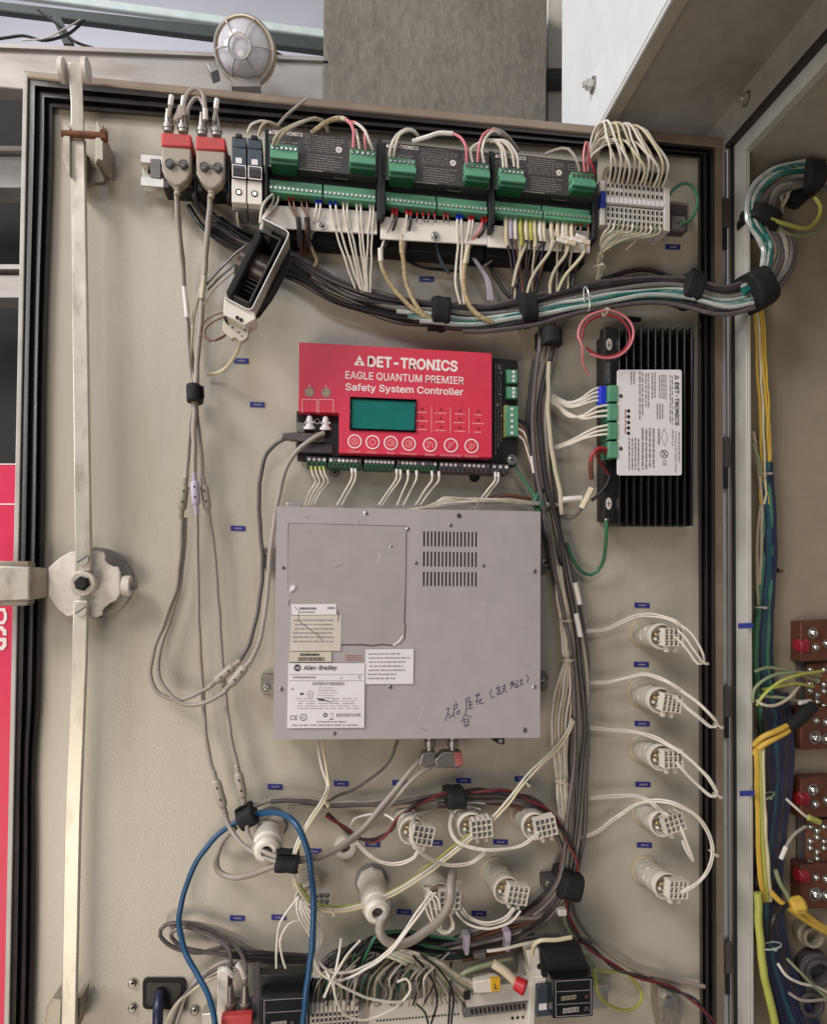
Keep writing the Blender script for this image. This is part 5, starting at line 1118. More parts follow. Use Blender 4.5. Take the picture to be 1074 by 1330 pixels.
for i, lt_ in enumerate((-20, -16.5, -13, -9.5)): sp.append((lambda t, a=lt_: a * (1 if t > .45 else .62 + t * .84) , 6, 3.2, ('w_silver', 'w_teal', 'w_silver', 'w_teal')[i], 'shiny teal and silver cable rising in the arc inside the cabinet', 'teal cables of the cabinet arc', 0, 1.0))
for i, lt_ in enumerate((-5, 0, 5, 10, 15, 20)): sp.append((lambda t, a=lt_: a * (.55 + 1.0 * math.exp(-((t - .28) / .16) ** 2) * .55), 2, 3.4, ('w_grey', 'mid_grey', 'w_dgrey', 'w_grey', 'mid_grey', 'w_dgrey')[i], 'grey cable bulging outward in the arc inside the cabinet', 'grey cables of the cabinet arc', 0, 1.0))
bundle(CC, sp, seed=5, wob=1.0)
for (x, y, a, h, ln, d0, d1, lab) in ((570, 408, 3, 19, 22, 8, 60, 'black strap round the upper bundle below the middle module'), (681, 404, -8, 19, 19, 8, 64, 'black strap round the upper bundle below the right module'), (893, 378, 18, 19, 20, 14, 68, 'black strap round the upper bundle near the door gasket'), (980, 378, -28, 23, 26, 20, 78, 'large black strap where the bundle bends up inside the cabinet'), (986, 287, -70, 21, 18, 14, 64, 'black strap half way up the cable arc in the cabinet'), (1048, 232, 0, 18, 20, 8, 60, 'black strap at the top of the cable arc in the cabinet')):
    strap(lab, x, y, a, h, ln, d0, d1, tail=6 if x in (893, 986) else 0)
wire('yellow green earth wire looping right of the cabinet cable arc', [(1000, 284, 62), (1018, 290, 60), (1045, 296, 50), (1062, 285, 44), (1066, 268, 40), (1058, 256, 36)], 2.4, 'w_lime'); wire('second earth wire looping under the first one in the cabinet', [(1002, 286, 50), (1020, 302, 48), (1044, 306, 40), (1064, 298, 36), (1074, 285, 34)], 2.0, 'w_sage')
for i, pts in enumerate(([(1012, 246, 20), (1016, 262, 24), (1014, 280, 40)], [(1026, 240, 30), (1022, 256, 34), (1016, 266, 36)])):
    wire('short pale wire hanging inside the cable arc', pts, 2.2, 'w_white', 'short pale wires in the cable arc')
m = MB(); m.lathe(P(1018, 246, 20), (0, -1, 0), [(0, .009), (.016, .009)], 'w_grey', 12); m.lathe(P(1030, 258, 8), (0, -1, 0), [(0, .016), (.02, .014)], 'matt_black', 14); single(m, 'cable_end', 'dark round cable inlet behind the cable arc in the cabinet', 'cable inlet')

# ---- drop cables of the tap boxes and their couplers
def coupler(lab, a, b, r, mk, d=30):
    pa, pb = P(*a, d), P(*b, d); ax = (pb - pa); L = ax.length; ax.normalize(); k = mpp(*a, d); m = MB()
    rib = [(0, r * .45)]
    for j in range(3): rib += [(.045 + .055 * j, r * .62), (.075 + .055 * j, r * .62), (.078 + .055 * j, r * .45)]
    prof = [(t * L, q * k) for t, q in rib] + [(.24 * L, r * .85 * k), (.28 * L, r * k), (.72 * L, r * k), (.76 * L, r * .85 * k)] + [((1 - t) * L, q * k) for t, q in rib[::-1]]
    m.lathe(pa, ax, prof, mk, 14); o = single(m, 'coupler', lab, 'cable coupler', 'cable couplers')
    m2 = MB()
    for s in (.36, .6): m2.lathe(pa + ax * L * s + Vector((0, -r * k * .93, 0)), (0, -1, 0), [(0, 1.3 * k), (.0012, 1.3 * k)], 'hole', 8)
    m2.build('dot', parent=o)
    return o
coupler('left grey cable coupler of the three hanging side by side', (242, 618), (235, 675), 5.6, 'olive_plastic', 26); coupler('middle lilac white cable coupler of the three side by side', (252, 613), (255.5, 668), 6, 'lilac_plastic', 34); coupler('right grey cable coupler of the three hanging side by side', (263, 618), (271.5, 674), 5.6, 'coupler', 26)
coupler('left slanting cable coupler beside the grey box', (312, 858), (271, 893), 6.2, 'coupler', 30); coupler('right slanting cable coupler beside the grey box', (327, 857), (291, 899), 6.2, 'coupler', 40)
coupler('left lower cable coupler above the black strap', (276, 1000), (294, 1062), 6.4, 'coupler', 34); coupler('right lower cable coupler above the black strap', (307, 992), (318, 1048), 6.2, 'coupler', 34)
GT = 'grey tap cables'
def gc(lab, pts, r=2.9, mk='w_grey'): return wire(lab, pts, r, mk, GT, 'cable', 'cable', n=10)
gc('grey cable leaving the left tap box towards the small black strap', [(229, 250, 56), (231, 280, 50), (235, 330, 36), (239, 385, 30), (244, 440, 28), (249, 490, 28), (252, 512, 30), (246, 560, 28), (243, 600, 26), (242, 620, 26)], 3.2)
gc('grey cable leaving the right tap box towards the small black strap', [(273, 253, 56), (271, 290, 50), (266, 350, 38), (262, 400, 32), (257, 460, 30), (254, 512, 30), (252, 560, 34), (252, 615, 34)], 3.6)
gc('thin grey cable running behind the two tap cables', [(231, 262, 44), (237, 330, 20), (243, 400, 18), (250, 470, 20), (254, 512, 24), (259, 560, 24), (263, 600, 26), (263, 620, 26)], 2.4)
gc('grey cable twisting round the right tap cable', [(268, 300, 30), (263, 360, 26), (252, 412, 28), (248, 470, 28), (256, 512, 30), (250, 545, 22), (246, 580, 18), (240, 620, 20)], 2.2, 'w_ivory')
wire('white sleeve on the left tap cable', [(239, 372, 36), (241, 390, 34), (243, 412, 34)], 3.2, 'sleeve_white', name='cable_sleeve', cat='cable sleeve')
wire('white sleeve on the right tap cable', [(266, 358, 40), (264, 372, 38), (262, 388, 37)], 3.9, 'w_ivory', name='cable_sleeve', cat='cable sleeve')
strap('small black strap gathering the tap cables', 253, 512, 88, 10, 22, 14, 46, tail=5)
gc('grey cable from the left coupler in a wide loop to the slanting couplers, outer one', [(236, 672, 26), (234, 720, 22), (228, 765, 20), (214, 805, 20), (200, 845, 22), (195, 875, 24), (202, 896, 26), (220, 908, 28), (245, 906, 30), (272, 893, 30)])
gc('grey cable from the left coupler in a wide loop to the slanting couplers, inner one', [(241, 672, 20), (238, 720, 16), (233, 765, 16), (221, 805, 18), (207, 845, 22), (206, 876, 26), (217, 898, 30), (238, 915, 34), (265, 914, 38), (292, 899, 40)])
gc('grey cable hanging straight down from the lilac coupler', [(255.5, 666, 34), (256, 720, 30), (257, 790, 28), (260, 850, 28), (263, 900, 26), (267, 955, 30), (272, 985, 32), (277, 1003, 34)])
gc('grey cable hanging down from the right coupler to the lower couplers', [(271, 672, 26), (278, 720, 24), (283, 780, 24), (287, 840, 24), (292, 895, 24), (297, 940, 28), (303, 975, 32), (308, 994, 34)])
gc('grey cable from the left slanting coupler up to the data plug of the controller', [(311, 859, 30), (324, 836, 28), (333, 800, 24), (340, 755, 20), (340, 715, 18), (337, 670, 18), (337, 630, 22), (344, 595, 28), (360, 575, 34), (382, 566, 36)], 2.8, 'w_dgrey')
gc('pale grey cable from the right slanting coupler up over the controller', [(326, 858, 40), (339, 826, 36), (346, 780, 30), (350, 730, 26), (355, 690, 26), (361, 645, 30), (373, 605, 38), (392, 580, 46), (410, 567, 48), (421, 562, 46)], 3.1, 'w_grey')
gc('grey cable from the left lower coupler to the strap at the gland', [(293, 1060, 34), (300, 1078, 40), (316, 1098, 60), (338, 1112, 84), (362, 1119, 98), (388, 1118, 100)], 3.3)
gc('grey cable from the right lower coupler to the strap at the gland', [(317, 1046, 34), (320, 1070, 44), (326, 1092, 66), (342, 1106, 90), (368, 1115, 100), (390, 1115, 100)], 3.2)
gc('grey cable looping below the black strap and back to the gland', [(306, 1075, 26), (290, 1092, 20), (282, 1112, 20), (284, 1132, 24), (302, 1140, 34), (325, 1137, 56), (350, 1127, 84), (372, 1120, 96)], 4.0)
gc('thick grey coax from the gland strap up to the left elbow plug', [(386, 1117, 100), (415, 1112, 92), (445, 1098, 80), (475, 1072, 70), (505, 1036, 60), (530, 1005, 52), (547, 986, 48)], 3.8, 'w_grey')
gc('thinner grey coax from the gland strap to the right elbow plug', [(386, 1120, 98), (420, 1113, 84), (455, 1094, 74), (490, 1064, 64), (520, 1030, 58), (545, 1005, 52), (566, 993, 48)], 3.1, 'w_grey')
gc('thin dark grey cable from behind the grey box to the cable ties', [(516, 962, 40), (508, 985, 36), (490, 1005, 34), (462, 1024, 34), (438, 1034, 40), (425, 1042, 50)], 1.9, 'w_dgrey')
strap('black strap at the grey gland cables', 373, 1118, 6, 10.5, 30, 76, 120, tail=4); strap('black strap on the blue cable above the gland', 321, 1060, -28, 14, 22, 14, 50, tail=5)

# ---- blue cable
wire('thick blue cable arching down the left side to the bottom edge', [(345, 1054, 30), (325, 1060, 34), (300, 1072, 36), (272, 1096, 36), (250, 1130, 34), (237, 1168, 32), (233, 1200, 36), (240, 1235, 46), (254, 1262, 60), (268, 1288, 74), (278, 1320, 84), (282, 1360, 86)], 3.7, 'w_blue', 'blue cable', 'cable', 'cable', n=12)
wire('thick blue cable passing in front of the lamp down to the bottom edge', [(335, 1058, 36), (358, 1056, 60), (380, 1066, 90), (394, 1088, 104), (403, 1125, 104), (407, 1165, 100), (407, 1205, 100), (402, 1260, 104), (396, 1300, 104), (392, 1360, 104)], 4.0, 'w_blue', 'blue cable', 'cable', 'cable', n=12)
wire('dark blue lead hanging from the black socket cover', [(208, 1290, 6), (206, 1305, 18), (205, 1325, 24), (204, 1350, 26)], 7, 'w_navy', name='cable', cat='cable', n=12)

# ---- bundle along the row below the grey box, up to the vertical bundle
LC = [(330, 1050, 24), (352, 1044, 22), (390, 1043, 20), (440, 1046, 18), (500, 1046, 18), (545, 1040, 20), (590, 1035, 24), (640, 1034, 24), (685, 1042, 26), (718, 1064, 28), (737, 1098, 30), (741, 1140, 32)]
GL = 'grey cables curving over the middle lamps'
bundle(LC, [(-5, 0, 3.0, 'w_grey', 'grey cable curving over the middle row of lamps', GL, 0, 1), (-1, 4, 2.8, 'w_dgrey', 'grey cable curving over the middle row of lamps', GL, .05, 1), (3, 0, 2.6, 'w_ivory', 'grey cable curving over the middle row of lamps', GL, .1, 1), (7, 4, 2.6, 'w_dgrey', 'grey cable curving over the middle row of lamps', GL, .5, 1), (10, 2, 2.4, 'w_brown', 'brown cable at the inner edge of the curve over the middle lamps', GL, .5, 1)], seed=8, wob=1.5)
RB = [(424, 1058, 24), (445, 1074, 26), (464, 1088, 28), (486, 1092, 30), (506, 1080, 32), (522, 1060, 32), (545, 1043, 34), (580, 1032, 36), (625, 1027, 36), (672, 1032, 36), (708, 1050, 38), (733, 1084, 40), (748, 1118, 44), (745, 1146, 44), (737, 1175, 40), (744, 1205, 36), (770, 1234, 34), (805, 1260, 32), (845, 1274, 30), (880, 1288, 28), (908, 1306, 40), (936, 1345, 40)]
def twist(mk1, mk2, l1, l2, pts, r, tw=24.0):
    s = spline(pts, 3.0); out = ([], []); acc = 0
    for i, q in enumerate(s):
        if i: acc += math.hypot(q[0] - s[i - 1][0], q[1] - s[i - 1][1])
        a = s[max(0, i - 1)]; b = s[min(len(s) - 1, i + 1)]; l = math.hypot(b[0] - a[0], b[1] - a[1]) or 1; nx, ny = -(b[1] - a[1]) / l, (b[0] - a[0]) / l
        for j in (0, 1):
            ph = acc / tw * 2 + j * math.pi
            out[j].append(P(q[0] + nx * r * math.cos(ph), q[1] + ny * r * math.cos(ph), q[2] + r * math.sin(ph)))
    for j, (mk, lab) in enumerate(((mk1, l1), (mk2, l2))):
        m = MB(); m.tube(out[j], r * mpp(*s[0]), mk, 7); single(m, 'cable', lab, 'cable', 'twisted red and black pair')
twist('dark_red', 'w_char', 'red strand of the long twisted pair crossing the lower door', 'black strand of the long twisted pair crossing the lower door', RB, 2.0)
strap('black strap above the middle lamp of the row', 590, 1035, 0, 12, 23, 6, 56); strap('black strap at the foot of the vertical bundle', 736, 1146, 14, 17, 24, 6, 62, tail=3)

# ---- vertical bundle between the controller and the power module
VC = [(712, 425, 30), (711, 455, 32), (703, 500, 28), (698, 545, 26), (702, 600, 26), (711, 650, 26), (722, 705, 28), (735, 760, 28), (745, 815, 28), (751, 870, 28), (753, 930, 28), (751, 990, 28), (747, 1050, 28), (743, 1105, 30), (735, 1145, 32), (712, 1178, 28), (680, 1202, 26), (640, 1218, 26), (600, 1228, 26), (560, 1236, 26)]
GV = 'cables of the vertical bundle'
sp = []
for i, lt_ in enumerate((-11, -7.5, -4, 0, 4, 8, 12)):
    sp.append((lt_, (i % 3) * 6 - 4, 3.0, ('w_dgrey', 'w_grey', 'w_char', 'w_dgrey', 'w_grey', 'w_dgrey', 'w_char')[i], ('dark grey cable of the vertical bundle beside the grey box', 'lighter grey cable of the vertical bundle beside the grey box', 'nearly black cable of the vertical bundle beside the grey box')[(0, 1, 2, 0, 1, 0, 2)[i]], GV, .0 if i not in (0, 6) else .05, 1.0 if i % 2 else .97))
bundle(VC, sp, seed=21, wob=2.0)
strap('black strap at the top of the vertical bundle', 712, 441, 88, 14, 20, 8, 58)
for i, (x, y) in enumerate(((692, 412), (700, 410), (722, 406), (732, 402), (740, 400))):
    wire('grey cable fanning from the upper bundle into the vertical bundle', [(x, y, 36), (lerp(x, 712, .55), 424, 36), (706 + i * 3, 445, 36), (704 + i * 2.5, 470, 32)], 2.6, ('w_grey', 'w_dgrey', 'w_grey', 'w_ivory', 'w_grey')[i], 'grey cables fanning into the vertical bundle', 'cable', 'cable')
wire('pale sleeved cable on the right of the vertical bundle above the lugs', [(713, 470, 40), (712, 530, 38), (716, 580, 38), (722, 610, 38), (727, 640, 38), (730, 668, 36)], 3.0, 'w_ivory', name='cable', cat='cable')
wire('dark cable beside the controller with a pale sleeve', [(672, 545, 34), (682, 552, 34), (688, 575, 32), (692, 600, 30), (698, 625, 30), (706, 640, 30)], 2.6, 'w_black', ends=[(150, 'sleeve_white', 22, 1.25, 'sleeve')], name='cable', cat='cable')
for i, mk in enumerate(('w_brown', 'w_white', 'w_brown', 'w_white')):
    wire('wire leaving the tall green plug of the controller', [(671, 552 + i * 4, 34), (680, 556 + i * 5, 33), (684, 570 + i * 4, 32), (690, 592 + i * 3, 30), (700, 620 + i * 2, 28)], 1.3, mk, 'wires of the tall green plug')
wire('green wire below the controller tied to the pale cables', [(668, 605, 20), (678, 620, 20), (690, 638, 24), (698, 650, 28), (706, 660, 28)], 2.2, 'w_green'); wire('second green wire knotted above the corner of the grey box', [(700, 640, 26), (694, 652, 30), (698, 664, 26), (712, 662, 26)], 2.4, 'w_green')
# white wires of the vertical bundle
GW = 'white wires beside the grey box'
for i in range(6):
    o_ = (i - 2.5) * 2.2
    wire('thin white wire in the tied bunch right of the grey box', [(724 + o_ * .8, 735, 34), (729 + o_, 775, 34), (734 + o_, 812, 34), (736 + o_ * .8, 850, 36), (737 + o_ * .5, 857, 36), (734 + o_ * 1.9, 890, 36), (729 + o_ * 2.1, 925, 34), (727 + o_ * 1.8, 960, 32), (729 + o_ * 1.3, 1000, 30), (731 + o_, 1050, 28), (734 + o_ * .8, 1085, 30)], 1.7, 'w_ivory' if i % 2 else 'w_white', GW)
for x, y0, y1, lab in ((750, 757, 785, 'upper white sleeve on the right side of the vertical bundle'), (751, 797, 827, 'lower white sleeve on the right side of the vertical bundle')):
    wire(lab, [(x - 3, y0, 42), (x, (y0 + y1) / 2, 42), (x + 3, y1, 42)], 3.2, 'sleeve_white', name='cable_sleeve', cat='cable sleeve')
def tie(lab, x, y, rx, d, ang=0, mk='w_ivory'):
    a = math.radians(ang); m = MB(); c = P(x, y, d); k = mpp(x, y, d); ux = Vector((math.cos(a), 0, -math.sin(a)))
    pts = [c + ux * (rx * k * math.cos(b)) + Vector((0, -.008 * math.sin(b), 0)) for b in [2 * math.pi * j / 20 for j in range(20)]]
    m.tube(pts, 1.0 * k, mk, 6, loop=True); m.box(c + Vector((0, -.009, 0)), 3.2 * k, 3 * k, 3 * k, mk); return single(m, 'cable_tie', lab, 'cable tie', 'cable ties')
tie('white cable tie where the white wires split beside the grey box', 737, 857, 8, 37); tie('cable tie on the vertical bundle above the white wires', 734, 806, 9, 36); tie('cable tie low on the white wires beside the long cream wires', 728, 1014, 8, 32)
wire('loose cable tie end sticking out to the right of the vertical bundle', [(738, 1018, 34), (744, 1030, 36), (742, 1034, 38)], .8, 'w_grey', name='tie_end', cat='cable tie')
# long cream wires from the vertical bundle down to the lower left and up to the grey box
LW = [(744, 935, 44), (735, 956, 46), (714, 982, 46), (688, 1006, 46), (662, 1040, 50), (640, 1064, 54), (612, 1088, 60), (578, 1116, 66), (542, 1142, 70), (505, 1164, 74), (468, 1178, 80), (432, 1184, 88), (405, 1176, 94), (389, 1158, 100), (381, 1135, 104), (383, 1108, 104), (392, 1085, 100), (406, 1062, 92), (420, 1040, 80), (426, 1022, 64)]
for i, (o_, mk, lab) in enumerate(((-1.6, 'w_white', 'upper white strand of the long wires sweeping across the lower lamps'), (1.6, 'w_cream', 'lower cream strand of the long wires sweeping across the lower lamps'))):
    s = [(x + o_ * .8, y + o_, d + i * 2) for x, y, d in LW]; s += [((418, 1000, 60), (424, 1000, 60))[i], ((414, 975, 56), (421, 975, 56))[i], ((411, 955, 50), (420, 955, 50))[i]]
    wire(lab, s, 1.7, mk, 'long cream wires across the lower lamps', n=8)
wire('yellowish strand following the long wires below the lamps', [(640, 1060, 50), (600, 1092, 56), (560, 1122, 62), (520, 1152, 66), (470, 1174, 72), (430, 1178, 80), (402, 1168, 88), (389, 1148, 96)], 1.6, 'w_lime', 'long cream wires across the lower lamps')
for x, y in ((684, 1018), (425, 1044), (433, 1184)):
    tie('small white tie on the long cream wires ' + {684: 'near the grey box', 425: 'below the grey box', 433: 'at the low turn'}[x], x, y, 4.5, 52 if x == 684 else (80 if x == 425 else 90), 45)

# ---- wires of the right-hand lamps
GR = 'white wires of the right-hand lamps'
def pair(lab, pts, r=1.2, gap=2.5, mk='w_white', group=GR):
    for s in (-.5, .5):
        p2 = []
        for i, q in enumerate(pts):
            a = pts[max(0, i - 1)]; b = pts[min(len(pts) - 1, i + 1)]; l = math.hypot(b[0] - a[0], b[1] - a[1]) or 1
            p2.append((q[0] - (b[1] - a[1]) / l * gap * s, q[1] + (b[0] - a[0]) / l * gap * s, q[2]))
        wire(lab, p2, r, mk, group)
pair('white wire feeding the topmost right-hand lamp', [(758, 820, 24), (785, 818, 20), (806, 809, 24), (824, 801, 36), (842, 799, 48), (862, 802, 62), (878, 808, 76), (886, 814, 76)])
wire('white wire looping right of the topmost lamp and back', [(884, 812, 76), (898, 823, 84), (910, 842, 88), (914, 858, 88), (906, 862, 88), (895, 848, 84), (884, 834, 78), (875, 826, 74)], 1.5, 'w_white', GR); wire('white wire hanging from the topmost lamp to the loop tie', [(880, 818, 76), (892, 832, 84), (904, 848, 90), (912, 860, 90)], 1.4, 'w_white', GR)
pair('white wire feeding the second right-hand lamp', [(765, 887, 22), (790, 886, 20), (815, 880, 28), (838, 876, 44), (858, 881, 60), (876, 891, 74), (886, 898, 76)])
pair('white wire looping right of the second lamp', [(884, 897, 76), (905, 912, 86), (922, 928, 92), (932, 941, 92), (922, 944, 92), (900, 926, 86), (876, 905, 76)], gap=1.6)
pair('white wire feeding the third right-hand lamp', [(764, 945, 22), (790, 948, 20), (822, 951, 28), (846, 957, 46), (868, 968, 64), (886, 978, 76)])
pair('white wire looping right of the third lamp', [(884, 977, 76), (906, 996, 86), (922, 1014, 92), (931, 1031, 92), (922, 1034, 92), (900, 1014, 86), (878, 990, 78)], gap=1.6)
pair('white wire feeding the fourth right-hand lamp', [(766, 1037, 22), (792, 1035, 20), (822, 1034, 24), (842, 1040, 36), (856, 1052, 50), (868, 1060, 70)])
pair('white wire hanging short from the fourth lamp', [(884, 1074, 78), (890, 1090, 82), (896, 1106, 84), (900, 1118, 82), (893, 1108, 80), (886, 1092, 76)], gap=1.4)
pair('long white wire looping over the fourth lamp to the lowest lamp', [(754, 1088, 24), (775, 1081, 24), (800, 1062, 30), (825, 1046, 46), (850, 1040, 66), (876, 1044, 84), (902, 1058, 92), (919, 1080, 94), (925, 1105, 94), (920, 1128, 92), (905, 1148, 86), (884, 1160, 78)], gap=2.4)
for x, y, lab in ((913, 861, 'small tie closing the wire loop of the topmost right-hand lamp'), (932, 943, 'small tie closing the wire loop of the second right-hand lamp'), (931, 1033, 'small tie closing the wire loop of the third right-hand lamp'), (926, 1108, 'small tie on the long wire loop of the lowest right-hand lamp')):
    tie(lab, x, y, 3.2, 92, 30)

# ---- wires of the middle and lower lamps
GM = 'white wires of the lower lamps'
def mw(lab, pts, r=1.5, mk='w_white'): return wire(lab, pts, r, mk, GM)
pair('white wire sagging from the left lamp of the middle row', [(462, 1094, 30), (478, 1110, 40), (498, 1121, 60), (520, 1122, 76), (538, 1114, 82), (545, 1100, 80)], group=GM)
pair('white wire looping in front of the left middle-row lamp', [(558, 1056, 30), (540, 1060, 60), (533, 1078, 84), (540, 1100, 90), (558, 1116, 84), (582, 1124, 74), (610, 1122, 70), (630, 1108, 74)], group=GM)
pair('white wire from the middle lamp sweeping right to the right lamp', [(590, 1050, 28), (584, 1072, 50), (592, 1092, 70), (615, 1102, 80), (650, 1104, 84), (678, 1098, 84), (700, 1082, 84)], group=GM)
mw('white wire curling round the left lamp of the middle row', [(455, 1078, 20), (460, 1064, 20), (480, 1058, 24), (500, 1058, 30), (512, 1066, 40)])
mw('white wire arching over the middle lamp', [(586, 1066, 30), (592, 1050, 30), (612, 1043, 30), (630, 1044, 30)], 1.4); mw('second white wire arching over the middle lamp', [(583, 1072, 34), (590, 1055, 34), (608, 1048, 36), (624, 1052, 40)], 1.4)
pair('white wire hooking from the right lamp of the lowest row', [(596, 1145, 30), (594, 1168, 50), (606, 1190, 70), (630, 1200, 82), (655, 1194, 86), (668, 1180, 84)], gap=2.6, group=GM)
mw('outer white wire hooking under the lamp with the dark shadow', [(590, 1142, 26), (588, 1170, 50), (602, 1197, 76), (632, 1207, 88), (662, 1199, 90), (676, 1184, 86)])
for i in range(4):
    mw('white wire dangling round the lamp behind the grey conduit', [(560 - i * 4, 1150, 60), (552 + i * 6, 1172, 84), (562 + i * 4, 1200 + i * 4, 90), (578 + i * 4, 1214 - i * 3, 90), (590 - i * 2, 1200 - i * 4, 86), (582, 1184, 80)], 1.3)
for i, pts in enumerate(([(388, 1165, 80), (372, 1186, 86), (362, 1206, 88), (359, 1240, 88), (359, 1258, 88)], [(388, 1196, 84), (374, 1202, 88), (364, 1222, 90), (367, 1245, 92), (371, 1258, 92)])):
    wire(('left', 'right')[i] + ' loose white wire end hanging below the lamp behind the blue cable', pts, 1.6, 'w_white', GM)
for i in range(5):
    mw('white wire curling out of the lamp behind the blue cable', [(392 + i * 6, 1160, 70), (386 + i * 3, 1172, 86), (388 + i * 5, 1192, 92), (402 + i * 4, 1216, 90), (408 + i, 1240, 88), (408 + i * 2, 1270, 84)], 1.3)
wire('thick grey conduit leaving the lower gland towards the right', [(496, 1194, 98), (493, 1208, 102), (500, 1222, 102), (518, 1228, 98), (545, 1216, 92), (570, 1196, 90), (584, 1172, 92), (586, 1148, 80), (588, 1135, 60)], 5.8, 'w_grey', name='conduit', cat='conduit', n=12)
# cream wires near the lower left
for i, pts in enumerate(([(409, 1180, 96), (409, 1222, 98), (414, 1250, 98), (432, 1264, 98), (462, 1261, 100), (500, 1240, 104), (524, 1212, 108), (545, 1180, 108), (560, 1160, 100)], [(411, 1180, 94), (406, 1230, 100), (414, 1262, 102), (436, 1274, 104), (470, 1262, 106), (508, 1236, 108), (532, 1205, 110), (552, 1178, 108), (566, 1160, 98)],
                       [(468, 1222, 96), (450, 1242, 106), (438, 1262, 112), (430, 1276, 112), (421, 1296, 110)], [(433, 1276, 112), (437, 1300, 112), (448, 1318, 108), (470, 1325, 104), (498, 1318, 102), (522, 1302, 100), (533, 1285, 98), (528, 1272, 94), (516, 1276, 90)], [(431, 1274, 114), (452, 1286, 112), (478, 1297, 108), (506, 1302, 104), (522, 1302, 100)], [(423, 1262, 100), (430, 1274, 112)], [(443, 1220, 90), (441, 1236, 100), (436, 1262, 112)])):
    wire('white wire of the star-shaped tie in front of the lower blocks', pts, 1.7, 'w_white', 'white wires of the star-shaped tie')
tie('white tie gathering the star of white wires', 432, 1274, 4.5, 114, 30, 'w_white')

# ---- dark mass of wires over the lower blocks
rr = random.Random(4)
for i in range(16):
    x0 = 404 + i * 4; y0 = 1312 - rr.uniform(0, 20); h = 1236 - i * 1.5 + rr.uniform(-4, 4)
    wire('black wire arching over the lower terminal blocks', [(x0, y0, 40), (x0 + 2, y0 - 34, 44 + i), (x0 + 24, h + 8, 44 + i * 2), (x0 + 60, h, 40), (x0 + 110, h + 8, 36), (x0 + 160, h + 12, 30), (x0 + 230, h + 4, 26)], 2.2, ('w_black', 'w_char', 'w_black', 'w_green')[i % 4] if i != 3 else 'w_char', 'black wires over the lower blocks')
for i in range(30):
    x0 = 403 + i * 3.9 + rr.uniform(-2, 2); y1 = 1304 - i * .3
    wire('thin dark wire curving down into the lower terminal blocks', [(x0 + 50 - i * .8, 1240 + rr.uniform(-4, 6), 50), (x0 + 30, 1252 + rr.uniform(-6, 8), 60), (x0 + 8, 1268 + rr.uniform(-6, 6), 66), (x0, y1 - 12, 60), (x0 - 1, y1 + 4, 48)], 1.4, ('w_char', 'w_grey', 'w_black', 'w_ivory', 'w_dgrey', 'w_green')[i % 6], 'thin wires into the lower blocks')
for i in range(18):
    o_ = i * 1.3
    wire('pale wire of the fan running into the cream relay module', [(500 + o_, 1242 - o_ * .35, 70), (520 + o_ * 1.2, 1250 - o_ * .5, 78), (545 + o_ * 1.3, 1264 - o_ * .6, 80), (558 + o_ * 1.6, 1282 - o_ * .8, 74), (548 + i * 6.5, 1306 - i * .5, 56)], 1.5, ('w_ivory', 'w_white', 'w_grey', 'w_sage', 'w_ivory')[i % 5], 'pale wires fanning into the relay module')
for i, pts in enumerate(([(536, 1242, 80), (560, 1270, 84), (568, 1300, 80), (560, 1330, 70)], [(546, 1240, 82), (572, 1262, 84), (588, 1290, 80), (586, 1330, 66)], [(586, 1250, 70), (584, 1290, 74), (582, 1340, 64)], [(540, 1304, 60), (552, 1316, 66), (556, 1330, 64)])):
    wire('black wire hanging in front of the cream relay module', pts, 1.4, 'w_black', 'black wires hanging over the relay module')
for i in range(14):
    x0 = 560 - i * 9; k_ = rr.uniform(-5, 5)
    wire('thin pale wire tangled in front of the lower blocks', [(x0 + 20 + k_, 1238 + (i % 4) * 3, 60), (x0 + 4, 1254 + k_, 84), (x0 - 12 + k_, 1272, 92), (x0 - 6 - k_, 1290, 82), (x0 - 14 + k_, 1308, 60)], 1.2, ('w_white', 'w_grey', 'w_ivory', 'w_sage', 'w_dgrey')[i % 5], 'thin pale wires tangled over the lower blocks')
for i in range(10):
    x0 = 430 + i * 14
    wire('thin black wire tangled in front of the lower blocks', [(x0 + 26, 1236 + (i % 3) * 5, 54), (x0 + 10, 1256, 78), (x0 + rr.uniform(-8, 8), 1280, 84), (x0 - 6, 1306, 58)], 1.3, ('w_black', 'w_char')[i % 2], 'thin black wires tangled over the lower blocks')
for i in range(3):
    wire('short white wire crossing above the relay module', [(540 + i * 2, 1238 + i * 3, 70), (560 + i * 4, 1246 + i * 4, 74), (580 + i * 5, 1258 + i * 5, 70)], 1.6, 'w_white', 'short white wires above the relay module')
wire('silver grey cable crossing above the relay module', [(570, 1290, 64), (590, 1272, 70), (612, 1260, 72), (640, 1252, 70), (664, 1247, 60)], 3.0, 'w_sage', name='cable', cat='cable')
# horizontal group below the lamps running to the strap
for i in range(7):
    y = 1232 - i * 3.2
    wire('dark grey cable rising to the foot of the vertical bundle', [(560 + i * 6, y + 8, 30), (610, y + 4 - i, 32 + i), (660, y - 6 - i * 2.0, 32 + i), (700, 1186 - i * 1.5 + 14, 32), (724, 1166 + 6 - i, 34), (736, 1146, 36)], 2.7, ('w_dgrey', 'w_char', 'w_grey', 'w_dgrey', 'w_brown', 'w_dgrey', 'w_grey')[i], 'dark grey cables rising to the vertical bundle', 'cable', 'cable')
for i in range(3):
    wire('brown cable lying along the top of the lower rail', [(600, 1248 - i * 5, 30), (640, 1240 - i * 5, 32), (690, 1226 - i * 4, 32), (730, 1222 - i * 3, 30), (768, 1226 - i * 2, 24)], 2.4, ('w_brown', 'w_char', 'w_dgrey')[i], 'brown cables along the lower rail', 'cable', 'cable')
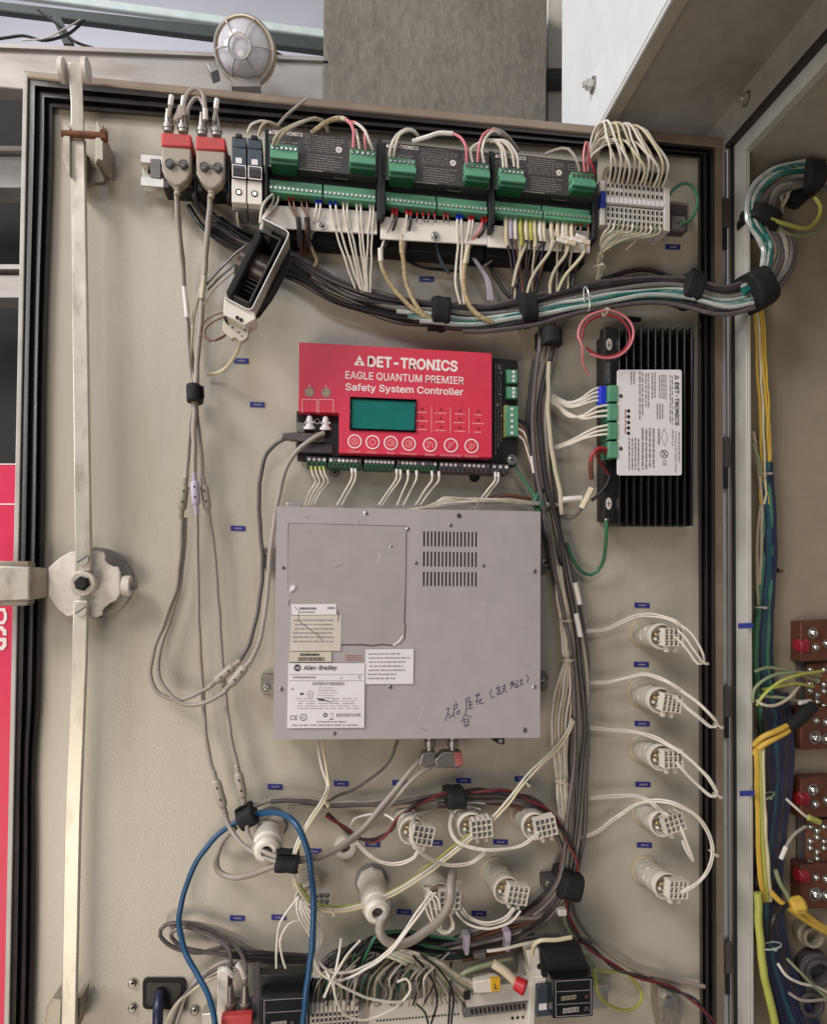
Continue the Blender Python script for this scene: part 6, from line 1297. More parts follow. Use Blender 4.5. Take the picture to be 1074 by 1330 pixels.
wire('grey white stripped cable in front of the lower cable group', [(632, 1236, 60), (650, 1234, 62), (680, 1227, 62), (700, 1222, 56)], 2.0, 'w_white', name='cable', cat='cable')
wire('bare cream wire bridging the pale fuse holder and the counter', [(692, 1240, 70), (693, 1229, 78), (702, 1222, 84), (722, 1222, 86), (742, 1218, 84)], 2.6, 'w_cream')
wire('yellow green earth wire looping right of the two-window counter', [(768, 1252, 40), (772, 1268, 44), (776, 1290, 40), (790, 1306, 30), (812, 1313, 24), (830, 1304, 20), (832, 1288, 16), (822, 1272, 14), (806, 1262, 14), (784, 1262, 22), (772, 1256, 34)], 1.9, 'w_lime')
m = MB(); m.prism([(760, 1247), (770, 1246), (776, 1258), (768, 1262)], 20, 44, 'w_sage'); single(m, 'wire_clip', 'pale green clip at the top right of the two-window counter', 'clip', bevel=1)
wire('yellow green wire beside the foot of the vertical bundle', [(734, 1172, 34), (732, 1190, 34), (738, 1206, 32), (748, 1222, 30)], 2.4, 'w_sage'); m = MB(); m.box(P(729, 1184, 40), .011, .012, .008, 'white_plastic'); single(m, 'wire_clip', 'small white clip below the lower strap', 'clip', bevel=1)
wire('grey cable lying along the door from the strap to the lower right', [(742, 1165, 10), (752, 1195, 8), (780, 1228, 7), (820, 1256, 7), (870, 1272, 7), (915, 1282, 12)], 2.6, 'w_grey', name='cable', cat='cable')

# ---- grey loops at the lower left
GB2 = 'grey cable loops at the lower left'
for i, pts in enumerate(([(345, 1240, 16), (300, 1230, 16), (262, 1238, 18), (228, 1232, 18), (208, 1216, 18), (214, 1202, 18), (245, 1200, 20), (280, 1212, 22), (305, 1228, 30), (318, 1250, 40), (319, 1280, 54)], [(345, 1244, 20), (310, 1242, 20), (270, 1238, 22), (235, 1230, 22), (222, 1214, 22), (240, 1204, 24), (275, 1218, 28), (296, 1232, 36), (300, 1255, 44), (299, 1285, 54)], [(340, 1236, 14), (305, 1216, 14), (275, 1204, 14), (240, 1199, 14), (222, 1206, 14)])):
    wire('grey cable loop above the lower tap box', pts, 2.8, 'w_dgrey' if i != 2 else 'w_grey', GB2, 'cable', 'cable', n=9)
for i in range(4):
    wire('grey cable running down to the bottom edge beside the socket cover', [(318 - i * 3, 1250 + i * 3, 30), (290, 1250 + i * 5, 28), (262 - i * 2, 1268 + i * 5, 26), (240 - i * 4, 1296 + i * 4, 26), (226 - i * 5, 1345, 26)], 2.6, ('w_grey', 'w_dgrey', 'w_grey', 'w_ivory')[i], 'grey cables beside the socket cover', 'cable', 'cable')
for i, pts in enumerate(([(302, 1268, 56), (296, 1262, 60), (288, 1259, 58)], [(318, 1270, 58), (314, 1260, 64), (308, 1253, 64)])):
    wire(('left', 'right')[i] + ' white cable sleeve above the lower tap box', pts, 3.6, 'sleeve_white', name='cable_sleeve', cat='cable sleeve')
for i in range(3):
    wire('dark cable disappearing behind the left counter', [(296, 1240 + i * 4, 20), (330, 1238 + i * 5, 20), (365, 1240 + i * 5, 20), (400, 1242 + i * 4, 20)], 3.0, 'w_char', 'dark cables behind the left counter', 'cable', 'cable')

# ---- tops of the tap boxes
for i, (x, lab) in enumerate(((222, 'first white cable stub standing on the left tap box'), (238, 'second white cable stub standing on the left tap box'), (281, 'white cable stub standing on the right tap box'))):
    y0 = 152 + (x - 222) * .08
    wire(lab, [(x - 3, y0, 62), (x - 1, y0 - 12, 64), (x, y0 - 22, 66), (x + 1, y0 - 28, 66)], 2.9, 'w_grey', 'cable stubs on the tap boxes', ends=[(1 if False else -1, 'sleeve_white', 12, 1.2, 'sleeve')], name='cable_stub', cat='cable')
wire('grey cable bridging the two tap boxes in a high arch', [(239, 150, 64), (240, 132, 66), (246, 118, 68), (255, 114, 70), (263, 121, 70), (266, 136, 68), (267, 155, 64)], 2.9, 'w_grey', ends=[(-1, 'sleeve_white', 14, 1.2, 'sleeve')], name='cable', cat='cable')
wire('grey cable in the lower arch behind the tap box plugs', [(243, 160, 50), (245, 140, 48), (254, 127, 48), (262, 130, 48), (268, 150, 50)], 2.7, 'w_grey', name='cable', cat='cable'); wire('short white sleeve leaning between the plugs of the left tap box', [(228, 156, 56), (232, 146, 58), (235, 138, 58)], 3.6, 'sleeve_white', name='cable_sleeve', cat='cable sleeve')
wire('grey wire passing over the door gasket above the modules', [(398, 128, 30), (385, 138, 26), (368, 154, 24), (358, 166, 30)], 2.0, 'w_grey')

# ---- wires on top of the three modules
GTM = 'wires arching over the input modules'
def tw(lab, pts, r=1.8, mk='w_white', ends=None): return wire(lab, pts, r, mk, GTM, ends=ends)
tw('ivory wire arching over the left module from its left plug, front one', [(355, 187, 84), (358, 178, 92), (368, 168, 92), (388, 159, 84), (408, 154, 70), (420, 158, 56), (425, 168, 40)], 2.0, 'w_ivory'); tw('ivory wire arching over the left module from its left plug, rear one', [(360, 188, 84), (363, 178, 92), (374, 168, 92), (394, 158, 84), (410, 153, 70), (423, 160, 54), (426, 170, 40)], 2.0, 'w_ivory')
tw('white wire rising beside the fuse holders', [(322, 172, 64), (326, 162, 70), (338, 157, 70), (350, 159, 66), (360, 166, 56)], 1.8, 'w_white'); tw('pinkish wire rising beside the left module', [(336, 176, 64), (340, 163, 70), (350, 158, 68), (362, 164, 60)], 1.8, 'w_ivory')
tw('pink wire curving into the right plug of the left module', [(424, 158, 60), (438, 153, 76), (452, 156, 88), (459, 168, 92), (459, 192, 86)], 2.1, 'w_pink', [(1, 'w_ivory', 26, 1.3, 'sleeve')]); tw('white wire with a pink start into the right plug of the left module', [(452, 158, 84), (464, 160, 90), (474, 170, 94), (480, 184, 92), (484, 194, 86)], 1.9, 'w_white', [(1, 'w_pink', 10, 1.1, 'sleeve')])
tw('short white wire in the right plug of the left module', [(462, 168, 86), (465, 180, 92), (467, 193, 86)], 1.5); tw('second short wire in the right plug of the left module', [(473, 172, 86), (474, 184, 92), (475, 195, 86)], 1.5, 'w_pink'); tw('sleeved ivory cable lying along the top of the left module', [(405, 172, 70), (415, 164, 78), (428, 156, 80), (446, 153, 80)], 3.0, 'w_speckle')
for i in range(2):
    tw('white wire looping from the left plug of the middle module', [(506 + i * 5, 203, 84), (508 + i * 5, 190, 92), (515 + i * 4, 175, 92), (527 + i * 2, 167 + i * 2, 86), (539, 170 + i, 74), (545, 180, 60)], 1.8)
tw('white sleeved cable running right over the middle module', [(536, 183, 74), (552, 178, 82), (570, 173, 86), (588, 173, 88)], 2.8, 'sleeve_white'); tw('pink wire falling into the right plug of the middle module', [(588, 173, 88), (598, 178, 92), (605, 190, 94), (606, 211, 86)], 1.8, 'w_pink')
tw('white wire between the middle and right modules, low one', [(614, 210, 86), (611, 195, 92), (620, 186, 92), (636, 181, 90), (650, 190, 92), (654, 217, 86)], 1.7); tw('white wire between the middle and right modules, high one', [(658, 217, 86), (655, 195, 92), (642, 182, 92), (628, 184, 90), (616, 192, 86)], 1.7)
tw('pink wire rising from the right plug of the middle module', [(620, 210, 86), (622, 190, 92), (628, 174, 94), (640, 168, 92), (652, 172, 86)], 1.8, 'w_pink'); tw('white wire rising beside the pink one from the middle module', [(629, 211, 86), (626, 196, 92), (630, 180, 94), (640, 170, 94), (650, 173, 88)], 1.7)
tw('grey sleeved cable sloping down to the right module', [(640, 168, 90), (652, 172, 86), (662, 182, 74), (672, 196, 56)], 3.2, 'w_grey'); tw('white wire into the left plug of the right module', [(636, 184, 90), (652, 183, 92), (664, 196, 92), (668, 216, 86)], 1.7); tw('second white wire into the left plug of the right module', [(640, 181, 90), (658, 184, 92), (671, 200, 92), (673, 218, 86)], 1.7)
tw('grey wire over the right module', [(708, 200, 60), (722, 194, 70), (738, 193, 80), (748, 206, 90), (753, 222, 86)], 1.8, 'w_grey'); tw('pink wire in the right plug of the right module', [(759, 223, 86), (758, 200, 92), (761, 184, 92), (764, 190, 90), (763, 222, 86)], 1.5, 'w_pink'); tw('red wire in the right plug of the right module', [(764, 196, 88), (765, 205, 92), (770, 216, 92), (773, 225, 86)], 1.6, 'w_red')
# arching jumpers over the grey terminal blocks
rr0 = random.Random(9)
for i in range(13):
    x1 = 790 + i * 5.75; y1 = 236 + i * .55; t_ = i / 12
    px_, py_ = lerp(784, 832, t_) + rr0.uniform(-4, 5), (158 + 8 * t_ + 3 * math.sin(i * 2.1)) if i % 3 != 1 else (178 + 6 * t_)
    x0 = 765 + (i % 5) * 2.4; y0 = 212 + (i % 3) * 5
    wire('white jumper wire arching over the grey terminal blocks', [(x0, y0, 40), (lerp(x0, px_, .10), lerp(y0, py_, .52), 56), (lerp(x0, px_, .48), lerp(y0, py_, .90), 70), (px_, py_, 82), (lerp(px_, x1, .62), lerp(py_, y1, .22), 90), (x1 + 4 + i * .4, lerp(py_, y1, .62), 86), (x1, y1 + 4, 62)], 1.5, ('w_white', 'w_ivory', 'w_white', 'w_cream')[i % 4], 'white jumper wires over the terminal blocks', n=8)
for i in range(12):
    x0 = 792 + i * 5.9; y0 = 292 + i * .5
    wire('ivory wire sweeping down left from the grey terminal blocks', [(x0, y0 - 3, 66), (x0 - 2, y0 + 5 + i * .2, 74), (lerp(x0, 776, .45), 302 + i * .7, 72), (lerp(x0, 776, .8), 315 + i * .5, 60), (782 - i * .5, 332, 48), (777 + (i % 4) * 1.6, 348, 40), (774 + (i % 4) * 1.2, 364, 34)], 1.5, ('w_ivory', 'w_white', 'w_sage', 'w_ivory')[i % 4], 'ivory wires below the terminal blocks')
tie('white tie gathering the wires below the grey terminal blocks', 778, 347, 7, 42, 0, 'w_white')
wire('cut ivory wire end sticking out below the terminal blocks', [(829, 308, 50), (822, 316, 48), (812, 325, 44)], 1.6, 'w_ivory')
wire('green earth wire looping at the right end of the rail', [(868, 256, 50), (874, 246, 50), (886, 238, 48), (898, 240, 48), (905, 254, 50), (904, 272, 54), (896, 286, 54), (884, 291, 56)], 1.9, 'w_green')

# ---- wires below the modules
GD_ = 'wires below the left module'; GE = 'wires below the middle module'; GF = 'wires below the right module'
def fw_(lab, pts, mk, fer, g, r=1.4): return wire(lab, pts, r, mk, g, ends=[(1, fer, 8, 1.35, 'ferrule')] if fer else None)
for i in range(2): fw_('white wire dropping from the left end of the left module', [(356 + i * 6, 250 + i, 58), (354 + i * 6, 262, 62), (347 + i * 4, 274, 64), (341 + i * 2, 284, 66), (338 + i * 2, 300, 60)], 'w_white', None, GD_, 1.6)
for i, x in enumerate((375, 380.5, 391, 398)): fw_('brown wire joining dark sleeves below the left module', [(x, 251 + i * .6, 56), (x + 1, 266, 58), ((384, 386, 399, 402)[i]), 284, 50] if False else [(x, 251 + i * .6, 56), (x + 1, 266, 58), ((384, 386, 399, 401)[i], 280, 60), ((389, 391, 398, 401)[i], 300, 58), ((391, 393, 396, 402)[i], 330, 32)], 'w_brown', 'red_ferrule' if i < 2 else 'w_brown', GD_, 1.5)
for i, x in enumerate((388, 399)): wire(('left', 'right')[i] + ' thick dark brown sleeve below the left module', [(x - 1, 282, 61), (x + 1, 300, 57), (x + 2, 320, 44)], 3.4, 'w_char', name='cable_sleeve', cat='cable sleeve')
for i, (x, xe, ye) in enumerate(((411, 404, 310), (416, 407, 302))): fw_('white wire with a blue ferrule slanting left below the left module', [(x, 255, 56), (x, 272, 60), (x - 4, 290, 54), (xe, ye, 40)], 'w_white', 'blue_ferrule', GD_)
for i, (x, xe) in enumerate(((429, 462), (436, 468))): fw_('white blue-tipped wire running far down below the left module', [(x, 257, 56), (x + 1, 275, 60), (lerp(x, xe, .3), 310, 50), (lerp(x, xe, .65), 345, 42), (xe, 376, 36)], 'w_white', 'blue_ferrule', GD_)
for i, (x, xe) in enumerate(((446, 470), (451, 473), (463, 476), (468, 478), (480, 474), (484, 481))): fw_('white wire with a white ferrule running down below the left module', [(x, 258 + i * .5, 56), (x + 1, 278, 60), (lerp(x, xe, .35), 312, 50), (lerp(x, xe, .7), 346, 42), (xe, 380, 36)], 'w_white', 'sleeve_white', GD_)
fw_('tan wire end in the dark below the left module', [(401, 312, 40), (406, 325, 36), (412, 338, 32), (408, 346, 28)], 'w_speckle', None, GD_, 2.4)
for (a, b, nm) in ((510, 495, 'left'), (529, 524, 'right')):
    fw_(f'white wire of the {nm} speckled pair below the middle module', [(a, 270, 56), (a - 1, 282, 60), (lerp(a, b, .5), 300, 54), (b, 325, 46), (b + 1, 335, 44)], 'w_white', 'red_ferrule', GE, 1.7); fw_(f'black wire of the {nm} speckled pair below the middle module', [(a + 5, 271, 56), (a + 4, 286, 60), (a - 2 if a < 520 else a + 1, 304, 50), (b + 2, 326, 44), (b + 2, 336, 42)], 'w_char', 'red_ferrule', GE, 1.7)
wire('left speckled beige cable falling from the middle module into the bundle', [(494, 322, 48), (496, 345, 44), (508, 370, 42), (524, 390, 44), (542, 405, 46), (556, 414, 46)], 3.0, 'w_speckle', GE, 'cable', 'cable', n=9, ends=[(1, 'sleeve_white', 16, 1.15, 'sleeve')]); wire('right speckled beige cable falling from the middle module into the bundle', [(521, 305, 52), (523, 335, 46), (526, 360, 42), (534, 385, 44), (546, 404, 46), (560, 415, 46)], 3.0, 'w_speckle', GE, 'cable', 'cable', n=9, ends=[(1, 'sleeve_beige', 22, 1.15, 'sleeve')])
for i, (x, xe) in enumerate(((542, 536), (550, 556), (557, 553), (565, 570), (577, 571), (582, 586))): fw_('thin bare wire with a red ferrule below the middle module', [(x, 271 + i * .6, 56), (x - .5, 282, 60), (lerp(x, xe, .6), 294, 46), (xe, 304, 30)], 'w_grey', 'red_ferrule', GE, 1.0)
m = MB(); m.prism([(538, 293), (551, 297), (549, 299), (540, 297)], 30, 36, 'mid_grey'); m.prism([(573, 297), (584, 299), (583, 302), (576, 302)], 30, 36, 'mid_grey'); m.prism([(560, 299), (572, 300), (571, 311), (562, 310)], 16, 38, 'dull_steel'); single(m, 'wire_clamp', 'small steel screw clamp on the middle mounting strip', 'clamp', bevel=.6)
fw_('slate blue wire hanging from the steel clamp', [(566, 308, 34), (567, 320, 36), (572, 338, 34), (584, 356, 28)], 'slate', None, GE, 2.2)
for i, x in enumerate((594, 599)): fw_('white wire with a blue ferrule below the middle module', [(x, 276, 56), (x, 292, 60), (x + 1, 320, 52), (x - 2 + i, 350, 46), (x - 1 + i * 3, 375, 44), (x + 4, 395, 42)], 'w_white', 'blue_ferrule', GE, 1.6)
for i, x in enumerate((610, 614)): fw_('white red-tipped wire at the right of the middle module', [(x, 277, 56), (x - 1, 295, 60), (x - 4, 315, 52), (x - 7, 340, 48)], 'w_white', 'red_ferrule', GE, 1.6)
fw_('pink wire near the right end of the middle module', [(627, 280, 56), (625, 295, 60), (616, 308, 54), (608, 322, 50)], 'w_pink', 'red_ferrule', GE, 1.6); fw_('dark wire near the right end of the middle module', [(631, 281, 56), (629, 298, 58), (620, 310, 52), (610, 322, 48)], 'w_char', 'red_ferrule', GE, 1.8)
wire('yellowish sleeved cable falling from the middle module into the bundle', [(608, 318, 50), (604, 340, 48), (602, 370, 48), (608, 394, 50), (622, 410, 52), (640, 418, 52)], 3.2, 'w_speckle', GE, 'cable', 'cable', n=9, ends=[(1, 'sleeve_beige', 24, 1.1, 'sleeve')])
for i in range(3): fw_('lilac wire fanning right behind the yellowish cable', [(612 + i, 332, 30), (622 + i * 2, 348, 30), (632 + i * 2, 365, 32), (634 + i * 3, 390, 32)], 'lilac_plastic', None, GE, 1.2)
wire('black wire loop in the dark gap below the middle module', [(524, 335, 12), (545, 346, 14), (575, 350, 14), (600, 352, 14)], 2.2, 'w_black', 'black wires behind the module wires'); wire('black wire arching down to the strap below the right module', [(634, 330, 14), (640, 355, 18), (655, 378, 22), (672, 392, 26)], 2.4, 'w_black', 'black wires behind the module wires')
wire('thin grey wire end poking out behind the middle module', [(624, 348, 24), (636, 340, 24), (647, 330, 22)], 1.5, 'w_grey')
sl = (('w_cream', 657), ('lilac_plastic', 663), ('w_white', 669), ('w_lime', 676), ('w_cream', 683), ('w_lime', 689), ('w_cream', 694), ('w_white', 701), ('w_cream', 706), ('sleeve_beige', 716), ('sleeve_beige', 724), ('w_white', 731), ('sleeve_beige', 735), ('sleeve_beige', 742))
for i, (mk, x) in enumerate(sl):
    y = 283 + i * .5
    xe = (672, 676, 680, 668, 684, 682, 690, 684, 694, 690, 722, 716, 742, 736)[i]
    xm = lerp(x, xe, .45)
    wire('wire with a pale marker sleeve below the right module', [(x, y, 56), (x, y + 14, 62), (x + 1, y + 30, 58), (xm, y + 58, 46), (lerp(xm, xe, .6), y + 86, 38), (xe, 392, 36)], 1.4, ('w_char', 'w_navy', 'w_brown', 'w_ivory', 'w_char', 'w_black', 'w_ivory')[i % 7], 'sleeved wires below the right module', ends=[(1, mk, 26 if i % 3 else 34, 2.0, 'sleeve')])
for i, pts in enumerate(([(688, 300, 62), (682, 320, 56), (672, 345, 48), (666, 372, 40)], [(720, 312, 62), (712, 330, 58), (698, 348, 50), (688, 370, 42), (682, 392, 38)], [(740, 312, 62), (735, 330, 58), (722, 348, 50), (714, 370, 42), (716, 386, 38)], [(762, 316, 62), (756, 332, 58), (742, 348, 50), (730, 364, 42), (722, 384, 36)])):
    wire(('first', 'second', 'third', 'fourth')[i] + ' pale bowed wire from the left below the right module', pts, 2.1, ('w_ivory', 'w_ivory', 'w_ivory', 'w_cream')[i], GF)
for i, (x, xe) in enumerate(((680, 672), (694, 690), (708, 699), (751, 744), (736, 726))):
    wire('thick black wire dropping into the bundle below the right module', [(x, 300, 50), (x + 2, 320, 46), (lerp(x, xe, .5), 350, 38), (xe - 3, 375, 34), (xe, 396, 34)], 2.8, ('w_black', 'w_char')[i % 2], 'thick black wires below the right module', n=8)
for i, x in enumerate((749, 755, 764, 771)): fw_('thin red-tipped wire at the right end of the right module', [(x, 285 + i * .4, 56), (x - 2 + i, 298, 60), (x - 6 + i * 3, 312, 52)], 'w_grey', 'red_ferrule', GF, 1.1)
for i in range(7):
    m = MB(); x = 718 + i * 6.2; y = 300 + (i * 7) % 11; m.prism([(x, y), (x + 12, y + 3 + i % 3), (x + 11, y + 9), (x - 1, y + 5)], 60 + i, 64 + i, ('sleeve_beige', 'cream', 'sleeve_white')[i % 3])
    single(m, 'wire_marker', 'folded beige wire marker in the cluster below the right module', 'wire marker', 'folded wire markers', bevel=.5)
wire('long dark cable arching above the upper bundle towards the gasket', [(690, 400, 22), (740, 384, 20), (785, 362, 18), (830, 350, 18), (868, 358, 24), (892, 370, 36)], 2.8, 'w_char', name='cable', cat='cable', n=9); wire('second dark cable arching above the upper bundle', [(720, 392, 26), (770, 372, 24), (820, 358, 24), (860, 366, 30), (888, 376, 40)], 2.6, 'w_dgrey', name='cable', cat='cable', n=9)
tie('clear tie on the upper bundle right of the right module strap', 762, 388, 15, 54, 80, 'w_silver')

# ---- fan leads
wire('white fan lead curling up to the left module', [(338, 290, 100), (339, 276, 98), (344, 262, 90), (354, 252, 70)], 1.8, 'w_white'); wire('white flat lead from the fan terminal plate down to the panel', [(313, 440, 104), (309, 455, 80), (300, 470, 50), (288, 482, 24), (270, 486, 14)], 2.6, 'w_cream')
for i, pts in enumerate(([(292, 405, 104), (276, 410, 80), (264, 420, 60), (262, 434, 54), (272, 443, 60), (286, 438, 84), (297, 432, 104)], [(296, 410, 106), (280, 416, 80), (268, 426, 64), (268, 438, 58), (280, 442, 70), (300, 432, 104)])): wire('thin dark lead looping at the fan terminal plate', pts, 1.0, 'w_brown', 'thin leads at the fan')
for i, pts in enumerate(([(266, 372, 34), (285, 350, 50), (303, 332, 56), (320, 318, 60)], [(262, 400, 32), (276, 378, 44), (294, 360, 60), (308, 350, 70)], [(270, 376, 34), (290, 356, 44), (312, 336, 50)])): wire('thin grey cord tying the fan to the tap cables', pts, 1.4, 'w_dgrey' if i != 1 else 'w_grey', 'cords tying the fan')
wire('white wire dropping below the fuse holders', [(309, 268, 60), (308, 280, 50), (310, 292, 36)], 1.8, 'w_white')

# ---- controller wires
GC = 'white wires below the red controller'
for i, (x, xe) in enumerate(((404, 396), (409.5, 400), (415, 404), (420, 408))): wire('white wire of the left group below the controller', [(x, 606, 36), (x + 2, 616, 38), (x + 6, 626, 34), (lerp(x + 6, xe, .5), 638, 28), (xe, 656, 22)], 1.3, 'w_white', GC, ends=[(1, 'w_lime', 5, 1.3, 'ferrule')])
for i, (x, xe) in enumerate(((457, 438), (461.5, 444), (515, 492), (520, 496), (530, 516), (541, 524), (561, 540), (570, 546), (643, 620), (647, 626))): wire('white wire curving left below the controller', [(x, 608 + i * .6, 36), (x, 620 + i * .5, 36), (lerp(x, xe, .35), 634, 30), (xe, 656 if x < 600 else 654, 22)], 1.4, 'w_white', GC, ends=[(1, 'sleeve_white', 5, 1.3, 'ferrule')])
for i in range(8):
    wire('pale cable in the flat bunch above the grey box', [(530 + i * 5, 662 - i * .4, 24), (575, 657 - i * 1.4, 30), (620, 652 - i * .6 + (i % 2), 34), (660, 653 - i * .5, 34), (700, 656 - i * .4, 32), (726, 656, 30), (745, 655 + i * .5, 30)], 1.8, ('w_ivory', 'w_grey', 'w_white', 'w_ivory')[i % 4], 'pale cables along the top of the grey box')
wire('dark cable showing above the pale bunch on the grey box', [(625, 650, 20), (655, 644, 24), (690, 648, 24)], 2.4, 'w_brown', name='cable', cat='cable')
tie('small tie round the pale bunch left of the corner', 618, 653, 6, 36, 90); tie('green tie round the pale bunch at the corner of the grey box', 700, 655, 8, 36, 90, 'w_green')

# ---- power module wires
GP = 'white wires of the power module'
for i in range(4): wire('white wire from the blue plug of the power module', [(782, 503 + i * 5.4, 50), (770, 506 + i * 5, 48), (752, 519 + i * 2.5, 40), (736, 522 + i * 2, 32), (722, 515 + i * 1.5, 28), (712, 508 + i * 2, 26)], 1.5, 'w_white', GP)
for i in range(3): wire('white wire from the second green plug of the power module', [(790, 526 + i * 7, 60), (775, 529 + i * 6, 56), (756, 540 + i * 2, 44), (738, 540 - i * 2, 34), (722, 526 - i * 2, 28), (710, 520 - i * 2, 26)], 1.5, 'w_white', GP)
for i in range(3): wire('white wire from the third green plug of the power module', [(790, 552 + i * 6, 60), (776, 555 + i * 5, 56), (756, 564 + i * 3, 44), (738, 574 + i * 2, 34), (720, 580 + i * 1.5, 28)], 1.5, 'w_white', GP)
wire('red lead bending down beside the power module', [(790, 584, 58), (778, 582, 62), (769, 590, 62), (767, 604, 58), (768, 622, 50)], 2.6, 'w_red', ends=[(-1, 'w_brown', 22, 1.25, 'sleeve')]); wire('dark red lead bending behind the red one', [(789, 590, 58), (780, 586, 60), (776, 592, 56), (784, 606, 48), (792, 620, 46)], 2.0, 'dark_red')
wire('black lead below the red lead of the power module', [(792, 618, 48), (786, 632, 48), (776, 644, 46), (768, 650, 44)], 2.2, 'w_black'); wire('thick beige marker sleeve slanting below the red lead', [(769, 634, 48), (763, 646, 46), (756, 660, 42)], 4.2, 'sleeve_beige', name='cable_sleeve', cat='cable sleeve'); wire('white marker sleeve beside the beige one', [(731, 649, 40), (743, 648, 42), (755, 647, 42)], 3.6, 'sleeve_white', name='cable_sleeve', cat='cable sleeve')
wire('grey wire running from the beige sleeve to the bundle', [(756, 660, 42), (748, 669, 38), (738, 672, 34), (728, 668, 30)], 2.2, 'w_dgrey')
wire('dark green earth wire hanging in a loop below the power module', [(787, 676, 50), (788, 692, 44), (786, 715, 30), (781, 735, 20), (768, 747, 16), (753, 740, 18), (742, 722, 22), (736, 705, 26)], 2.2, 'w_green')
for i in range(2):
    pts = [(787 + (36 - 5 * i) * math.cos(a), 434 + 2 * i + (31 - 4 * i) * math.sin(a), 78 - 12 * i) for a in [2.6 + j * .45 + i * .4 for j in range(14)]]
    if not i: pts = [(764, 487, 60), (757, 470, 68)] + pts
    wire(('outer', 'inner')[i] + ' turn of the coiled red wire above the power module', pts, 1.5, 'w_pink' if i == 0 else 'w_red', 'coiled red wire', n=8)
tie('small pale tie at the top of the red coil', 786, 405, 4, 80, 90)
m = MB(); m.prism([(814, 410), (833, 412), (833, 416), (814, 414)], 4, 12, 'matt_black'); single(m, 'cable_mount', 'small black clip above the fins of the power module', 'clip', bevel=.6)

# ---- cabinet wiring at the right
for i, (x0, x1, mk) in enumerate(((981, 990, 'w_yellow'), (985, 994, 'w_cream'), (989, 1000, 'w_yellow'), (992, 1002, 'w_yellow'))):
    wire('yellow wire dropping from the cabinet cable arc along the flange', [(x0 - 3, 398, 34), (x0, 420, 30), (x0 + 2, 470, 26), (lerp(x0, x1, .5) + 1, 530, 22), (x1 - 2, 580, 18), (x1 - 1, 612, 18), (x1 - 3 + (i % 2) * 4, 640, 16), (x1 - 2, 655, 16)], 1.6, mk, 'yellow wires along the cabinet flange')
tie('small tie on the yellow wires in the cabinet', 995, 616, 7, 22, 0, 'w_grey')
wire('green wire end tied beside the cabinet flange', [(977, 575, 30), (981, 585, 28), (986, 600, 24), (988, 615, 20)], 2.0, 'w_sage'); wire('ivory wire running down behind the yellow wires', [(978, 560, 26), (986, 610, 18), (989, 660, 14), (988, 710, 12), (986, 760, 12)], 2.0, 'w_ivory'); wire('second ivory wire bowing out beside the petrol cables', [(990, 640, 12), (984, 690, 14), (983, 740, 12), (985, 790, 12)], 1.7, 'w_ivory')
for i in range(-1, 5):
    wire('dark petrol cable running down inside the cabinet flange', [(990 + i * 2.4, 600, 14 + i), (992 + i * 2.6, 650, 12 + i), (994 + i * 2.8, 720, 10 + i), (988 + i * 3.2, 790, 10), (985 + i * 3.6, 850, 10), (988 + i * 4, 900, 12), (996 + i * 4.6, 950, 14), (1000 + i * 4.6, 1000, 16), (996 + i * 5, 1060, 18)], 3.8, ('w_navy', 'w_petrol', 'w_petrol', 'w_green')[i % 4], 'petrol cables inside the cabinet', 'cable', 'cable', n=9)
for i in range(-1, 8):
    wire('dark blue cable of the thick bunch in the cabinet', [(992 + i * 4, 900, 12), (998 + i * 4.2, 960, 16), (1000 + i * 3.6, 1020, 20), (994 + i * 3.4, 1080, 22), (987 + i * 3.6, 1140, 24), (986 + i * 4, 1190, 24), (994 + i * 4.6, 1250, 22), (1010 + i * 6, 1310, 20), (1026 + i * 7, 1360, 18)], 4.0, ('w_navy', 'w_navy', 'w_petrol', 'w_navy', 'w_navy', 'w_char')[i % 6], 'dark blue cables in the cabinet', 'cable', 'cable', n=9)
tie('pale tie round the dark blue cables in the cabinet', 1001, 1229, 13, 38, -8, 'w_silver'); tie('lower grey tie on the yellow and blue cables of the cabinet', 995, 1034, 10, 38, -20, 'w_sage'); tie('small tie round the petrol cables at the upper name tag', 988, 789, 8, 24, 0, 'w_grey')
GYG = 'green yellow earth wires to the busbars'
for i, pts in enumerate(([(981, 872, 46), (1000, 867, 44), (1025, 872, 40), (1060, 884, 30)], [(978, 912, 40), (980, 895, 46), (998, 880, 48), (1030, 873, 44), (1066, 878, 30)], [(983, 916, 40), (993, 902, 50), (1016, 884, 52), (1040, 876, 44), (1068, 872, 30)], [(983, 910, 40), (990, 915, 52), (1008, 916, 54), (1026, 906, 50), (1038, 890, 40)], [(986, 904, 40), (1010, 906, 48), (1030, 910, 44), (1054, 912, 30)], [(990, 896, 40), (1012, 892, 46), (1034, 888, 44), (1056, 892, 28)])):
    wire('green yellow earth wire curling to the upper busbar block', pts, 1.9, ('w_sage', 'w_sage', 'w_lime', 'w_ivory', 'w_sage', 'w_lime')[i], GYG)
wire('white end sleeve of an earth wire at the upper busbar', [(1038, 913, 44), (1046, 912, 40), (1052, 911, 34)], 2.6, 'sleeve_white', name='cable_sleeve', cat='cable sleeve')
for i in range(2): wire(('upper', 'lower')[i] + ' thick yellow wire crossing the dark cables to a black sleeve', [(979, 968 + i * 11, 36), (990, 958 + i * 11, 48), (1008, 950 + i * 9, 52), (1024, 942 + i * 7, 50), (1036, 934 + i * 4, 46)], 3.4, 'w_yellow', 'thick yellow wires in the cabinet', n=10)
wire('thick black sleeve joining the yellow wires to the upper busbar', [(1024, 944, 52), (1034, 938, 52), (1044, 928, 48), (1054, 918, 40)], 7.5, 'matt_black', name='cable_sleeve', cat='cable sleeve', n=12)
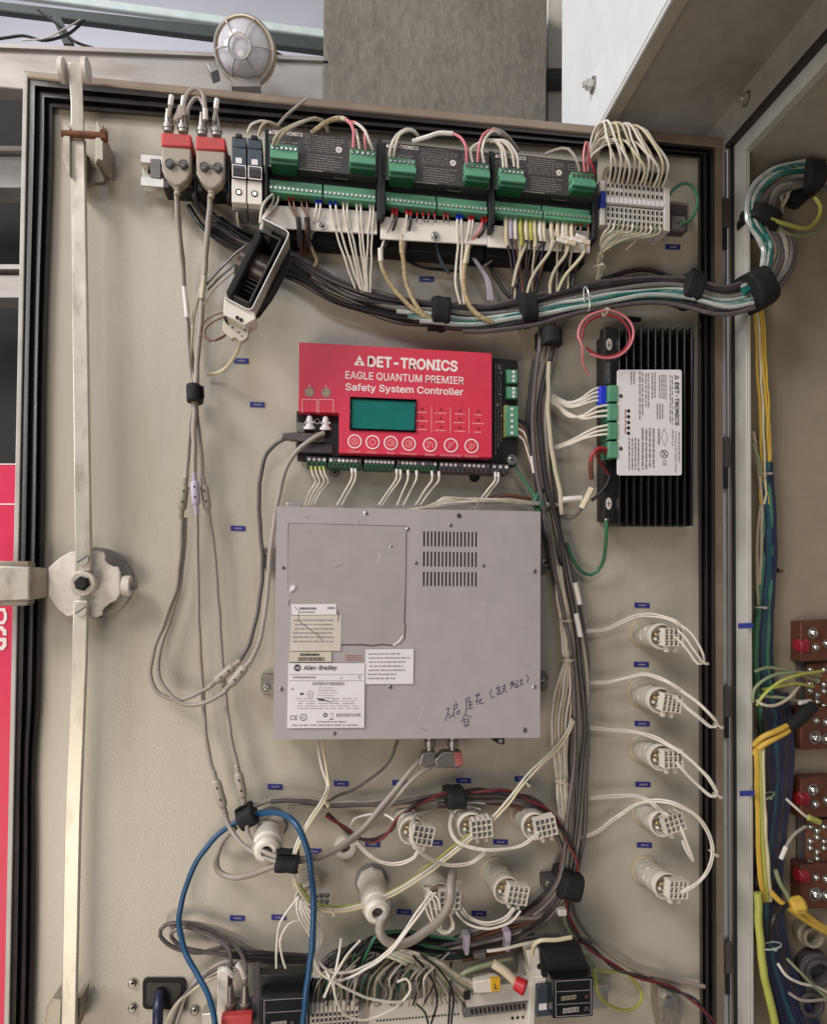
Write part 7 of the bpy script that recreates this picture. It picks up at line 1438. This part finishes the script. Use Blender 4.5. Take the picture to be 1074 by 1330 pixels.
for i in range(3): wire('yellow wire running down beside the flange', [(982 + i * 4, 972, 44), (983 + i * 4, 1020, 42), (984 + i * 4, 1060, 42), (985 + i * 5, 1100, 42), (988 + i * 5, 1140, 42), (992 + i * 4, 1170, 30)], 3.0, ('w_yellow', 'w_lime', 'w_cream')[i], 'yellow wires lower along the flange')
wire('pale green sleeve running down past the dark blue cables', [(984, 1160, 40), (987, 1220, 40), (993, 1270, 38), (1004, 1320, 36), (1010, 1360, 34)], 4.6, 'w_lime', name='cable', cat='cable', n=10)
for i, pts in enumerate(([(1002, 1160, 44), (1018, 1176, 48), (1040, 1192, 46), (1074, 1212, 40), (1100, 1222, 38)], [(1036, 1176, 44), (1050, 1190, 46), (1074, 1206, 40), (1100, 1212, 38)])): wire(('long', 'short')[i] + ' yellow wire running right under the lower busbar', pts, 3.2, 'w_yellow', 'yellow wires under the lower busbar', n=10)
m = MB(); m.lathe(P(1026, 1178, 48), (1, -.2, .25), [(0, .008), (.004, .012), (.016, .012), (.020, .008)], 'w_yellow', 8); single(m, 'wire_lug', 'bright yellow lug beside the lower busbar', 'wire lug', bevel=1)
wire('thin white and yellow wire reaching the lower busbar bolts', [(1021, 1038, 40), (1034, 1050, 44), (1046, 1060, 44), (1064, 1068, 40)], 1.6, 'w_white', ends=[(-1, 'w_lime', 14, 2.2, 'sleeve')]); wire('grey wire with a pale tip at the lower busbar', [(1046, 1074, 40), (1034, 1082, 44), (1024, 1094, 44), (1014, 1116, 42)], 1.9, 'w_grey', ends=[(-1, 'sleeve_white', 16, 1.4, 'sleeve')])
wire('green wire slanting from the dark blue cables to the yellow lug', [(1007, 1130, 44), (1012, 1146, 46), (1022, 1162, 46), (1028, 1176, 46)], 2.6, 'w_sage'); wire('black bent lead below the yellow lug', [(1022, 1176, 50), (1010, 1184, 52), (1003, 1196, 50), (1002, 1220, 44)], 3.4, 'w_black')
for i, (x, y, r) in enumerate(((1042, 1205, 15), (1050, 1250, 20), (1040, 1290, 18))):
    m = MB(); k = mpp(x, y, 10); m.lathe(P(x, y, 0), (-.15, -1, 0), [(0, r * k), (.02, r * k), (.022, r * .8 * k), (.03, r * .8 * k), (.03, r * .55 * k), (.012, r * .5 * k)], 'olive_plastic' if i == 0 else 'dark_grey', 24); single(m, 'cable_inlet', ('olive round cable inlet right below the lower busbar', 'large dark round cable inlet near the bottom right corner', 'dark round cable inlet lowest at the bottom right corner')[i], 'cable inlet', bevel=.8)
for i, pts in enumerate(([(1010, 1252, 44), (1022, 1268, 50), (1040, 1278, 50), (1060, 1282, 46), (1090, 1300, 40)], [(1024, 1290, 40), (1040, 1300, 46), (1060, 1300, 46), (1090, 1296, 40)], [(1022, 1246, 46), (1040, 1264, 52), (1062, 1286, 48), (1090, 1312, 44)])): wire(('pinkish white', 'grey white', 'pale green')[i] + ' thin wire in the dark bottom right corner of the cabinet', pts, 1.7, ('w_white', 'w_grey', 'w_sage')[i], 'thin wires in the corner of the cabinet')

# ---------------------------------------------------------------- every repeat gets a label of its own
ORD = ('first second third fourth fifth sixth seventh eighth ninth tenth eleventh twelfth thirteenth fourteenth fifteenth sixteenth seventeenth eighteenth nineteenth twentieth').split() + ['twenty-' + w for w in 'first second third fourth fifth sixth seventh eighth ninth'.split()] + ['thirtieth']
def proj(v):
    q = v - Vector((0, -CD, 0)); return CX + F * q.dot(rt) / q.dot(fw), CY + F * q.dot(dn) / q.dot(fw)
fam = {}
for o in SC.objects:
    if o.parent is None and 'label' in o and o.type == 'MESH': fam.setdefault(o['label'], []).append(o)
for lab, os_ in fam.items():
    if len(os_) < 2: continue
    def centre(o, n=None):
        vs = o.data.vertices; N = len(vs)
        vs = vs[:n] if n else vs[N // 2 - 8:N // 2 + 8]
        c = Vector()
        for v in vs: c += v.co
        return proj(o.location + c / max(1, len(vs)))
    best = None
    for n, wh in ((8, 'at its start'), (None, 'half way along')):
        cs = [centre(o, n) for o in os_]
        for k, nm in ((0, 'from the left'), (1, 'from the top')):
            srt = sorted(c[k] for c in cs); gap = min(b - a for a, b in zip(srt, srt[1:]))
            if best is None or gap > best[0] * 1.15: best = (gap, k, nm, cs)
    gap, k, nm, cs = best
    if gap < 0.02: continue
    for r, i in enumerate(sorted(range(len(os_)), key=lambda i: cs[i][k])):
        os_[i]['label'] = lab.replace(', one of a tight row', '') + ', ' + ORD[r] + ' ' + nm
for o in SC.objects:
    if 'o' in o: del o['o']
